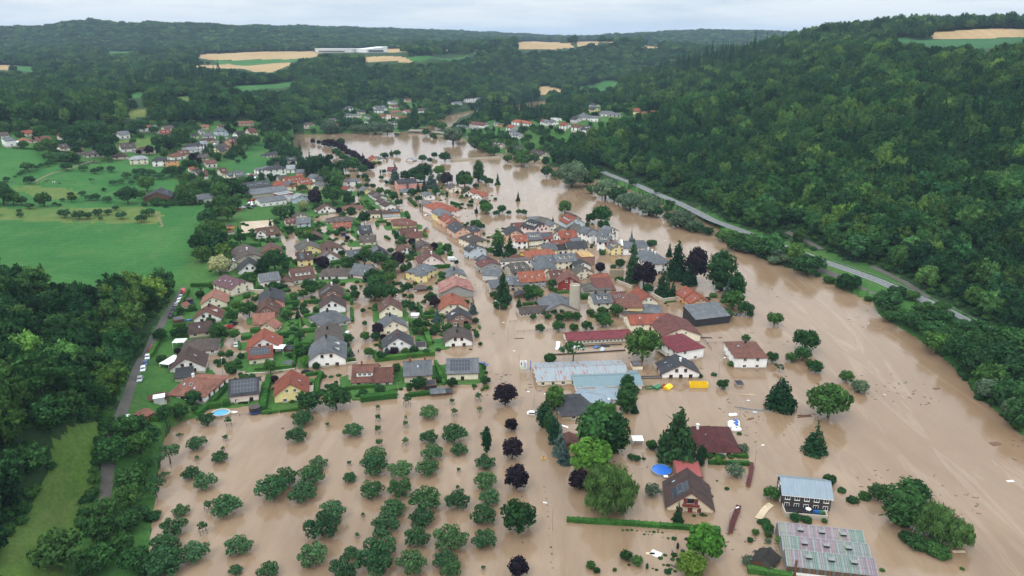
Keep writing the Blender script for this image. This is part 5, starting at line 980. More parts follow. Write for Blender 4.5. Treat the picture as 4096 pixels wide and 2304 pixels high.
    # things on the roof
    if kind in 'ghkp':
        ang = -vs * math.atan(sl); c = cos(math.atan(sl))
        rl = (X - (w * .4 if kind in 'hp' else .8))
        spot = lambda x, f, dz=.02: ((x, vs * f * w / 2, hr - sl * f * w / 2 + dz), (ang, 0, 0))
        for q in opts.split():
            n = int(q[1:]) if q[1:].isdigit() else 1
            if q[0] == 'c':
                cm = R.choice(['brickc', 'dark', 'white', 'dark'])
                for k in range(n):
                    xk = (R.choice([-1, 1]) * R.uniform(.15, .55) if n == 1 else -.6 + 1.2 * k / (n - 1)) * max(rl, .5); link('chimney', CHIM[cm], rf, (xk, R.uniform(-.6, .6), hr + .1))
            if q[0] == 'k':
                for k in range(n): p, r_ = spot((-.9 + 1.8 * (k + .5) / n) * max(rl, X * .55) + R.uniform(-.3, .3), R.choice([.42, .5, .62])); link('skylight', R.choice([SKY, SKY, SKY2]), rf, p, r_)
            if q[0] == 'v':                                 # panels laid in a field, each its own
                nx = max(2, int(min(n if q[1:] else 99, 2 * rl / 1.06))); ny = 2 if w < 9.5 else 3; x0 = -nx * 1.06 / 2 + (0 if q[1:] == '' else R.choice([-1, 1]) * max(0, rl - nx * .55) * .6)
                for i_ in range(nx):
                    for j_ in range(ny):
                        d = .55 + (j_ + .5) * 1.72; yy = d * c
                        if yy < w / 2 - .4: link('solar_panel', PANEL, rf, (x0 + (i_ + .5) * 1.06, vs * yy, hr - sl * yy + .06), (ang, 0, 0))
            if q[0] in 'dD':                                # dormers
                bw, bh = (1.5, 1.4) if q[0] == 'd' else (min(2 * rl * .72, 9.5), 1.6)
                for k in range(n):
                    xk = (-.78 + 1.56 * (k + .5) / n) * rl; f = .66 if q[0] == 'd' else .72; yf_ = vs * f * w / 2; zf = hr - sl * f * w / 2
                    m = MB(); dp = min(bh / max(sl, .35), f * w / 2 * .97); yb_ = yf_ - vs * dp; zt = zf + bh
                    m.solid([(-bw / 2, yf_, zf - .2), (bw / 2, yf_, zf - .2), (bw / 2, yf_, zt), (-bw / 2, yf_, zt), (-bw / 2, yb_, zt), (bw / 2, yb_, zt), (-bw / 2, yb_, zt - .3), (bw / 2, yb_, zt - .3)], [(0, 1, 2, 3), (1, 7, 5, 2), (0, 3, 4, 6)], 0)
                    if q[0] == 'd':
                        m.solid([(-bw / 2 - .15, yf_ + vs * .2, zt - .02), (0, yf_ + vs * .2, zt + .6), (bw / 2 + .15, yf_ + vs * .2, zt - .02), (-bw / 2 - .15, yb_ - vs * .6, zt - .02), (0, yb_ - vs * .8, zt + .6), (bw / 2 + .15, yb_ - vs * .6, zt - .02)], [(0, 1, 4, 3), (1, 2, 5, 4), (0, 2, 1)], 1)
                    else: m.solid([(-bw / 2 - .3, yf_ + vs * .4, zt), (bw / 2 + .3, yf_ + vs * .4, zt), (bw / 2 + .3, yb_ - vs * .7, zt + .75), (-bw / 2 - .3, yb_ - vs * .7, zt + .75), (-bw / 2 - .3, yf_ + vs * .4, zt + .14), (bw / 2 + .3, yf_ + vs * .4, zt + .14), (bw / 2 + .3, yb_ - vs * .7, zt + .9), (-bw / 2 - .3, yb_ - vs * .7, zt + .9)], [(0, 1, 2, 3), (4, 5, 6, 7), (0, 1, 5, 4), (1, 2, 6, 5), (0, 3, 7, 4)], 1)
                    d_ = m.build('dormer', [M['wall_w'] if q[0] == 'D' or R.random() < .6 else wmat, M['roof_' + roof]], e, loc=(xk, 0, 0))
                    for i_ in range(1 if q[0] == 'd' else 3): link('window', window_mesh(.9, .85), d_, ((0 if q[0] == 'd' else -.3 + .3 * i_) * bw, yf_, zf + bh * .5), (0, 0, 0 if vs > 0 else pi))
            if q[0] == 'b':                                 # balcony on the gable or the long side that faces the front
                m = MB(); y0_, y1_ = sorted((vs * w / 2, vs * (w / 2 + 1.7))); m.box(-wx * .55, wx * .35, y0_, y1_, 1.0, 1.25); yr = vs * (w / 2 + 1.65)
                m.box(-wx * .55, wx * .35, yr - .04, yr + .04, 2.2, 2.28)
                for xx in np.arange(-wx * .55, wx * .35, .5): m.tube((xx, yr, 1.25), (xx, yr, 2.2), .03, n=4)
                for xx in (-wx * .5, wx * .3): m.tube((xx, yr, -1.5), (xx, yr, 1.0), .1, n=5)
                m.build('balcony', M['concrete'], e)
    HOUSE_SPOTS.append((mx, my, max(L, w) * .62 + 2.5))
    u, v, _ = project(mx, my, z0 + hr)
    HOUSES.append([e, u, v, wall, roof, kind, zone, name, note, max(L, w)])
    return e
def HS_(zone, rows, name='house'):
    """zone, then one line per house: tile x1,y1 x2,y2 width ridge eave wall roof kind options | note"""
    for ln in rows.strip().split('\n'):
        ln, _, note = ln.partition('|'); q = ln.split(); nm = name; grp = None
        if q[0].startswith('@'): nm = q.pop(0)[1:]
        a, b = q[1].split(','), q[2].split(',')
        house(zone, q[0], float(a[0]), float(a[1]), float(b[0]), float(b[1]), float(q[3]), float(q[4]), float(q[5]), q[6], q[7], q[8] if len(q) > 8 else 'g', ' '.join(q[9:]), nm, note.strip() or None)
HS_('in the hillside village', '''
A 0,88 100,90 8 7 4 w bgr
A 265,70 410,67 8 6 3.5 cream red
A 10,160 145,155 9 8.5 6 w gr s | big white modern house with grey lean-to roof at the left edge of the meadow
A 120,216 252,213 9 4.5 4 w white f | low white house with flat roof beside the round willow above the meadow
A 270,167 312,165 6 5 2.6 beige rbr2 h
A 410,146 615,150 9 6 3 cream rbr h | long cream bungalow with reddish brown hipped roof behind three firs
A 745,106 855,108 10 11 8 w red g d2 | tall white house with brick red roof and dormers above the meadow
A 530,214 655,206 9 8 4 w gr g b
A 730,246 855,240 9 7 3.5 cream bgr g k1
A 925,296 1060,294 9 6 3 bg b
A 1125,332 1240,326 9 6 3 w bgr h k1
A 1500,76 1645,78 10 8 4.5 w gr g c1 k1
A 1212,30 1302,28 8 7 4 w gr g k2
A 1530,232 1725,230 11 9 4.2 w bgr g k2 c1
A 1800,285 1925,280 9 7 4 cream dbr h k1
A 1490,365 1580,363 9 5.5 2.8 cream dbr h
A 1725,396 1830,394 11 8 5.5 cream lg h
A 2010,416 2085,413 10 8.5 6 w dg h
A 2130,462 2295,456 8 6 6 orange dg f | orange cube house with flat dark roof
A 2225,362 2300,352 9 7 4 w rbr h
A 2275,326 2430,320 9 8 4.5 cream b g d2
A 2395,285 2495,282 10 6 3.5 w lg h
A 2415,236 2550,232 9 8.5 6 w dg h c1
A 2425,541 2500,536 6 5 2.8 w ored g | small white house with bright orange red roof among dark purple bushes
A 2485,572 2572,560 8 5.5 3 lgrey dg g
a 1385,1258 1455,1258 9 8 5.5 w bgr g k1
a 1460,1258 1510,1259 9 7.5 5.5 w red g
a 1515,1258 1562,1260 9 8 5.5 w gr g k2
a 1628,1262 1735,1262 9 7 4 w bgr
a 1592,1306 1710,1303 10 8 4 w red g d2
a 1760,1296 1850,1295 9 7.5 4 cream ored
a 2008,1258 2102,1255 8 5 3 beige rbr2
a 2185,1255 2262,1250 8 5 3 beige bgr
a 2388,1222 2545,1217 8 5 3 beige rbr2 g L | long low shed with light brick red roof at the foot of the wood
B 255,302 340,308 8 5.5 3 cream dg
B 462,286 520,285 9 9 5 w gr h c1
B 360,252 400,250 6 6 4 lgrey gr
B 618,226 690,226 9 9 6 paleblue gr h
B 700,268 758,263 6 6 3.5 paleblue gr
B 872,282 1003,268 9 8 4.5 w black g | white house with black roof beside the tall cream house
B 1052,231 1172,227 11 10.5 5.5 cream rbr g | tall cream house with reddish brown roof above the green slope
B 812,350 905,354 9 9 5.5 bg dg
B 752,400 850,390 9 8.5 5.5 orange red g d2
B 648,462 732,446 9 8 4.5 pink bgr g b
B 580,500 672,480 11 8.5 3 yellow dg g | yellow house with steep dark roof at the top of the green slope
B 362,416 455,420 9 6.5 3.5 lgrey lg
B 405,376 535,372 9 5 2.6 beige dbr h
B 355,606 480,602 11 7 3.2 cream bgr g c1 k2
B 425,700 595,696 9 7 4 w rbr g k1
B 352,850 445,848 10 8 3.5 w b g c1
B 635,816 745,810 9 8 4.5 cream b g d1 | cream and brown timber house with brown roof below the green slope
B 735,892 830,870 8 5.5 2.8 cream dg g v
''')
HS_('around the school and farm', '''
B 862,850 1000,848 11 11 6 cream gr g d3 | tall cream house with grey roof and three dormers beside the parked cars
B 1265,792 1365,790 11 8.5 6.5 w gr h
B 1395,776 1525,775 11 11.5 8.5 w dg h | white modern apartment building with dark top floor above the parking
B 1635,768 1770,772 10 8.5 5 w lg g
B 1785,832 1905,838 9 8 5.5 pink gr
B 1335,582 1465,576 9 5.5 3 w dg h
B 1635,652 1785,646 10 7.5 3.5 w dg g k2 d1
@shed B 1470,722 1520,722 5 3 2 brown dg
B 1505,926 1625,921 10 8.5 5.5 bg bgr
@farmhouse B 1590,946 1885,928 12 9.5 5 cream red g L d4
@barn B 1440,1002 1790,1012 14 8 4.5 cream red g L v6 n
@farmhouse B 1790,986 1972,966 11 10 6.2 yellow red g d3
@barn B 972,1034 1345,996 20 8.5 5 bg dg g L n k9 | wide farm barn with rows of skylight strips in its grey roof
@barn B 1050,1122 1615,1084 18 7 4 bg gr g L n | long low grey cattle barn along the farmyard
@barn B 265,1210 600,1180 14 6 3.4 lgrey gr g L n | long grey barn beside the steel silo
@barn A 2012,866 2066,800 20 8.5 4 brown dg g n k4 | dark wooden barn on the meadow beside the farm path
@school B 1200,1252 1595,1216 13 7 4.4 w gr g L w4 | long white school hall with grey roof on the lawn
@school B 1600,1222 1780,1232 9 5 5 lgrey lg f | glazed grey link between the two school halls
@school B 1870,1214 1800,1176 15 7.5 4.6 paleblue lg g | pale blue school hall with wide gable
@shed B 1490,1192 1690,1168 9 5 4 red lg f n | flat shed with red end wall behind the school
B 1985,898 2110,912 10 7.5 4.5 w gr
@workshop B 2050,952 2240,952 14 6 4.2 bg dg g L
B 2045,1036 2120,1012 10 7 4.4 cream gr
F 320,172 560,162 14 5.5 5.5 w gr f | long white building with flat grey roof by the clipped round bushes
F 285,252 400,270 8.5 5.5 3 w red g
''')
ZE_ = 'in the upper flooded estate'
HS_(ZE_, '''
F 612,250 672,292 10 7.5 4 yellow gr g k1
F 765,328 835,362 8.5 7 4.8 w dbr g
F 838,374 922,412 8.5 7 4.8 w dbr g v2
F 880,444 965,476 8.5 7 4.8 w dbr g
F 955,494 1060,545 8.5 7 4.8 w dbr g
F 650,655 905,650 9 6.5 5 cream dbr g L | cream and red terrace with dark brown roof in front of the street trees
F 915,655 1050,645 9 6.5 5 cream dbr g
F 1050,634 1182,625 9 6.5 5 orange dg g v
@annexe F 935,728 1205,714 4 3.4 2.8 cream lg s | low cream annexe with light grey lean-to roof along the terrace
F 355,566 525,562 10 4.8 2.6 cream rbr h
F 125,756 335,746 12 5.2 2.8 cream bgr h k2
F 118,854 418,838 9.5 6 3.4 cream red g L k3
F 1110,788 1305,776 11 8 4.4 yellow rbr k k1
F 1280,802 1385,800 9 7.4 4.2 yellow rbr h k1
F 525,905 738,886 10 8.5 4 w dg g v5 d1
F 545,1052 825,1040 10 7.5 4 cream bgr g k1
F 1190,940 1485,918 10 7 3.2 w b g L
F 1288,1002 1565,986 9.5 7 4 cream rbr g c1 L
F 1547,1116 1612,1190 10 7.5 4.4 brick bgr g k1
F 1242,1180 1322,1242 10 6.4 3.2 w b g
F 834,1198 880,1268 10 7.4 3.4 slate dg g v
K 732,90 1012,60 10 7 4.2 beige gr g k1 c1
E 2040,178 2005,122 14 7.8 3.6 w b g b c1 | white chalet with wide brown gable roof and dark balcony facing the sand pitch
E 1620,302 1588,266 11 5.6 2.8 cream bgr g
E 1362,376 1545,362 10 6.2 3.4 cream rbr g k2
E 1545,366 1778,355 10.5 8.6 5.4 paleblue gr g k1
E 885,530 1238,502 12 8.6 4 w b g d2 c1
E 970,572 968,520 6.5 7.6 4.6 w b g | white front wing with small brown gable of the double dormer house
E 692,792 775,912 15 8 4 bg bgr k c1 k1
E 1130,755 1158,842 11.5 8.4 5 orange b g | orange house with plain orange gable and brown roof
E 778,986 790,1088 13 9 3.4 w dg g b | dark steep gabled house with white awning beside the cream blossoming tree
E 345,1050 490,1060 11 7 3.5 cream dg g
E 1690,702 1765,805 14 8.4 4.2 yellow ogr g k1 c1
E 1538,926 1802,900 11 10 6.4 yellow dbr g v2 k2 c1
E 1792,546 1832,622 11 6.5 2.8 black b g n
E 2072,728 2152,802 13 8 3.8 w b k
E 2038,850 2090,932 14 9 3.2 w b g v4 c1
E 1428,1190 1810,1140 14 9.5 4.4 w b g D1 L
@garage E 1375,1265 1412,1392 6 4.6 3 bg b g n
E 928,1270 1265,1236 11 8.6 5.4 w gr g k1 L
J 1205,230 1445,312 13 10 6 cream pur k k4 | cream house with purple brown half hipped roof by the left wood
K 468,364 645,362 12 7 3.8 w bgr h c2
K 878,290 1165,325 13 9 4.2 pinkw gr g k3 c1
@shed E 430,492 537,482 4.5 3 2.2 orange dg f n
@shed E 413,572 532,560 5 3.2 2.2 w rbr g n
@shed E 330,690 412,680 5 3.4 2.4 brown red g n
''')
HS_('on the lane below the left wood', '''
J 1055,462 1003,590 12 8.6 4.6 cream rbr2 g k1
J 965,700 898,826 12 7.6 3.6 w rbr g d1 c1
J 598,1012 1000,980 11 7 3.8 beige dbr g k1 L
N 700,62 900,48 12 7 3.4 w bgr h
N 635,190 566,366 13 9 4.2 w dbr g k1
@annexe N 415,512 700,520 7 4.8 3.4 bg dg s S
N 645,662 775,694 14 9 4.6 w rbr2 h k3 c1
N 800,610 960,640 11 8 4.6 w rbr2 h
N 1262,722 1762,672 11 9.6 5.2 pinkw dg g v b L | pale pink house whose whole roof is covered with solar panels beside the round blue pool
N 2278,548 2252,790 12 10 5.2 yellow red g b k1 | pale yellow house with bright brick red roof and wide terrace beside the tall hedge
J 1840,1092 1815,1262 14 9.6 4.2 w red g k1 | white house with red roof behind the solar roofed house on the lane
N 1560,208 1975,160 9 8 4.6 cream red g v L | cream house with solar panels over most of its brick red roof
J 1645,866 2010,832 10 9 5.2 beige rbr2 g L
J 1955,945 1900,982 8 6.6 3.6 beige rbr2 g
J 1882,590 1858,742 11 9 4.2 brick b g k1
J 1952,440 1945,568 12 9 5 pink dg k c1
@playhouse J 498,692 584,668 4.5 3.6 2 cream rbr2 g n
@shed J 378,942 528,930 4.5 2.9 2.3 brown gr f n
@shed N 45,935 190,935 4 3.2 2 brown rbr h n
@shed V 1185,20 1300,4 5 2.8 2 wood rbr2 g n
@shed N 2165,420 2305,414 3 2.4 1.8 lgrey gr s n
@shed N 2165,178 2315,182 4 2.4 1.9 brown dg g n
@shed N 2385,192 2480,192 3.4 2.6 1.9 lgrey lg g n
''' .replace(' wood ', ' brown '))
HS_('in the garden estate', '''
K 490,596 502,712 12 8.6 4.4 brick dbr g v3 c1
K 515,776 510,892 12.5 9.4 5 w dbr g c1
K 432,1040 500,1078 14 8 3.8 lgrey gr h c1
O 545,118 540,275 12 8.4 4.4 cream bgr k c1
O 518,322 500,505 15 11 5.4 w gr k v4 c1 d2 | big white house with solar covered grey roof in the street of round lime trees
K 1900,332 2005,290 11 10.4 7 yellow gr h k3 c1
@turret K 1925,402 1950,400 6.5 9 6.5 yellow gr p | yellow turret wing with grey pyramid roof by the hedge
K 2050,65 2115,166 15 10 4.6 pinkw rbr g k2 c1
@garage K 2190,205 2236,246 7 5 2.8 pinkw rbr g
G 690,1140 748,1248 11 6.4 3.4 cream gr g c1
@barn K 2480,487 2528,652 17 9.4 5.4 grey rust g n | rusty red tin roofed barn with grey corrugated gable on the main road
K 2428,772 2470,882 14 8.6 4 cream ored k c1
L 130,986 156,1098 11 8.6 4.6 brick dg g d1
L 115,1300 132,1412 12 8 4 w bgr k c2
K 1430,812 1460,952 11 10 5.6 cream b g k2 c1
K 1440,1092 1502,1218 12.5 8.8 4.4 cream gr g c1
O 1640,220 1656,368 13 9.6 4.8 w dg g k1 c1
O 925,802 1345,786 14 8 3.4 w rbr g D1 c1 L
O 1345,848 1475,842 11 7 3.2 w rbr g
O 1738,746 2205,722 12.5 9 5.2 beige gr g c2 L k1
O 2430,704 2960,690 12.5 9 5.2 cream gr g v7 L
@shed K 1840,655 2025,640 5 2.6 2 wood bgr s n
@summerhouse O 1940,470 2110,460 5 2.6 2.4 lgrey dg f n
@shed O 2120,1090 2240,1080 4.5 2.6 2.2 black dg f n
@shed O 2200,1190 2270,1185 3 2.2 1.8 wood gr s n
@shed O 2300,1170 2410,1165 3.4 2.3 1.8 wood gr s n
@shed O 2440,1190 2520,1190 3 2.4 1.8 brown dg g n
'''.replace(' wood ', ' brown '))
ZC_ = 'in the old village'
HS_(ZC_, '''
C 1070,1166 1295,1150 12 10 7.4 pink dg k w7 L
@annexe C 1310,1214 1655,1200 9 4 3.6 pink lg f n | long low annexe with glassy flat roof beside the pink hotel
@annexe F 1440,205 1760,190 8 4 3.6 pink lg f n | pink wing with flat light roof behind the big blue cedar
F 2030,204 2106,243 10 7.6 4.6 cream bgr g
F 2310,334 2400,284 9.5 6 3 w ored g
F 2440,372 2560,330 9.5 6 3 w ored g
F 1610,345 1700,395 8 5.6 4.4 w gr g
F 1255,300 1345,300 8 5.4 3.4 w gr h
G 266,78 332,122 9.5 8 5.6 paleblue gr g k2
G 420,112 582,178 17 9 6.4 pinkw red h k1 | large house with rusty red hipped roof on the main street
G 480,206 562,252 10.5 10 7.2 yellow gr h k2
G 546,285 656,352 9.5 8.6 5.8 peach red g k1
G 650,372 762,424 9 6.6 4.4 peach red g
G 712,414 860,514 11.5 8.8 5.4 peach dg g L k2
G 895,516 1052,480 10 8.4 5.6 peach dg g k1
G 972,612 1045,642 12 9 6 cream bgr h d1 c1
G 996,763 1097,813 11.5 9 6 paleblue dg g k4
G 1166,958 1262,1012 10 7.2 4.8 w dg g v4
G 1222,1020 1296,1072 12.5 7 4.8 grey drd g k1
@garage G 1212,1178 1478,1188 10 5 4 lgrey gr s n
L 985,290 1190,270 12.5 9 5.4 bg ogr k d2
@shed G 1440,1052 1950,1022 6 5 5 w ogr f S
G 1862,896 2245,864 12 7.2 4 brightyellow ored k L n
@barn G 1716,954 1742,958 13 6.2 3.2 bg drd p n
L 1405,166 1650,158 12.5 8 4.6 cream gr k k2
L 1488,172 1556,318 12.5 8.2 4.4 cream gr k k3
L 1658,156 2005,128 11.5 8.6 5.6 cream gr g d3 k3 L
L 1078,436 1505,402 13 9 5.2 grey ored g k3 c1 L
L 1590,412 1800,396 10 8.4 5.2 cream rbr g k2
L 1890,402 1922,512 12 9.4 5.6 red rbr g b | red house with wide gable and balcony behind the concrete silo
L 2090,308 2172,368 10 7.4 4.4 cream ogr g
L 2102,228 2138,264 9 7 4.4 w dg g
@ruin L 2085,150 2265,140 13 6 6 brick straw f n | roofless brown brick barn filled with collapsed straw coloured boards
G 2090,792 2335,770 10.5 7.2 4.4 yellow gr g
G 2350,800 2512,790 9.5 5.6 3.6 w black g
I 408,756 738,736 10 7.6 4.6 cream dg g L
I 150,742 482,706 9 6.8 4.4 w red g k2 L
I 470,696 655,682 9 7 4.4 lgrey gr g
G 1690,646 1862,636 10 9 6 w ored g k1
G 1868,606 2096,590 10.5 10 6.6 cream gr g d4 L w6
G 2100,606 2262,597 9.5 8 5 w red g v
G 1635,478 1702,566 12 8.2 4.8 peach dg g
G 1685,446 1842,440 10 7 4.6 w drd g
G 1945,388 2095,430 14 11 7 pinkw dg k d4 | big pale house with black mansard roof and four dormers in the old village
G 1880,356 2085,340 10 7 4.4 w gr g
G 2078,342 2232,376 9 7.4 4.8 lgrey ogr g
I 152,402 245,458 12 8.4 5.2 cream gr g k6
I 300,480 372,522 9 6.2 4 bg ogr g
I 440,297 585,372 13 11 7.2 paleblue red g d4
I 430,270 592,330 9 9 6 bg dbr g
I 545,442 692,522 10 7.4 4.6 bg ogr g
I 268,586 548,552 11 9 5.4 w red g d1
I 736,506 802,524 11 10 7 w gr g k1
I 850,562 892,578 9 9 6.6 w gr g
I 1062,492 1152,516 11 11 8 w gr g
I 1000,562 1102,584 11 10.6 7.6 w gr g k1
I 962,642 1114,652 11 10.4 7.4 w gr g k1 d2
I 1110,690 1196,738 10 8 5 yellow red g k2
I 1200,742 1276,790 10 8 5 yellow gr g d3
I 1722,862 1872,962 14 11 7.4 w gr h c3 | white manor with steep grey hipped roof and three dark chimneys beside the redwood
''')
HS_('near the flooded farmyard', '''
L 790,506 1065,494 11.5 8.6 5.4 bg gr g k1 c1
L 678,562 775,552 10.5 8 5 bg gr g
L 1078,530 1182,524 10 7.6 5 bg gr g k2
@barn L 1668,760 1792,942 17 7.4 3 bg gr g n
@barn L 1760,830 1960,850 12 5.6 2.8 bg gr g n
@stable L 1088,1004 1645,966 8.5 4.4 2.6 w bgr g S w10 L | long low white stable with curved grey brown roof beside the concrete silo
M 70,690 262,680 12 11 7.4 cream gr k d2 c2
@barn M -10,402 292,369 7 7.6 5 stone ored g n L
@barn M 0,452 308,440 15 6.8 4.4 stone drd s n | wide brown sheet roof beside the orange tiled strip
@shed L 2090,622 2520,604 11 5 4.4 bg ogr s n
@shed L 1122,722 1150,782 6 3.6 2.2 brown dg g n
M 325,682 565,664 10.5 10 6.4 yellow rbr g k3
M 600,690 640,780 12 10 7 yellow rbr h k1
M 765,586 955,742 10 9 5.2 cream red g L
M 910,868 1000,872 11 6.4 3.8 cream gr h
@shed M 470,1000 790,910 7 4 3 bg bgr s n
M 1535,572 1672,664 10.5 9 5.6 orange red g k2
M 1684,676 1794,764 10.5 8.6 5.4 orange red g k2
@barn M 1506,888 2045,828 12 9 5.6 black gr s n | black boarded barn with broad blue grey roof at the river
@farmhouse M 588,1046 1262,1016 12 8 5.4 cream red g L k2 S
@barn M 1262,1016 1482,1262 18 9.4 5.4 cream drd g L S | big cream barn with patched dark red roof behind the crimson roofed house
Q 832,546 946,616 13.5 10.6 7.4 w crim h b
@stable P 1440,212 2495,156 9 5 3.3 cream crim g S w17 L | long cream stable with bright crimson roof beside the flooded yard
Q 815,880 906,1028 15 8 3.8 w dg g k2 c1 | white gabled house with charcoal roof behind the dark fence
Q 1920,660 1988,748 13 10 7.2 w rbr h k1 c1 | square white house with reddish brown hipped roof alone in the flood
@shed Q 120,1020 258,1016 4.5 3 2.6 cream gr f n
@workshop R 230,128 1695,72 16 5.4 3.6 cream mrust g w9 L | long hall with rust streaked grey metal roof beside the advertising flags
@workshop R 842,262 1928,226 12 5.0 3.4 w teal g n L | long white hall with teal metal roof and a white skylight strip
R 868,560 925,662 13.5 5.6 2.9 cream dg h
@annexe R 1380,480 1400,482 8 5 3.8 lgrey metal p n
@annexe R 1060,520 1300,560 9 4.6 3.4 lgrey metal h n
@shed R 790,1150 800,1335 7 4 2.4 brick rbr g n
Q 5,1140 160,1140 6 4 3 w teal s n
''')
HS_('in the flooded gardens', '''
S 1440,262 1510,412 12 6.2 3.0 w crimd h k1
S 1120,272 1270,262 10 6.2 3.0 w crimd h c1
S 1000,925 1075,1338 13 9 3.2 beige dbr g k3 L v4 | peach chalet with steep dark brown roof and red shutters
@annexe S 800,930 1215,945 9 3.6 3.6 brick redflat f n
U 750,205 1388,266 9.5 9.4 6.6 darkwood metal g w5 L | dark wooden house with grey metal roof and concrete terrace
@shed U 640,1095 506,1266 5 3.6 2 brown black g n
''')
HS_('in the far village', '''
b 898,1066 968,1068 10 10 6.5 w dg g d1
b 888,1146 962,1143 10 7.5 5 w gr g k2 L
b 972,1147 1052,1147 10 7 5 cream gr g k2
b 1018,1106 1098,1110 10 8 5 cream dg g
b 1185,1066 1298,1062 14 13 9 w gr g d2 k2 | four storey white building with grey roof in the far village
b 1180,1098 1285,1096 8 9 7 w gr g
b 1338,1016 1405,1012 9 8 5 w gr
b 1488,993 1555,990 9 8 5 cream rbr
b 1348,1058 1415,1055 9 7 4 w drd
b 1370,1110 1440,1108 9 6 3 lgrey rbr2 h
b 1488,1105 1540,1100 10 8 5 w red
b 1542,1102 1590,1100 10 8 5 w dbr
b 1598,1090 1690,1088 13 11 7 w bgr
b 1085,1166 1215,1158 12 5 4 lgrey dg s
b 1222,1156 1295,1152 9 8 5 w red
b 1300,1149 1402,1150 11 9 6 w ored
b 1415,1168 1505,1165 10 7 5 pinkw red
b 1338,1222 1408,1216 9 8 6 w dg
b 1268,1241 1312,1239 9 6 4 peach ored
b 1318,1252 1395,1256 9 7 4 cream crimd
b 1105,1212 1155,1206 9 7 4 w dg
b 733,1190 790,1187 8 7 4 w bgr
b 738,1213 788,1210 8 5.5 4 w bgr
b 778,1251 822,1247 8 5 3 cream red
b 486,1229 578,1231 10 7 4 w bgr
b 168,1216 240,1212 9 7 4 w gr
b 242,1222 285,1220 8 6 4 w gr
b 288,1246 328,1245 8 4 4 w white f
b 1178,1186 1225,1183 8 4.4 4 w lg f
b 1968,1026 2065,1020 9 8 5 w gr
b 2098,996 2195,992 12 9 8 w gr f
b 2213,981 2258,975 9 7 4 lgrey gr
b 2175,1231 2325,1228 11 9 5 w drd g L k3
b 2028,1263 2128,1260 10 7 4 w gr
b 2180,1286 2228,1280 9 8 5 w lg
b 2158,1352 2225,1348 10 6 3 grey ogr h
b 2328,1402 2405,1398 10 6 3 grey ogr h
b 2403,1231 2432,1228 7 6 4 w gr
b 2440,1245 2495,1240 9 5 4 orange ogr
C 690,804 742,842 9 6.4 2.8 yellow red g | yellow house with red roof half sunk at the end of the purple tree avenue
@annexe C 740,816 862,868 8.5 4.4 3 w gr g
C 1240,858 1298,842 9.5 4.4 1.4 w lg g | white house sunk to its eaves alone in the far river
C 918,987 1062,986 9.5 7 3.6 w crim g k1 | white house with crimson roof alone in the flood by the clipped bush
''')
HS_('on the right wooded slope', '''
D 532,257 695,262 10 8 5.4 w ored h w5
D 428,324 518,322 9 8 5 w red
D 472,382 545,378 9 8 5 w gr
D 505,420 595,415 9 8.5 5.5 w gr
D 868,246 925,240 9 8 5 w rbr
D 905,258 972,255 9 7.5 4.5 w gr
D 972,253 1055,262 9 7.5 4.5 w gr
D 1008,234 1088,232 8 4.4 4 w lg f
D 1118,291 1205,288 10 8.5 5.5 w red
D 1265,321 1385,320 10 7.5 5 w rbr
D 1420,330 1500,326 12 10 6 w dg h d3 | stately white villa with dark hipped roof on the right wooded slope
D 1258,206 1345,210 10 8 4.6 lgrey dg
D 1338,196 1445,192 10 6.5 4 w gr h
D 1368,166 1465,170 9 7 4.4 w gr
D 1478,206 1588,200 9 6.5 4.4 w gr s
D 1500,86 1575,88 11 9 5 yellow dg | yellow gabled house with dark roof uppermost on the right slope
D 1482,46 1605,45 9 6 3.5 lgrey dg
D 1640,150 1765,132 10 7 4 w gr h
D 1768,166 1845,160 9 5 3 lgrey gr h
D 2048,106 2112,104 10 8 4.6 yellow red g k1
D 2150,149 2205,148 8 5 3 yellow ored
D 2270,136 2355,134 11 8.5 5 cream red g k1 | cream house with red roof and skylight alone at the edge of the hillside forest
D 245,541 355,546 10 8 5 pinkw bgr g d2
D 148,500 255,504 10 6 3.4 grey ogr
D 402,612 522,600 9 6 3.6 cream red
D 508,591 592,590 9 7 4.5 bg dg
D 740,648 835,646 10 7 4 cream dbr g
D 810,650 915,662 13 9 5 cream dbr g k3 | large cream riverside inn with dark brown roof and skylights
''')

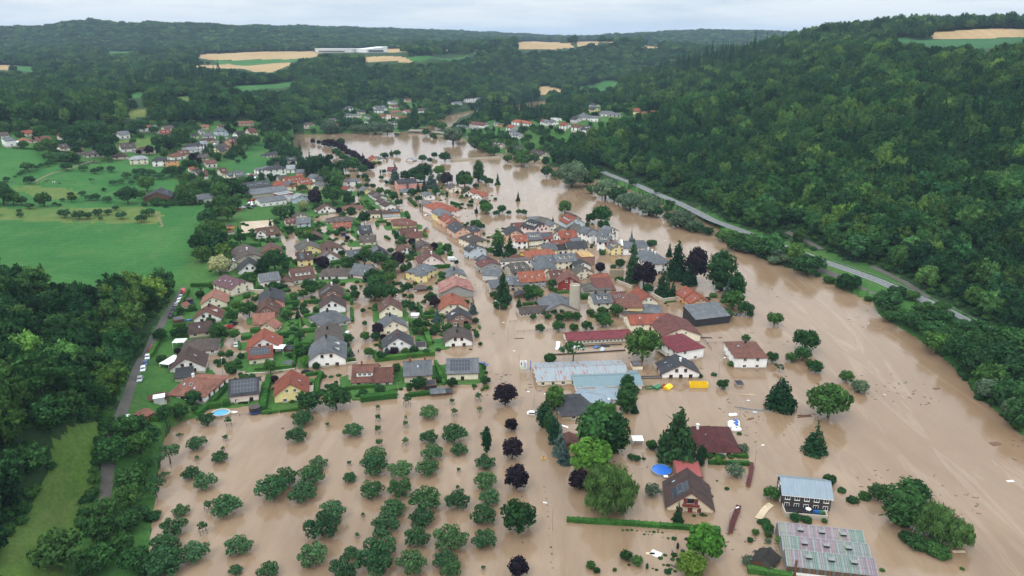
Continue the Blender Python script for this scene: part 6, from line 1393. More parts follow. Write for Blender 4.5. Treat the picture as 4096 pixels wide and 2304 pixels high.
# ------------------------------------------------------------------ everything else that stands, floats or is parked here
def put(name, label, cat, tile, x, y, rz=0.0, z=None, group=None):
    X, Y = at(tile, x, y); e = empty(name, (X, Y, ground(X, Y) if z is None else z), rz); return tag(e, label, cat, group)
def heading(tile, a, b): p, q = at(tile, *a), at(tile, *b); return atan2(q[1] - p[1], q[0] - p[0]), hypot(q[0] - p[0], q[1] - p[1])
HEDGES = []
def hedge(zone, tile, w, h, *pts):
    P = [np.array(at(tile, *p)) for p in pts]; c = np.mean(P, 0); z0 = min(ground(*p) for p in P); g = np.random.default_rng(len(HEDGES) + 5); core = MB(); Pp, Nn = [], []
    for a, b in zip(P[:-1], P[1:]):
        d = b - a; L = np.linalg.norm(d); d = d / L; n = np.array((d[1], -d[0])); za, zb = ground(*a) - z0, ground(*b) - z0; k = max(1, int(L / 3))
        for i in range(k):
            f0, f1 = i / k, (i + 1) / k; wa = w * (.44 + .03 * g.normal()); hh = h * (.95 + .04 * g.normal()); q = []
            for f in (f0, f1):
                m = a + (b - a) * f - c; z = za + (zb - za) * f
                q += [(*(m - n * wa), z - .6), (*(m + n * wa), z - .6), (*(m + n * wa * .9), z + hh), (*(m - n * wa * .9), z + hh)]
            core.solid(q, [(0, 1, 2, 3), (7, 6, 5, 4), (0, 3, 7, 4), (1, 5, 6, 2), (3, 2, 6, 7)])
        N_ = int(min(L * (w + 2 * h) * 5, 2600)); s = g.random(N_); side = g.choice(3, N_, p=np.array([w, h, h]) / (w + 2 * h)); t = g.random(N_)
        m = a[None] + (b - a)[None] * s[:, None] - c; z = za + (zb - za) * s
        off = np.where(side == 0, (t - .5) * w, np.where(side == 1, .5 * w, -.5 * w)); hz = np.where(side == 0, h, t * h)
        Pp.append(np.concatenate([m + n[None] * off[:, None], (z + hz)[:, None]], 1)); nn = np.zeros((N_, 3)); nn[side == 0, 2] = 1; nn[side == 1, :2] = n; nn[side == 2, :2] = -n; Nn.append(nn)
    Pp = np.concatenate(Pp); Nn = np.concatenate(Nn) + g.normal(size=Pp.shape) * .55; Nn /= np.linalg.norm(Nn, axis=1, keepdims=True)
    V, Fq = cards(Pp, Nn, .21, g); core.solid(V, [tuple(f) for f in Fq.tolist()])
    o = core.build('hedge', M['leaf_hedge'], loc=(c[0], c[1], z0)); t = R.uniform(.85, 1.15); o.color = (t, t, t, 1); u, v, _ = project(c[0], c[1], z0); HEDGES.append([o, u, v, zone, w])
for z_, rows in {ZG: "T 1.5 1.1 110,578 600,612 1200,645 1800,690 2576,742;S 1.3 1.2 1340,862 2000,887;S 1.5 1.2 1750,692 1790,762 1980,767;R 2.6 2.8 1210,835 1530,835;U 2 1.4 340,1392 600,1425 900,1480",
    ZK: "O 3 2 1060,1385 1640,1315;O 2 1.3 1830,1312 2450,1242;O 1.6 1.5 880,1205 1300,1165;O 2.2 1.8 1290,745 1800,692 2250,642;O 1.5 1.4 1290,610 1285,690 1340,745;O 1.5 1.4 2262,770 2330,950 2400,1130;O 1.5 1.3 170,985 430,952;O 1.8 1.5 430,960 360,1120 350,1290;O 2.2 2.2 2110,300 2170,500;O 1.5 1.3 140,292 370,262;O 1.2 1.2 20,485 330,468;O 1.2 1.2 90,85 70,260;O 1.2 1.2 905,10 940,110;O 2 1.6 1820,548 2140,522;K 2 2 2120,388 2420,362;K 1.2 1.6 1900,960 1980,1180;K 2 1.6 1990,1182 2310,1167;K 1.5 1.6 60,942 360,915;K 1.5 1.6 60,1165 270,1150;K 1.5 1.6 50,1395 250,1382;K 2.2 2 670,895 830,885;K 1.4 2 832,880 835,965;K 1.3 1.3 830,1035 848,1235;K 1 1.2 2290,1205 2300,1330;K 2.4 2 500,325 670,295;K 2.4 1.8 1790,1235 1830,1345",
    ZJ: "N 2 1.6 1250,832 940,1165 760,1295;N 2.2 2 930,1180 1140,1150;N 2.2 2 1180,1145 1290,1130;N 2.4 2 1930,705 1850,1000 1820,1235;N 1.6 1.2 1800,1272 2060,1245;N 1 .9 2090,1242 2400,1212;N 1.6 1.4 1680,575 2290,525;N 1.6 1.6 2350,62 2320,525;N 1 1 1430,125 1450,245;N 2 1.5 130,135 0,365;J 1.6 1.6 620,505 520,700 400,935;J 1.5 1.4 370,1080 580,1055;J 1.5 1.4 570,835 760,815;J 2 1.5 1170,815 1290,805;J 1.6 1.6 2080,735 2420,695;J 1.6 1.3 2070,1215 2330,1195;J 3 1.8 1620,1165 1780,1155;J 1.6 1.4 1470,1285 1650,1265;J 1 1.4 2412,985 2432,1155;J 1.4 1.5 2362,1255 2382,1449;J 2 1.6 1500,255 1720,235;J 2 1.8 660,430 1010,425;W 1.6 1.5 0,402 120,392",
    ZE: "E 2 1.8 1310,605 1760,550;E 2.6 1.4 1300,505 1310,580;E 1.6 1.6 1372,605 1402,710;E 2 2 450,695 880,645;E 2.4 2.2 450,860 990,825;E 2.4 2 2110,1115 2270,1092;E 1.6 1.5 680,1318 900,1288;F 2 1.8 820,852 1000,848;F 1.8 1.8 830,860 850,920;F 1.8 1.4 970,1085 1040,1125;F 1.8 1.6 570,505 650,605;F 1.6 1.4 600,1275 750,1255;F 2.6 2 1310,700 1350,785;F 2.6 1.4 1350,465 1470,590;F 2 1.4 1560,1015 1640,1085;F 1.8 1.4 140,1005 280,992;F 1.6 1.2 420,895 540,882",
    ZC: "F 3 2.4 1850,1225 1860,1362;F 2.6 2.4 1800,1375 1910,1352;F 2 2.2 2030,545 2160,585;L 1.6 1.4 1170,975 1340,962;L 1.5 1.3 1720,780 1910,772;L 3 2.4 2110,870 2250,858;L 1 1 470,1315 482,1355;M 1 .6 1220,845 1380,832",
    ZV: "A 1.5 1.3 160,302 520,322;B 1.6 1.4 820,535 1050,575;B 1.4 1.3 230,430 380,425"}.items():
    for q in rows.split(';'):
        q = q.split(); hedge(z_, q[0], float(q[1]), float(q[2]), *[tuple(float(i) for i in p.split(',')) for p in q[3:]])
for x, y, r_, h_ in ((550, 285, 110, 1.0), (665, 265, 88, .9), (768, 272, 98, .8)):          # clipped bushes by the long white building
    X, Y = at('F', x, y); u, v = px('F', x, y); wd = r_ / 4.025 * hypot(X, Y) / F_PX; place_tree('bush', X, Y, wd, 'clipped by the long white building', u, v, h_ * 1.1)

# cars: body, window band, wheels
def car_meshes(col, van):
    m = MB(); w = .88
    side = [(-2.1, .35), (2.1, .35), (2.15, .75), (1.9, .88), (1.0, 1.0), (.35, 1.45), (-1.3, 1.48), (-1.95, 1.0), (-2.15, .9)] if not van else [(-2.6, .4), (2.5, .4), (2.55, .95), (1.9, 1.2), (1.3, 2.15), (-2.55, 2.25), (-2.65, .8)]
    n = len(side); nar = lambda z: w * (1 if z < (1.0 if not van else 1.25) else .86)
    m.solid([(x, -nar(z), z) for x, z in side] + [(x, nar(z), z) for x, z in side], [tuple(range(n - 1, -1, -1)), tuple(range(n, 2 * n))] + [(k, (k + 1) % n, n + (k + 1) % n, n + k) for k in range(n)])
    g = MB(); zz = ((1.03, 1.40, .95, .40, -1.25, -1.75) if not van else (1.3, 1.95, 1.75, 1.38, 1.0, .95)); lo, hi, x1, x2, x3, x4 = zz
    for s in (-1, 1): g.solid([(x1 - .1, s * (w + .012), lo), (x4 + .1, s * (w + .012), lo), (x3, s * (w * .87 + .012), hi), (x2 - .05, s * (w * .87 + .012), hi)], [(0, 1, 2, 3)])
    g.solid([(x1 + .03, -w * .8, lo), (x1 + .03, w * .8, lo), (x2 + .03, w * .74, hi), (x2 + .03, -w * .74, hi)], [(0, 1, 2, 3)])
    if not van: g.solid([(x4 - .16, -w * .8, lo), (x4 - .16, w * .8, lo), (x3 - .1, w * .74, hi), (x3 - .1, -w * .74, hi)], [(3, 2, 1, 0)])
    wh = MB(); wh.tube((0, -.11, 0), (0, .11, 0), .33, n=10); wh.tube((0, -.12, 0), (0, .12, 0), .17, n=8, mi=1)
    return m.mesh('body', [M['car_' + col]]), g.mesh('car_windows', [M['glass']]), wh.mesh('wheel', [M['tyre'], M['steel']])
CARM = {}
def car(tile, x, y, hx, hy, col, label, van=False, sink=0.0, group=None, tilt=0.0):
    key = (col, van)
    if key not in CARM: CARM[key] = car_meshes(col, van)
    rz, _ = heading(tile, (x, y), (x + hx, y + hy)); b, g, wh = CARM[key]
    e = put('parked_car' if not van else 'van', label, 'car' if not van else 'van', tile, x, y, rz, group=group); e.location.z -= sink; e.rotation_euler[0] = tilt; e.rotation_euler[1] = -tilt * .6
    link('body', b, e); link('car_windows', g, e)
    k = 1.35 if not van else 1.65
    for sx in (-k, k):
        for sy in (-.82, .82): link('wheel', wh, e, (sx, sy, .33))
GL = 'cars parked along the wood lane'
for a in [('J', 548, 545, 30, 40, 'red', 'red car at the upper end of the row parked on the wood lane', True), ('J', 500, 612, -30, 60, 'silver', 'silver car parked just below the red one on the wood lane'), ('J', 470, 672, -30, 60, 'white', 'white car third in the row on the wood lane'), ('J', 425, 742, -30, 55, 'silver', 'silver car beside the small playhouse on the wood lane'),
          ('J', 405, 800, -30, 55, 'black', 'black car below the silver one by the playhouse'), ('J', 368, 862, -40, 55, 'black', 'middle one of three black cars on the wood lane'), ('J', 338, 922, -30, 50, 'black', 'black car by the hedge corner at the lower end of the upper row'), ('j', 675, 470, -10, 25, 'grey', 'grey car at the top of the lower row on the wood lane'),
          ('j', 662, 492, -10, 25, 'red', 'red car below the grey one in the lower row on the lane'), ('j', 645, 528, -10, 25, 'white', 'white car in the middle of the lower row on the lane'), ('j', 636, 556, -10, 25, 'blue', 'blue car between two white cars on the wood lane'), ('j', 626, 580, -10, 25, 'white', 'white car below the blue one on the wood lane'), ('j', 612, 625, -10, 25, 'silver', 'silver car last of the lower row half under a bush'), ('V', 1112, 92, -4, 60, 'white', 'white car alone at the bottom of the lane near the red roofed shed')]:
    car(*a[:7], van=len(a) > 7, group=GL)
GF = 'cars standing in the flood'
for a in [('N', 1385, 175, 3, 60, 'silver', 'grey car in shallow water on the street between the lime trees', False, .25, 0), ('N', 2530, 605, 60, 0, 'black', 'black car with flooded wheels in front of the bright red roofed yellow house', False, .45, 0), ('O', 850, 270, 30, -20, 'white', 'white car roof just above the water by the garden bushes', False, 1.1, .1), ('P', 130, 712, 60, 12, 'blue', 'dark blue car sunk to its windows beside the grey solar roof', False, .75, 0),
          ('P', 1335, 445, -10, 80, 'white', 'white delivery van standing in the flood before the crimson stable', True, .6, 0), ('P', 1745, 470, 60, 5, 'white', 'white car sunk to the roof behind the thin crooked tree', False, 1.05, .05), ('P', 1625, 445, 60, -15, 'white', 'white van roof showing above the yard wall', True, 1.4, .1), ('P', 1962, 440, 60, -20, 'blue', 'blue car drifting by the yard wall', False, .9, .15), ('P', 2090, 420, 60, 5, 'black', 'black car at the right end of the flooded yard', False, .8, 0), ('P', 2040, 478, 20, -30, 'silver', 'silver car tipped up in the flooded yard', False, .8, .3),
          ('Y', 1468, 186, 60, 2, 'white', 'white car stranded on the flooded main road by the thuja hedge', False, .55, 0), ('Q', 520, 556, 60, 2, 'white', 'white car sunk under the cream barn gate', False, 1.05, 0), ('F', 1650, 730, 60, -8, 'white', 'white car roof in the flooded main street by the rusty red roof', False, .8, 0), ('G', 680, 1036, 60, 0, 'white', 'white van half under water in the main street by the small tree', True, .75, 0), ('G', 694, 1062, 60, -4, 'blue', 'pale blue car beside the drowned white van', False, .95, 0), ('G', 1692, 850, 50, 10, 'white', 'white van before the dark gateway of the old village', True, .4, 0), ('Q', 1075, 1045, 20, 40, 'white', 'white car behind the charcoal roofed house', False, .7, .1), ('Q', 1790, 245, 40, 10, 'grey', 'upturned grey car by the riverside bushes', False, .7, .4)]:
    car(*a[:7], van=a[7], sink=a[8], group=GF, tilt=a[9])
PK = [('E', 805, 140, 30, -14, 'white'), ('E', 845, 134, 30, -14, 'white'), ('E', 852, 165, 30, -14, 'white'), ('E', 872, 188, 30, -14, 'black'), ('E', 740, 186, 30, -14, 'black'), ('E', 772, 166, 30, -14, 'grey'), ('E', 706, 210, 30, -10, 'white'), ('E', 660, 222, 30, -14, 'white'), ('E', 635, 238, 30, -14, 'red'), ('E', 808, 222, 30, 4, 'black'), ('E', 800, 100, 30, -14, 'black'), ('E', 850, 97, 30, -14, 'red')]
WORDS = ['leftmost', 'second from left', 'third from left', 'fourth from left', 'fifth from left', 'sixth from left', 'seventh from left', 'eighth from left', 'ninth from left', 'tenth from left', 'eleventh from left', 'twelfth from left']
def ranked(rows, what, group):
    for col in sorted(set(r[5] for r in rows)):
        sel = sorted([r for r in rows if r[5] == col], key=lambda r: px(r[0], r[1], r[2])[0])
        for k, r in enumerate(sel): car(*r, f'{col} car {what}' + ('' if len(sel) == 1 else ', ' + (WORDS[k] if k < len(sel) - 1 or len(sel) == 2 and k == 0 else 'rightmost of its colour')), group=group)
ranked(PK, 'on the grass beside the long school hall', 'cars parked beside the school hall')
ranked([('B', 1085, 920, 20, 3, 'white'), ('B', 1130, 930, 20, 3, 'red'), ('B', 1188, 932, 20, 0, 'silver'), ('B', 1190, 968, 20, -6, 'white'), ('B', 1230, 930, 20, 2, 'red'), ('B', 1322, 958, 20, 3, 'white'), ('B', 1382, 964, 20, 3, 'white'), ('B', 1432, 972, 20, 3, 'white')], 'on the car park before the white apartment building', 'cars on the car park')
ranked([('B', 1980, 1210, 20, 6, 'white'), ('B', 2030, 1200, 20, 6, 'silver'), ('B', 2295, 1070, 20, 0, 'white'), ('B', 2240, 1110, 20, 8, 'black'), ('B', 2400, 1085, 20, 6, 'grey')], 'on the paved yard right of the school', 'cars on the school yard')
ranked([('B', 590, 472, 16, -8, 'white'), ('B', 462, 525, 20, -14, 'grey'), ('B', 412, 578, 20, -14, 'black'), ('B', 350, 592, 20, -14, 'silver'), ('B', 328, 618, 20, -14, 'blue'), ('B', 690, 400, 20, -14, 'white'), ('B', 760, 350, 20, -14, 'silver')], 'along the hillside village street', 'cars in the hillside village')
ranked([('E', 545, 1066, 2, 30, 'white'), ('E', 462, 944, 30, -6, 'silver'), ('E', 490, 918, 30, -4, 'grey'), ('J', 1262, 1100, 30, -8, 'red'), ('J', 1352, 1050, 20, -14, 'black')], 'by the houses of the wood side lane', 'cars at the lane houses')
ranked([('D', 1640, 418, 20, 0, 'black'), ('D', 1602, 412, 20, 0, 'grey'), ('D', 1162, 842, 20, 2, 'black'), ('D', 575, 365, 10, 6, 'white')], 'near the houses on the right slope', 'cars on the right slope')

# street lamps
lm = MB(); lm.tube((0, 0, -2), (0, 0, 6.6), .09, .06); pr = (0, 0, 6.6)
for k in range(1, 6): a = k / 5 * pi / 2; q = (1.9 * (1 - cos(a)), 0, 6.6 + 1.1 * sin(a)); lm.tube(pr, q, .06, .05, 5); pr = q
LP = lm.mesh('pole', [M['steel']]); lh = MB(); lh.box(1.7, 2.7, -.14, .14, 7.62, 7.76); LHD = lh.mesh('lamp_head', [M['white']])
for t, x, y, hx, hy, lb in [('P', 530, 330, -40, -10, 'tall street lamp on the flooded main road above the swirl of foam'), ('P', 712, 815, -40, -10, 'street lamp beside the advertising flags'), ('R', 225, 860, -40, -10, 'street lamp leaning over the stranded white car'), ('Y', 1617, 1090, -40, -10, 'street lamp lowest on the flooded main road'), ('L', 797, 1170, -40, -10, 'street lamp at the garden corner left of the long low stable'), ('S', 2080, 960, 20, -6, 'slim street lamp by the curved brown brick wall'), ('Q', 1505, 1250, 20, -6, 'thin lamp post standing in the flood before the square white house'), ('U', 95, 940, 30, -10, 'lamp at the end of the long hedge beside the second brick wall'),
                         ('N', 1185, 710, 10, -30, 'lamp post in the flooded street by the pale pink solar house'), ('F', 1660, 985, 40, -6, 'curved lamp beside the bus shelter'), ('K', 1800, 985, 10, 0, 'lamp post behind the garden pond of the estate'), ('S', 1840, 180, 10, 0, 'bare post by the floating gas tanks'), ('F', 1410, 545, -30, 0, 'street lamp by the long hedge of the main street')]:
    rz, _ = heading(t, (x, y), (x + hx, y + hy)); e = put('street_lamp', lb, 'street lamp', t, x, y, rz, group='street lamps in the flood'); link('pole', LP, e); link('lamp_head', LHD, e)

# advertising flags
for (x, y, a, b, lb) in ((770, 825, 'white', 'leaf_bright', 'white beach flag with grey print and pale green foot'), (830, 825, 'white', 'blue', 'white beach flag with slanted blue print, middle of three'), (903, 825, 'blue', 'white', 'narrow dark blue beach flag nearest the rusty hall')):
    e = put('advertising_flag', lb, 'flag', 'P', x, y, -.2, group='advertising flags on the main road'); m = MB(); m.tube((0, 0, -1), (0, 0, 4.6), .04, n=5); m.build('flag_pole', M['white'], e)
    wd = 1.15 if a == 'white' else .35; m = MB(); m.box(-wd, -.02, -.02, .02, .9 if a == 'white' else .3, 4.5); m.build('banner', M[a], e)
    if a == 'white' and b == 'blue':
        m = MB()
        for k in range(7): m.box(-.95, -.62, -.035, .035, 1.3 + k * .38, 1.55 + k * .38); m.box(-.5, -.2, -.035, .035, 1.1 + k * .36, 1.32 + k * .36)
        m.build('print', M['blue'], e)
    elif a == 'white':
        m = MB(); m.box(-.8, -.3, -.035, .035, 2.4, 3.6); m.box(-.75, -.3, -.035, .035, 3.8, 3.95); m.build('print', M['car_grey'], e); m = MB(); m.box(-1.1, -.03, -.03, .03, .95, 2.0); m.build('print', plain('palegreen', (176, 210, 150)), e)
# silos
m_ = put('concrete_silo', 'tall round concrete silo with open weathered top beside the red house', 'silo', 'L', 2000, 1062); dd = hypot(m_.location.x, m_.location.y); rr_ = 84 / 4.025 * dd / F_PX * 1.02
m = MB(); m.lathe([(rr_, -2), (rr_, 12.6), (rr_ * 1.03, 12.6), (rr_ * 1.03, 13.0), (rr_ * .92, 13.0), (rr_ * .9, 11.8)], 24); m.build('shell', M['concrete'], m_)
for k in range(1, 9): q = MB(); q.lathe([(rr_ + .02, k * 1.5), (rr_ + .06, k * 1.5), (rr_ + .06, k * 1.5 + .08), (rr_ + .02, k * 1.5 + .08)], 24); q.build('hoop', M['concrete'], m_)
q = MB(); q.tube((rr_ + .3, .4, -1), (rr_ + .3, .4, 13.2), .12, n=5); q.build('pipe', M['steel'], m_)
m_ = put('steel_silo', 'shiny round steel silo with conical top at the farm', 'silo', 'B', 222, 1340); dd = hypot(m_.location.x, m_.location.y); rr_ = 50 / 3.677 * dd / F_PX
m = MB(); m.lathe([(rr_, -1)] + [(rr_ + .04 * (k % 2), k * .45) for k in range(18)], 20); m.build('shell', M['steel'], m_); m = MB(); m.lathe([(rr_ + .15, 7.6), (.5, 9.2), (.4, 9.6)], 20); m.build('silo_top', M['white'], m_)
# church in the old village and tower in the far one
A_, B_ = at('I', 1300, 742, 7.4), at('I', 1705, 727, 7.4); rz = atan2(B_[1] - A_[1], B_[0] - A_[0]); L_ = hypot(B_[0] - A_[0], B_[1] - A_[1]); cx_, cy_ = (A_[0] + B_[0]) / 2, (A_[1] + B_[1]) / 2
ce = empty('church', (cx_, cy_, 0), rz); ce.scale = (1, 1, .78); tag(ce, 'white church with grey roof, slate needle spire and curved front gable behind the redwood', 'church')
link('roof', roof_mesh('k', L_ / 2, 5.6, 9.5, 5.6, .2, 1.6, 8.4, 1.3, 'roof_gr'), ce); m = MB(); m.box(-L_ / 2 + .5, L_ / 2 - .5, -5, 5, -1.5, 5.7); m.build('wall', M['wall_w'], ce)
s_ = link('spire', None, ce, (-L_ / 2 + 6.5, 0, 0)); m = MB(); m.box(-1.1, 1.1, -1.1, 1.1, 6, 10.6); m.build('belfry', M['wall_slate'], s_); m = MB(); m.lathe([(1.5, 10.6), (.75, 12.4), (.28, 16), (.03, 19.5)], 8); m.tube((0, 0, 19.4), (0, 0, 20.6), .05, n=4); m.box(-.4, .4, -.04, .04, 20.0, 20.1); m.build('needle', M['wall_slate'], s_)
m = MB(); y0 = -5; pr_ = [(-3.4, -1.5), (3.4, -1.5), (3.4, 7.2), (2.4, 8.2), (2.0, 9.4), (1.0, 10.3), (0, 10.6), (-1.0, 10.3), (-2.0, 9.4), (-2.4, 8.2), (-3.4, 7.2)]; X0 = -L_ / 2 - .2
m.solid([(X0, y, z) for y, z in pr_] + [(X0 + .9, y, z) for y, z in pr_], [tuple(range(10, -1, -1)), tuple(range(11, 22))] + [(k, (k + 1) % 11, 11 + (k + 1) % 11, 11 + k) for k in range(11)]); m.build('front_gable', M['wall_w'], ce)
for k in range(4): link('window', window_mesh(.9, 2.4), ce, (-L_ / 2 + 4 + k * (L_ - 7) / 4, -5, 3.2), (0, 0, pi))
te = put('church_tower', 'cream church tower with dark pyramid roof in the far village', 'church tower', 'b', 1338, 1228, .3)
m = MB(); m.box(-2.6, 2.6, -2.6, 2.6, -2, 11.5); m.build('wall', M['wall_cream'], te); link('roof', roof_mesh('h', 2.9, 2.9, 15.6, 11.4, .2, 0, 0, 2.88, 'roof_dg'), te)
for s in (-1, 1): link('window', window_mesh(.9, 1.9), te, (s * .0, -2.6 * 1, 9.2 if s > 0 else 5.5), (0, 0, pi))
link('window', window_mesh(.9, 1.9), te, (-2.6, 0, 9.2), (0, 0, pi / 2))
# hotel lettering on the pink hotel
for hh in HOUSES:
    if hh[3] == 'pink' and hh[4] == 'dg' and hh[6] == ZC_:
        hh[0].name = 'hotel'; hh[7] = 'hotel'; hh[8] = 'pink hotel with dark roof and black chimney shaft on the flooded main street'
        tx = bpy.data.curves.new('lettering', 'FONT'); tx.body = 'HOTEL'; tx.size = 1.5; tx.extrude = .03; tx.align_x = 'CENTER'; tx.materials.append(M['wall_brick'])
        sgn = 1 if sin(hh[0].rotation_euler[2]) * 0 - cos(hh[0].rotation_euler[2]) * hh[0].location.y > 0 else -1
        tmp = bpy.data.objects.new('tmp', tx); COL.objects.link(tmp); tme = bpy.data.meshes.new_from_object(tmp.evaluated_get(bpy.context.evaluated_depsgraph_get())); bpy.data.objects.remove(tmp)
        link('lettering', tme, hh[0], (hh[9] * -sgn * -.22, sgn * 5.62, 3.6), (pi / 2, 0, pi if sgn > 0 else 0)); q = MB(); q.box(-.7, .7, *sorted((sgn * 5.6, sgn * 6.7)), -1.5, 6.6); q.build('chimney_shaft', M['wall_slate'], hh[0])
# greenhouse
A_, B_, C_ = at('U', 722, 775, 4.0), at('U', 1722, 880, 4.0), at('U', 688, 1095, 4.0); rz = atan2(B_[1] - A_[1], B_[0] - A_[0]); d_ = np.array((cos(rz), sin(rz))); n_ = np.array((-d_[1], d_[0])); L_ = hypot(B_[0] - A_[0], B_[1] - A_[1]) * 1.06; bay = -(np.array(C_) - np.array(A_)) @ n_ / 2
ge = empty('greenhouse', (A_[0], A_[1], 0), rz); tag(ge, 'large old greenhouse with three ridges of pink and green stained panes', 'greenhouse')
gm = [plain('pane_' + k, c, .45, var=.38, scale=1.3) for k, c in dict(pink=(134, 116, 122), mauve=(120, 110, 116), green=(104, 122, 113), grey=(122, 124, 123), lime=(120, 134, 108)).items()]; gd = plain('pane_dark', (92, 98, 94), .4, var=.25); npan = 44
pw = L_ / npan; sl_ = .42; PM = {}
def pane_mesh(key, mat, w, ln):
    if key not in PM: m = MB(); m.box(.03, w - .03, 0, ln, 0, .05); PM[key] = m.mesh('pane', [mat])
    return PM[key]
back = bay * .22; front = bay * .78; zr = 4.0; lnf = hypot(front, front * sl_); lnb = hypot(back, front * sl_)
for b in range(3):
    rb = link('bay_roof', None, ge, (0, -b * bay, 0)); m = MB()
    m.tube((0, 0, zr + .06), (L_, 0, zr + .06), .06, n=4); m.tube((0, -front, zr - front * sl_), (L_, -front, zr - front * sl_), .06, n=4)
    for k in range(0, npan + 1, 4): m.tube((k * pw, 0, zr + .03), (k * pw, -front, zr - front * sl_ + .05), .03, n=4); m.tube((k * pw, 0, zr), (k * pw, back, zr - front * sl_), .05, n=4); m.tube((k * pw, back, zr - front * sl_), (k * pw, back, -1.5), .06, n=4)
    m.build('glazing_bars', M['steel'], rb)
    hue = 0.0
    for k in range(npan):
        if k % 9 == 0: hue = R.random()
        q = R.random(); pink = hue < (.75 if b == 0 else .4); g_ = (gm[0] if q < .6 else gm[1]) if pink else (gm[2] if q < .75 else gm[3])
        if R.random() < .05: g_ = gm[4]
        if R.random() < .12: g_ = gm[3]
        link('pane', pane_mesh((g_.name, 'f'), g_, pw, lnf), rb, (k * pw, -front, zr - front * sl_), (math.atan(sl_), 0, 0))
        link('pane', pane_mesh(('d', 'b', (k // 5) % 2), gd if (k // 5) % 2 else gm[3], pw, lnb), rb, (k * pw, 0, zr), (-math.atan2(front * sl_, back), 0, 0))
    for k in (.22, .47, .72):
        v_ = link('roof_vent', None, rb, (k * L_, -front * .32, zr - front * .32 * sl_ + .1)); m = MB(); m.box(0, pw * 3.2, -.9, .25, .25, .31); m.build('vent_flap', gm[3], v_); m = MB(); m.box(.1, pw * 3.1, -.95, -.85, -.1, .2); m.build('vent_gap_shade', M['dark'], v_)  # dark box under each flap: the shade of the gap as colour
m = MB(); yl = -2 * bay - front
m.box(0, L_, yl - .06, yl + .02, -1.2, .75); m.build('plastic_sheet', M['white'], ge)
for k in range(0, npan, 2): m = MB(); m.box(k * pw + .05, (k + 2) * pw - .05, yl - .02, yl + .03, .8, zr - front * sl_ - .12); m.build('wall_pane', gd if k % 4 else M['wood'], ge)
for s in (0, L_):
    for b in range(3): m = MB(); m.solid([(s, -b * bay + back, -1.5), (s, -b * bay - front, -1.5), (s, -b * bay - front, zr - front * sl_), (s, -b * bay, zr), (s, -b * bay + back, zr - front * sl_)], [(0, 1, 2, 3, 4)]); m.build('end_wall', gm[3], ge)
q = MB(); q.tube((L_ * .09, yl - .5, -1), (L_ * .09, yl - .5, 4.6), .3, n=8); q.build('flue', M['wood'], ge)
# terrace of the dark wooden house with table and toys
P = [at('U', *p, 0.9) for p in ((800, 560), (820, 668), (1335, 712), (1318, 612))]; rz = atan2(P[2][1] - P[1][1], P[2][0] - P[1][0]); L_ = hypot(P[2][0] - P[1][0], P[2][1] - P[1][1]); D_ = hypot(P[1][0] - P[0][0], P[1][1] - P[0][1])
e = empty('terrace', (P[1][0], P[1][1], 0), rz); tag(e, 'raised terrace with pale concrete parapet before the dark wooden house', 'terrace'); m = MB(); m.box(0, L_, 0, D_, -1, .6); m.build('deck', M['dark'], e); m = MB(); m.box(-.15, L_ + .15, -.2, 0, -1, 1.35); m.box(-.2, 0, 0, D_, -1, 1.35); m.box(L_, L_ + .2, 0, D_ * .6, -1, 1.35); m.build('parapet', M['concrete'], e)
def loc_on(e, x, y, z): return e.matrix_basis @ Vector((x, y, z))
tb = empty('garden_table', loc_on(e, L_ * .6, D_ * .6, .6), .3); tag(tb, 'white round garden table on the wooden house terrace', 'table'); m = MB(); m.lathe([(.75, .7), (.75, .76)], 12); m.build('table_top', M['white'], tb)
for k in range(4): m = MB(); m.tube((.5 * cos(k * pi / 2), .5 * sin(k * pi / 2), 0), (.4 * cos(k * pi / 2), .4 * sin(k * pi / 2), .7), .04); m.build('leg', M['white'], tb)
for k, (c, lb) in enumerate((('blue', 'blue covered bundle on the wooden house terrace'), ('green', 'green bundle at the right end of the wooden house terrace'))):
    m = MB()
    for i in range(7): m.box(*sorted((R.uniform(-1, 0), R.uniform(0, 1))), *sorted((R.uniform(-.5, 0), R.uniform(0, .5))), 0, R.uniform(.3, .8))
    o = m.build('covered_bundle', M[c], loc=loc_on(e, L_ * (.8 + .12 * k), D_ * .5, .62)); tag(o, lb, 'bundle')
# boardwalk with single planks
P = [at('U', *p) for p in ((480, 735), (520, 680), (560, 625), (610, 575), (650, 555))]; e = empty('boardwalk', (P[0][0], P[0][1], 0)); tag(e, 'curved plank boardwalk lifted by the flood left of the dark wooden house', 'boardwalk'); pm_ = MB(); pm_.box(-.16, .16, -.9, .9, .1, .18); PLK = pm_.mesh('plank', [M['woodpale']])
for a, b in zip(P[:-1], P[1:]):
    n = int(hypot(b[0] - a[0], b[1] - a[1]) / .4)
    for k in range(n): f = k / n; link('plank', PLK, e, (a[0] + (b[0] - a[0]) * f - P[0][0], a[1] + (b[1] - a[1]) * f - P[0][1], R.uniform(0, .06)), (0, 0, atan2(b[1] - a[1], b[0] - a[0]) + R.uniform(-.06, .06)))
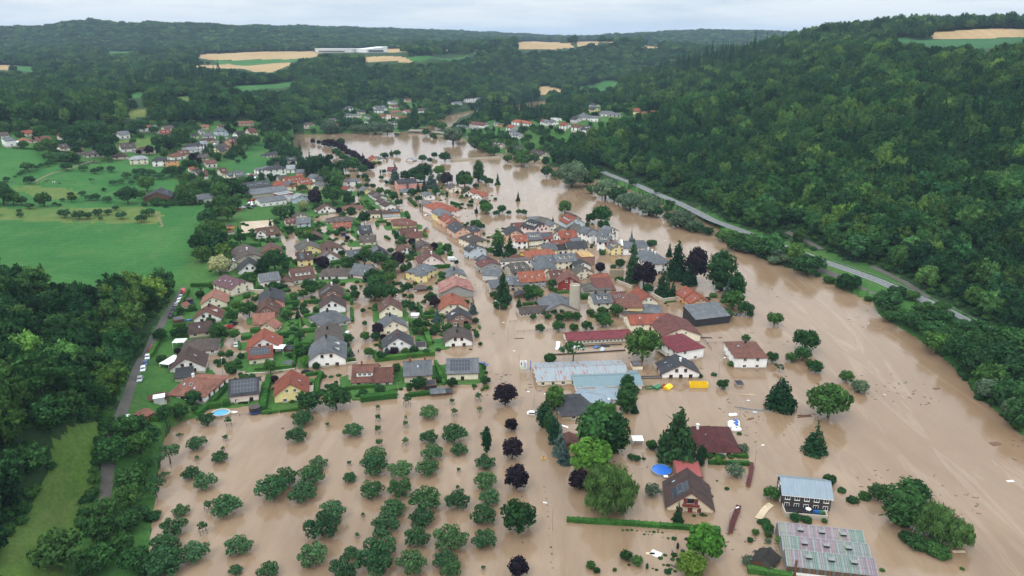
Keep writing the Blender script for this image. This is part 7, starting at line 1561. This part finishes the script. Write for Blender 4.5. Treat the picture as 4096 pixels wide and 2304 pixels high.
# low walls with brick coping, stone walls, fences
def wall_line(name, label, tile, pts, w, h, mat, cap=None, z0=-1.0):
    P = [at(tile, *p) for p in pts]; g0 = ground(*P[0]); e = empty(name, (P[0][0], P[0][1], g0)); tag(e, label, 'wall'); m, c = MB(), MB()
    for a, b in zip(P[:-1], P[1:]):
        d = np.array(b) - np.array(a); L = np.linalg.norm(d); n = np.array((d[1], -d[0])) / L; o = np.array(P[0]); f = lambda q, s, ww: tuple(np.array(q) + n * s * ww / 2 - o)
        for mb, ww, za, zb in ((m, w, z0, h), (c, w * 1.25, h, h + .12)):
            q = [(*f(a, -1, ww), za), (*f(a, 1, ww), za), (*f(b, 1, ww), za), (*f(b, -1, ww), za)]; q += [(x, y, zb) for x, y, _ in q]
            mb.solid(q, [(0, 3, 2, 1), (4, 5, 6, 7), (0, 1, 5, 4), (1, 2, 6, 5), (2, 3, 7, 6), (3, 0, 4, 7)])
    m.build('masonry', M[mat], e); c.build('coping', M[cap or mat], e)
wall_line('garden_wall', 'curved wall with dark brick red coping at the end of the short hedge', 'S', [(2028, 885), (2034, 960), (2020, 1060), (1997, 1160), (1975, 1245)], 1.0, .9, 'brickc', 'roof_crimd'); wall_line('garden_wall', 'curved wall with dark brick red coping at the right end of the long hedge', 'U', [(232, 600), (195, 700), (152, 810), (122, 920)], 1.1, .8, 'brickc', 'roof_crimd')
wall_line('yard_wall', 'dark wall top crossing the flood below the white van', 'P', [(1250, 565), (1700, 540), (2420, 492)], .4, .35, 'wooddark'); wall_line('yard_wall', 'dark wall top directly before the crimson stable', 'P', [(1700, 430), (2365, 395)], .4, .3, 'wooddark')
wall_line('stone_wall', 'high rough stone wall between the market roof and the redwood', 'I', [(1115, 1330), (1345, 1330)], .8, 4.2, 'wall_stone'); wall_line('park_wall', 'pale park wall bending behind the firs', 'M', [(430, 520), (680, 620)], .5, 1.4, 'concrete'); wall_line('park_wall', 'pale park wall before the dark firs beside the orange house', 'M', [(960, 715), (1170, 830), (1410, 800)], .5, 1.4, 'concrete')
wall_line('street_wall', 'low pale wall along the flooded street below the dark purple tree', 'O', [(420, 850), (1000, 770)], .4, .6, 'concrete'); wall_line('street_wall', 'low pale wall by the lime trees and hedges of the lane', 'N', [(1550, 640), (1880, 620), (2330, 560)], .4, .5, 'concrete'); wall_line('terrace_wall', 'stepped pale stone garden terrace beside the purple roofed house', 'J', [(1500, 480), (1700, 530), (1830, 540)], .8, 1.0, 'concrete')
def fence(label, tile, a, b, h=1.1, step=2.5, mat='wooddark', board=False, cat='fence'):
    p, q = at(tile, *a), at(tile, *b); rz = atan2(q[1] - p[1], q[0] - p[0]); L = hypot(q[0] - p[0], q[1] - p[1]); e = empty('fence', (*p, ground(*p)), rz); tag(e, label, cat); n = max(2, int(L / step)); pm = MB(); pm.box(-.05, .05, -.05, .05, -1.2, h); pme = pm.mesh('post', [M[mat]])
    for k in range(n + 1): link('post', pme, e, (L * k / n, 0, 0))
    for z in ((h * .45, h * .9) if not board else ()): m = MB(); m.box(0, L, -.025, .025, z - .03, z + .03); m.build('rail', M[mat], e)
    if board:
        for z, mm in ((.2, 'wooddark'), (.62, 'steel'), (1.02, 'wooddark')): m = MB(); m.box(0, L, -.06, -.01, z - .2, z + .19); m.build('board', M[mm], e)
for a in [('thin wire fence along the orchard below the pools', 'N', (1000, 1350), (1740, 1285)), ('thin fence rails between the round trees above the crimson stable', 'P', (690, 203), (1450, 165)), ('upper thin fence rails crossing the flood by the garden corner', 'P', (560, 45), (1130, 10)), ('fence running from the square white house into the flood', 'Q', (1330, 712), (1690, 705)), ('fence corner in the flood left of the square white house', 'Q', (1225, 600), (1390, 800)), ('meadow fence beside the farm path', 'A', (1000, 1010), (1560, 990)), ('pasture fence on the left meadow below the cows', 'A', (100, 755), (980, 830)), ('garden fence by the cream barn garden', 'O', (0, 885), (420, 845))]: fence(*a)
fence('dark board fence with pale stripe before the charcoal roofed house', 'Q', (262, 1270), (1110, 1250), 1.25, 3.4, board=True)
def guardrail(label, side, f0, f1, tile='z'):
    n = len(ROAD); P = [ROAD[k] for k in range(f0, f1)]; e = empty('guardrail', (*P[0], 3.55)); tag(e, label, 'guardrail'); m = MB(); pm = MB(); pm.box(-.06, .06, -.06, .06, -.5, .75); pme = pm.mesh('post', [M['steel']])
    for a, b in zip(P[:-1], P[1:]):
        d = (b - a) / np.linalg.norm(b - a); nn = np.array((d[1], -d[0])) * side * 4.6; qa, qb = a + nn - P[0], b + nn - P[0]; up = (0, 0, 1)
        m.solid([(*qa, .5), (*qb, .5), (*qb, .82), (*qa, .82)], [(0, 1, 2, 3)]); L = np.linalg.norm(b - a)
        for k in range(int(L / 4)): q = qa + (qb - qa) * k * 4 / L; link('post', pme, e, (q[0], q[1], 0))
    m.build('rail', M['steel'], e)
guardrail('steel guardrail on the hill side of the upper river road', 1, 0, 7); guardrail('steel guardrail on the river side of the near road', -1, 10, 18)
# gas tanks, skips, pools, trampolines, gazebos
tk = MB(); prof = [(.05, -1.5), (.45, -1.4), (.62, -1.1), (.62, 1.1), (.45, 1.4), (.05, 1.5)]; tk.lathe(prof, 12); TK = tk.mesh('tank_shell', [M['white']]); bs = MB(); bs.box(-.5, .5, -1.2, 1.2, -.75, -.5); bs.box(-.1, .1, -.15, .15, .5, .75); BS = bs.mesh('skid', [M['dark']])
for x, y, sc, lb in ((1735, 92, 1, 'white gas tank floating alone, uppermost of the four'), (1748, 225, 1.35, 'white gas tank with a blue cover floating with others'), (1748, 270, 1.35, 'white gas tank below the one with the blue cover'), (1790, 330, 1.1, 'white gas tank lowest of the four, near floating bushes')):
    e = put('gas_tank', lb, 'gas tank', 'S', x, y, R.uniform(-.15, .15) + .1, group='floating gas tanks'); e.scale = (sc,) * 3; link('tank_shell', TK, e, (0, 0, .3), (0, pi / 2, 0)); link('skid', BS, e, (0, 0, .3), (0, 0, pi / 2))
    if 'blue' in lb: m = MB(); m.box(.2, .9, -.65, .65, .7, .98); m.build('cover', M['blue'], e)
def skip(label, tile, x, y, rz, l, w, h, mat, lid=None, tilt=0.0, sx=.85):
    e = put('waste_container', label, 'container', tile, x, y, rz); e.rotation_euler[0] = tilt; m = MB(); a, b, t = l / 2, w / 2, .1
    o = [(-a * sx, -b, -.9), (a * sx, -b, -.9), (a * sx, b, -.9), (-a * sx, b, -.9), (-a, -b, h), (a, -b, h), (a, b, h), (-a, b, h)]
    m.solid(o, [(0, 1, 5, 4), (1, 2, 6, 5), (2, 3, 7, 6), (3, 0, 4, 7)]); i = [(x * .95, y * .93, z) for x, y, z in o[4:]] + [(x * .93, y * .9, -.3) for x, y, z in o[:4]]; m.solid(i, [(0, 4, 5, 1), (1, 5, 6, 2), (2, 6, 7, 3), (3, 7, 4, 0)]); m.solid(o[4:] + i[:4], [(0, 1, 5, 4), (1, 2, 6, 5), (2, 3, 7, 6), (3, 0, 4, 7)]); m.solid(i[4:], [(0, 1, 2, 3)], 1)
    for k in range(int(l / .8)): xk = -a * .9 + k * .8; m.box(xk, xk + .12, -b - .07, -b + .02, -.5, h - .1)
    m.build('shell', [M[mat], M['brickc']], e)
    if lid: m = MB(); m.solid([(-a, -b, h + .01), (a, -b, h + .01), (a, 0, h + .6), (-a, 0, h + .6), (-a, b, h + .01), (a, b, h + .01)], [(0, 1, 2, 3), (3, 2, 5, 4), (0, 3, 4), (1, 5, 2)]); m.build('lid', M[lid], e)
skip('long open bright yellow skip in the flood before the board fence', 'Q', 1182, 1392, -.04, 6.6, 2.4, 1.55, 'yellow', sx=.98); skip('tilted yellow lidded skip drifting beside the open red one', 'Q', 690, 1420, .9, 3.4, 2.2, .7, 'yellow', 'yellow', .25); skip('dark green lidded skip between the hall and the yellow skip', 'Q', 515, 1420, .8, 3.4, 2.2, .7, 'green', 'green', -.12); skip('green open skip filled with old window frames', 'Q', 395, 1420, .2, 3.0, 2, .6, 'green'); skip('small dark red open skip touching the tilted yellow one', 'Q', 610, 1400, .3, 2.6, 1.8, .5, 'redp')
def pool(label, tile, x, y, rw, ry, mat, rim):
    e = put('pool', label, 'pool', tile, x, y); m = MB(); n = 28; pts = lambda k, z: [(rw * k * cos(2 * pi * i / n), ry * k * sin(2 * pi * i / n), z) for i in range(n)]
    m.solid(pts(1.0, -.6) + pts(1.0, .75) + pts(.80 if rim else .96, .75) + pts(.80 if rim else .96, .4), [(r * n + i, r * n + (i + 1) % n, (r + 1) * n + (i + 1) % n, (r + 1) * n + i) for r in range(3) for i in range(n)]); m.build('pool_rim', M['concrete'] if rim else M['steel'], e); m = MB(); m.face(pts(.82 if rim else .97, .5)); m.build('pool_water', M[mat], e); return e
pool('round garden pool with pale stone rim and bright blue water below the pink solar house', 'N', 1145, 1275, 3.2, 2.7, 'poolblue', True); pe = pool('round pool with dark blue cover standing in the flood by the peach chalet', 'S', 588, 990, 3.0, 3.0, 'poolcover', False); m = MB(); m.box(-.1, 1.1, -4.0, -3.1, .6, .75); m.build('pool_steps', M['white'], pe)
def trampoline(label, tile, x, y, r=1.9, tilt=0):
    e = put('trampoline', label, 'trampoline', tile, x, y); e.rotation_euler[0] = tilt; m = MB(); m.lathe([(r, .55), (r, .7), (r * .85, .72), (r * .85, .7)], 16); m.build('pad', M['blue'], e); m = MB(); m.face([(r * .86 * cos(k * pi / 8), r * .86 * sin(k * pi / 8), .69) for k in range(16)]); m.build('jumping_mat', M['dark'], e); m = MB()
    for k in range(8): a = k * pi / 4; m.tube((r * cos(a), r * sin(a), -.5), (r * cos(a), r * sin(a), 2.4), .04, n=4)
    for z in (1.2, 1.8, 2.4): m.lathe([(r, z), (r + .02, z + .04)], 16)
    m.build('safety_net', M['wooddark'], e)
trampoline('netted trampoline in the flood beside the tall hedge and pink solar house', 'N', 1695, 1255, 1.9); trampoline('round trampoline on the lawn beside the wood lane', 'J', 645, 700, 1.7); trampoline('trampoline in the flooded yard of the red roofed bungalow', 'F', 300, 1060, 1.7)
def gazebo(label, tile, x, y, w, d, h, mat='white', cloth=False, rz=0.0, name='gazebo'):
    e = put(name, label, 'gazebo', tile, x, y, rz); m = MB()
    for sx in (-1, 1):
        for sy in (-1, 1): m.box(sx * w / 2 - .06, sx * w / 2 + .06, sy * d / 2 - .06, sy * d / 2 + .06, -1, h)
    m.build('posts', M['frame' if not cloth else 'steel'], e); link('roof', roof_mesh('h', w / 2 + .15, d / 2 + .15, h + .55, h, .06, 0, 0, w / 2 + .1, 'roof_white'), e)
    if cloth: m = MB(); m.box(-w / 2, w / 2, -d / 2 - .02, -d / 2 + .02, 0, h); m.box(-w / 2 - .02, -w / 2 + .02, -d / 2, d / 2, 0, h); m.build('curtains', plain('curtain', (176, 180, 178)), e); m = MB(); m.box(-w / 2 - .3, w / 2 + .3, -d / 2 - .3, d / 2 + .3, -.2, .08); m.build('base', M['concrete'], e)
gazebo('pale pavilion with grey curtains on the lawn beside the maroon shed', 'N', 160, 1085, 3.4, 3.0, 2.4, cloth=True, rz=.4); gazebo('white topped gazebo frame in the flood left of the big cedar', 'S', 198, 520, 3.2, 3.0, 1.5); gazebo('white tent with green striped sides in the flooded garden estate', 'K', 1855, 1185, 3.4, 3.2, 2.2, cloth=True); gazebo('white glass patio canopy beside the bungalow behind the halls', 'R', 1245, 690, 8, 3.4, 2.4, rz=-.05, name='canopy'); gazebo('white canopy beside the brown hipped roof by the lane', 'N', 490, 175, 4.5, 4, 2.4, rz=.1, name='canopy'); gazebo('white conservatory along the dark roofed white house on the lane', 'N', 355, 490, 4, 8, 2.4, rz=-.25, name='canopy'); gazebo('white slatted canopy beside the solar roofed cream house', 'N', 2070, 270, 5, 4, 2.3, name='canopy')
# bus shelter, transformer, road sign, small persons, cows, boats
e = put('bus_shelter', 'small orange bus shelter with grey gable roof standing in the main street', 'bus shelter', 'F', 1625, 995, -.25); m = MB(); m.box(-1.7, 1.7, -1.1, 1.1, -1, 1.5); m.build('wall', M['wall_orange'], e); link('roof', roof_mesh('g', 1.9, 1.5, 2.7, 1.4, .12, 0, 0, 0, 'roof_gr'), e, rot=(0, 0, pi / 2)); m = MB(); m.box(-.5, .5, -1.16, -1.09, -.5, 1.1); m.build('opening_shade', M['dark'], e)  # dark panel on the closed wall paints the shade of the shelter's inside
e = put('road_barrier', 'yellow sign on a red white barrier poking from the flooded road', 'barrier', 'Y', 1548, 540); m = MB(); m.box(-.7, .7, -.04, .04, .1, .55); m.build('sign_panel', M['yellow'], e); m = MB(); m.lathe([(.2, .55), (.2, .95)], 8); m.build('lamp', M['redp'], e); m = MB(); m.box(-.6, -.52, -.03, .03, -1, .1); m.box(.52, .6, -.03, .03, -1, .1); m.build('stand', M['steel'], e)
for t, x, y, lb, cc in (('O', 1022, 600, 'person in dark clothes wading down the flooded lime tree street', 'dark'), ('O', 2298, 462, 'person in a light blue top standing on the lawn behind the hedge', 'blue')):
    e = put('person', lb, 'person', t, x, y, z=(-.45 if t == 'O' and y > 590 else None)); m = MB(); legs = MB()
    for s in (-1, 1): legs.tube((s * .1, 0, -.2), (s * .1, 0, .85), .07, .1, 6)
    legs.build('trousers', M['dark'], e); m.lathe([(.13, .82), (.17, 1.0), (.16, 1.2), (.21, 1.38), (.1, 1.5)], 10)
    for s in (-1, 1): m.tube((s * .2, 0, 1.4), (s * .27, .05, 1.1), .055, .045, 5); m.tube((s * .27, .05, 1.1), (s * .24, .18, .88), .045, .035, 5)
    m.build('top', M[cc], e); h = MB(); h.lathe([(.055, 1.48), (.06, 1.53), (.1, 1.6), (.105, 1.68), (.08, 1.76), (.02, 1.79)], 10); h.build('head', plain('skin', (196, 150, 122)), e); h = MB(); h.lathe([(.108, 1.69), (.09, 1.77), (.02, 1.81)], 10); h.build('hair', M['dark'], e)
for x, y, c1, lb in ((590, 735, 'dark', 'black cow lying uppermost left on the meadow'), (620, 722, 'brickc', 'brown cow beside the black one on the meadow'), (692, 752, 'white', 'white and black spotted cow in the middle of the meadow herd'), (770, 765, 'dark', 'black cow lowest right on the meadow')):
    e = put('cow', lb, 'cow', 'A', x, y, R.uniform(0, 6), group='cows on the left meadow'); m = MB()
    m.tube((-.9, 0, 1.0), (-.2, 0, .95), .30, .38, 8); m.tube((-.2, 0, .95), (.6, 0, 1.02), .38, .34, 8); m.tube((.6, 0, 1.02), (1.1, 0, 1.2), .28, .16, 7); m.tube((1.1, 0, 1.25), (1.5, 0, 1.02), .16, .1, 7)
    for sx in (-.75, .55):
        for sy in (-.2, .2): m.tube((sx, sy, .85), (sx + .03, sy, .45), .12, .07, 5); m.tube((sx + .03, sy, .45), (sx, sy, 0), .065, .05, 5)
    m.tube((-.95, 0, 1.15), (-1.05, 0, .5), .04, .03, 4); m.build('body', M[c1], e)
    if c1 == 'white': q = MB(); q.tube((-.3, 0, .97), (.25, 0, .99), .385, .375, 8); q.build('patch', M['dark'], e)
for t, x, y, lb, c, rz in (('N', 1320, 1255, 'small pale rowing boat drifting beside the round pool', 'white', .05), ('R', 1440, 730, 'white dinghy on the patio behind the hedge', 'white', -.4), ('J', 615, 975, 'blue tarpaulin covered boat on the lawn by the lane', 'blue', .4)):
    e = put('small_boat', lb, 'boat', t, x, y, rz); m = MB(); out = [(-1.9, 0), (-1.7, .55), (0, .75), (1.3, .55), (2.1, 0), (1.3, -.55), (0, -.75), (-1.7, -.55)]; n = 8
    m.solid([(a * .8, b * .7, -.15) for a, b in out] + [(a, b, .4) for a, b in out] + [(a * .92, b * .86, .38) for a, b in out] + [(a * .8, b * .65, .1) for a, b in out], [(r * n + i, r * n + (i + 1) % n, (r + 1) * n + (i + 1) % n, (r + 1) * n + i) for r in range(3) for i in range(n)] + [tuple(3 * n + i for i in range(n))]); m.build('hull', M[c], e); m = MB(); m.box(-.2, .1, -.6, .6, .3, .36); m.build('seat', M['woodpale'], e)
# flood debris: planks, driftwood and boards, each its own
DB = [('U', 630, 1362, .05, 3.6, .8, 'woodpale', 'long pale plank floating before the black shed'), ('U', 690, 1255, 1.5, 2.6, .8, 'woodpale', 'pale board leaning between black shed and greenhouse'), ('U', 975, 1400, 1.2, 2.8, 1.1, 'woodpale', 'upright pale board floating before the greenhouse'), ('U', 1140, 1395, .15, 3.4, .5, 'woodpale', 'pale plank pointing right before the greenhouse'), ('U', 1250, 1425, .9, 2.4, .6, 'woodpale', 'slanted pale plank before the greenhouse'), ('U', 560, 1385, -.05, 3.0, .6, 'woodpale', 'double pale plank left before the black shed'), ('U', 1610, 1440, -.1, 3.2, .6, 'woodpale', 'pale plank at the right front of the greenhouse'),
      ('Q', 1275, 610, -.1, 5, .5, 'wooddark', 'dark drifting beam right of the big barn'), ('Q', 1470, 350, .03, 3.4, .5, 'white', 'white board floating before the black barn'), ('Q', 1110, 375, -.1, 5.5, 1.2, 'woodpale', 'pale raft of boards below the black barn corner'), ('Q', 1535, 605, .1, 1.4, .9, 'wood', 'lump of driftwood in mid river left of the square white house'), ('T', 1545, 1110, -.6, 2.6, 2.0, 'white', 'white panel afloat among the round bushes'), ('T', 1455, 1108, -.05, 2.2, .8, 'woodpale', 'pale board beside the white panel among the bushes'), ('T', 600, 590, -.05, 3.0, .9, 'white', 'pale blue and white box caught on the long hedge'), ('T', 1890, 1300, -.1, 3.6, .5, 'wooddark', 'dark beam drifting behind the round bushes'), ('T', 1860, 1330, -.8, 3.0, .4, 'wooddark', 'second dark beam crossing the first behind the bushes'),
      ('R', 700, 1065, -.6, 3.4, .6, 'white', 'white board beside the blue spruces'), ('e', 375, 585, .1, 6, 1.0, 'wood', 'heap of broken boards under the big round river tree'), ('e', 165, 555, -.15, 13, .25, 'steel', 'long bent fence tubes drifting below the dark round tree'), ('e', 125, 597, .3, 3.4, .7, 'wood', 'small raft of broken boards above the gas tanks'), ('e', 120, 483, -.1, 5, .4, 'woodpale', 'pale branch and debris below the drifting shed'), ('P', 755, 297, .1, 4.5, .5, 'wooddark', 'drifting beam in the flooded road right of the lamp'), ('R', 325, 500, 1.2, .6, .4, 'blue', 'blue board on the pole before the rusty hall'), ('g', 620, 340, .2, 3.0, 1.8, 'wood', 'reddish wooden raft far out in the right river'), ('g', 675, 476, .1, 2.0, .8, 'white', 'white drum floating at the right edge of the river'), ('g', 488, 731, 0, 3, .7, 'woodpale', 'pale log right below the weeping willow island'), ('W', 1710, 495, .3, .9, .6, 'wooddark', 'dark lump floating alone in the open orchard water'), ('S', 2090, 40, 1.2, 1.6, 1.4, 'steel', 'grey box drifting above the gas tanks'), ('g', 408, 140, .3, 2.4, 1.0, 'wood', 'driftwood in mid river below two small trees')]
for k, (t, x, y, rz, l, w, mt, lb) in enumerate(DB):
    m = MB(); n = 1 if l < 3.2 else 2 if l < 5 else 5
    for i in range(n):
        f = R.uniform(-.3, .3) * l if n > 1 else 0; a = R.uniform(-.25, .25) if n > 2 else 0; ll = l * (1 if n == 1 else R.uniform(.5, .9)) / 2; ww = w / (1 if n == 1 else n * .8); yy = (i - (n - 1) / 2) * w / n
        c_, s_ = cos(a), sin(a); q = [(f + px_ * c_ - py_ * s_, yy + px_ * s_ + py_ * c_) for px_, py_ in ((-ll, -ww / 2), (ll, -ww / 2), (ll, ww / 2), (-ll, ww / 2))]
        m.solid([(a_, b_, -.05) for a_, b_ in q] + [(a_, b_, .14 + .05 * i) for a_, b_ in q], [(0, 3, 2, 1), (4, 5, 6, 7), (0, 1, 5, 4), (1, 2, 6, 5), (2, 3, 7, 6), (3, 0, 4, 7)])
    X, Y = at(t, x, y); tag(m.build('driftwood' if mt.startswith('wood') else 'floating_board', M[mt], loc=(X, Y, ground(X, Y)), rot=(0, 0, rz)), lb, 'debris', 'flood debris')
house(ZR, 'Q', 1800, 1320, 1875, 1318, 3.0, 1.6, .8, 'lgrey', 'dg', 'g', 'n', 'drifting_shed', 'little grey shed with dark roof drifting in the flood near the yellow skip')
# industrial halls on the plateau
for a, b, w, h, wl, lb in (((640, 495), (1012, 492), 40, 9, 'lgrey', 'long low grey industrial hall on the plateau'), ((1060, 506), (1272, 480), 45, 14, 'w', 'bright white industrial hall with sloping roof on the plateau')):
    p, q = at('b', a[0], 530), at('b', b[0], 526); rz = atan2(q[1] - p[1], q[0] - p[0]); L = hypot(q[0] - p[0], q[1] - p[1]); c = ((p[0] + q[0]) / 2, (p[1] + q[1]) / 2); e = empty('industrial_hall', (*c, h_at(*c)), rz); tag(e, lb, 'factory'); m = MB(); s = .55 if wl == 'w' else 1
    m.solid([(-L / 2, -w / 2, -8), (L / 2, -w / 2, -8), (L / 2, w / 2, -8), (-L / 2, w / 2, -8), (-L / 2, -w / 2, h * s), (L / 2, -w / 2, h), (L / 2, w / 2, h), (-L / 2, w / 2, h * s)], [(0, 1, 5, 4), (1, 2, 6, 5), (2, 3, 7, 6), (3, 0, 4, 7)]); m.build('wall', M['wall_' + wl], e)
    m = MB(); m.solid([(-L / 2 - 1, -w / 2 - 1, h * s), (L / 2 + 1, -w / 2 - 1, h), (L / 2 + 1, w / 2 + 1, h), (-L / 2 - 1, w / 2 + 1, h * s), (-L / 2 - 1, -w / 2 - 1, h * s + 1), (L / 2 + 1, -w / 2 - 1, h + 1), (L / 2 + 1, w / 2 + 1, h + 1), (-L / 2 - 1, w / 2 + 1, h * s + 1)], [(0, 3, 2, 1), (4, 5, 6, 7), (0, 1, 5, 4), (1, 2, 6, 5), (2, 3, 7, 6), (3, 0, 4, 7)]); m.build('roof', M['roof_white'], e)
    m = MB(); m.box(-L * .4, L * .3, -w / 2 - .3, -w / 2 - .1, 1, h * .45); m.build('gate_strip', M['wall_slate'], e); HOUSE_SPOTS.append((*c, L * .6))

for hh in HOUSES:
    if hh[8] and 'red shutters' in hh[8]:
        e = hh[0]; wl = [c for c in e.children if c.name.startswith('wall')][0]; X = max(v.co[0] for v in wl.data.vertices); s = 1 if cos(e.rotation_euler[2]) * -e.location.x + sin(e.rotation_euler[2]) * -e.location.y > 0 else -1
        xs = lambda a, b: tuple(sorted((s * (X + a), s * (X + b))))
        for y0, y1, z0, z1 in ((-1.9, -1.0, 2.9, 4.3), (1.0, 1.9, 2.9, 4.3), (-2.9, -2.1, .2, 1.5), (2.1, 2.9, .2, 1.5), (-.6, .6, .1, 1.5)): m = MB(); m.box(*xs(.1, .17), y0, y1, z0, z1); m.build('shutter', M['shutter'], e)
        m = MB(); m.box(*xs(0, 1.0), -2.2, 2.2, 2.3, 2.45); m.box(*xs(.92, 1.0), -2.2, 2.2, 3.15, 3.25)
        for k in range(12): m.box(*xs(.93, .99), -2.2 + k * .4, -2.1 + k * .4, 2.45, 3.15)
        m.build('balcony', M['shutter'], e); m = MB(); m.box(*xs(.07, .12), -.95, .95, 2.9, 4.3); m.build('balcony_door', M['glass'], e)

woods()

# ------------------------------------------------------------------ labels: each singles out one thing
NTH = ['first', 'second', 'third', 'fourth', 'fifth', 'sixth', 'seventh', 'eighth', 'ninth', 'tenth', 'eleventh', 'twelfth']
def assign(items, base, zone_of):
    """items: [obj, u, v, ...]; alike ones are told apart by their place, row by row from the front"""
    cls = {}
    for it in items: cls.setdefault(base(it), []).append(it)
    for b, L in cls.items():
        if len(L) == 1: L[0][0]['label'] = b; continue
        if len(L) <= 8: rows = [sorted(L, key=lambda t: t[1])]
        else:
            nr = math.ceil(len(L) / 8); S_v = sorted(L, key=lambda t: -t[2]); k = math.ceil(len(L) / nr); rows = [sorted(S_v[i:i + k], key=lambda t: t[1]) for i in range(0, len(L), k)]
        for ri, row in enumerate(rows):
            n = len(row)
            for i, it in enumerate(row):
                pl = 'leftmost' if i == 0 else 'rightmost' if i == n - 1 else f'{NTH[i]} from left'
                if n == 1: pl = 'alone'
                rw = '' if len(rows) == 1 else f' in {NTH[ri]} row' if ri < 12 else f' in row {ri + 1}'
                it[0]['label'] = f'{b}, {pl}{rw}'
def size_word(w, f):
    if f in ('sapling', 'bush'): return ''
    return 'small ' if w < 4.2 else 'large ' if w > 10.5 else ''
for e, u, v, wall, roof, kind, zone, name, note, L in HOUSES:
    CAT = dict(house='house', farmhouse='farmhouse', barn='barn', shed='shed', garage='garage', workshop='workshop', stable='stable', school='school', annexe='annexe', hotel='hotel', ruin='ruin', turret='turret', playhouse='playhouse', summerhouse='summerhouse', drifting_shed='shed')
    e['category'] = CAT.get(name, 'house'); e['group'] = f'{CAT.get(name, "house")}s {zone}'
    if note: e['label'] = note
assign([h for h in HOUSES if not h[8]], lambda h: f'{WN[h[3]]} {h[7]} with {RN[h[4]]} {KN[h[5]]} roof {h[6]}', None)
for e, u, v, f, zone, w in TREES:
    e['category'] = CATS.get(f, 'tree'); e['group'] = PHR[f] + 's ' + zone
SHORT = dict(PHR, sparse='crooked open fruit tree', weep='weeping willow', seq='tall columnar redwood', lime='upright lime tree', orchard='dark green fruit tree', round='round leafy tree')
FW = 'in the left wood,wooded slope'
def tbase(t):
    z = t[4]
    if t[3] == 'forest' and z in ('left wood below the meadow', 'wooded slope above the river road', 'hedgerow trees of the far villages'):
        r = t[0].children[1].color[1] if t[0].children[1].name.startswith('crown') else t[0].children[0].color[1]
        tone = 'dark green' if r < .95 else 'light green' if r > 1.15 else 'mid green'
        return f'{tone} tree in the ' + z
    return f'{size_word(t[5], t[3])}{SHORT[t[3]]} {z}'
forest = [t for t in TREES if t[3] == 'forest' and t[4][:3] in ('lef', 'woo', 'hed')]
for t in forest: t[0]['label'] = tbase(t) + ', one of a dense stand'; t[0]['group'] = tbase(t).replace(' tree ', ' trees ', 1)
assign([t for t in TREES if t not in forest], tbase, None)
for h in HEDGES: h[0]['category'] = 'hedge'; h[0]['group'] = 'clipped hedges ' + h[3]
assign(HEDGES, lambda h: f'{"broad" if h[4] > 2.1 else "narrow" if h[4] < 1.45 else "clipped"} green hedge {h[3]}', None)
# air: pale haze over the whole valley
hz = MB(); hz.box(-14000, 14000, 20, 17500, -6, 260)
ho = None
def haze():
    global ho
    m = bpy.data.materials.new('haze'); m.use_nodes = True; t = NT(m); t.N.clear(); out = t.n("ShaderNodeOutputMaterial"); p = t.n("ShaderNodeVolumePrincipled")
    p.inputs["Color"].default_value = (.58, .77, 1.0, 1); p.inputs["Density"].default_value = 6.4e-5; p.inputs["Anisotropy"].default_value = .1; t.l(p.outputs[0], out.inputs["Volume"])
    b = MB(); b.box(-17500, 17500, -60, 17600, -5, 330); ho = b.build('haze', m); tag(ho, kind='stuff')
haze()
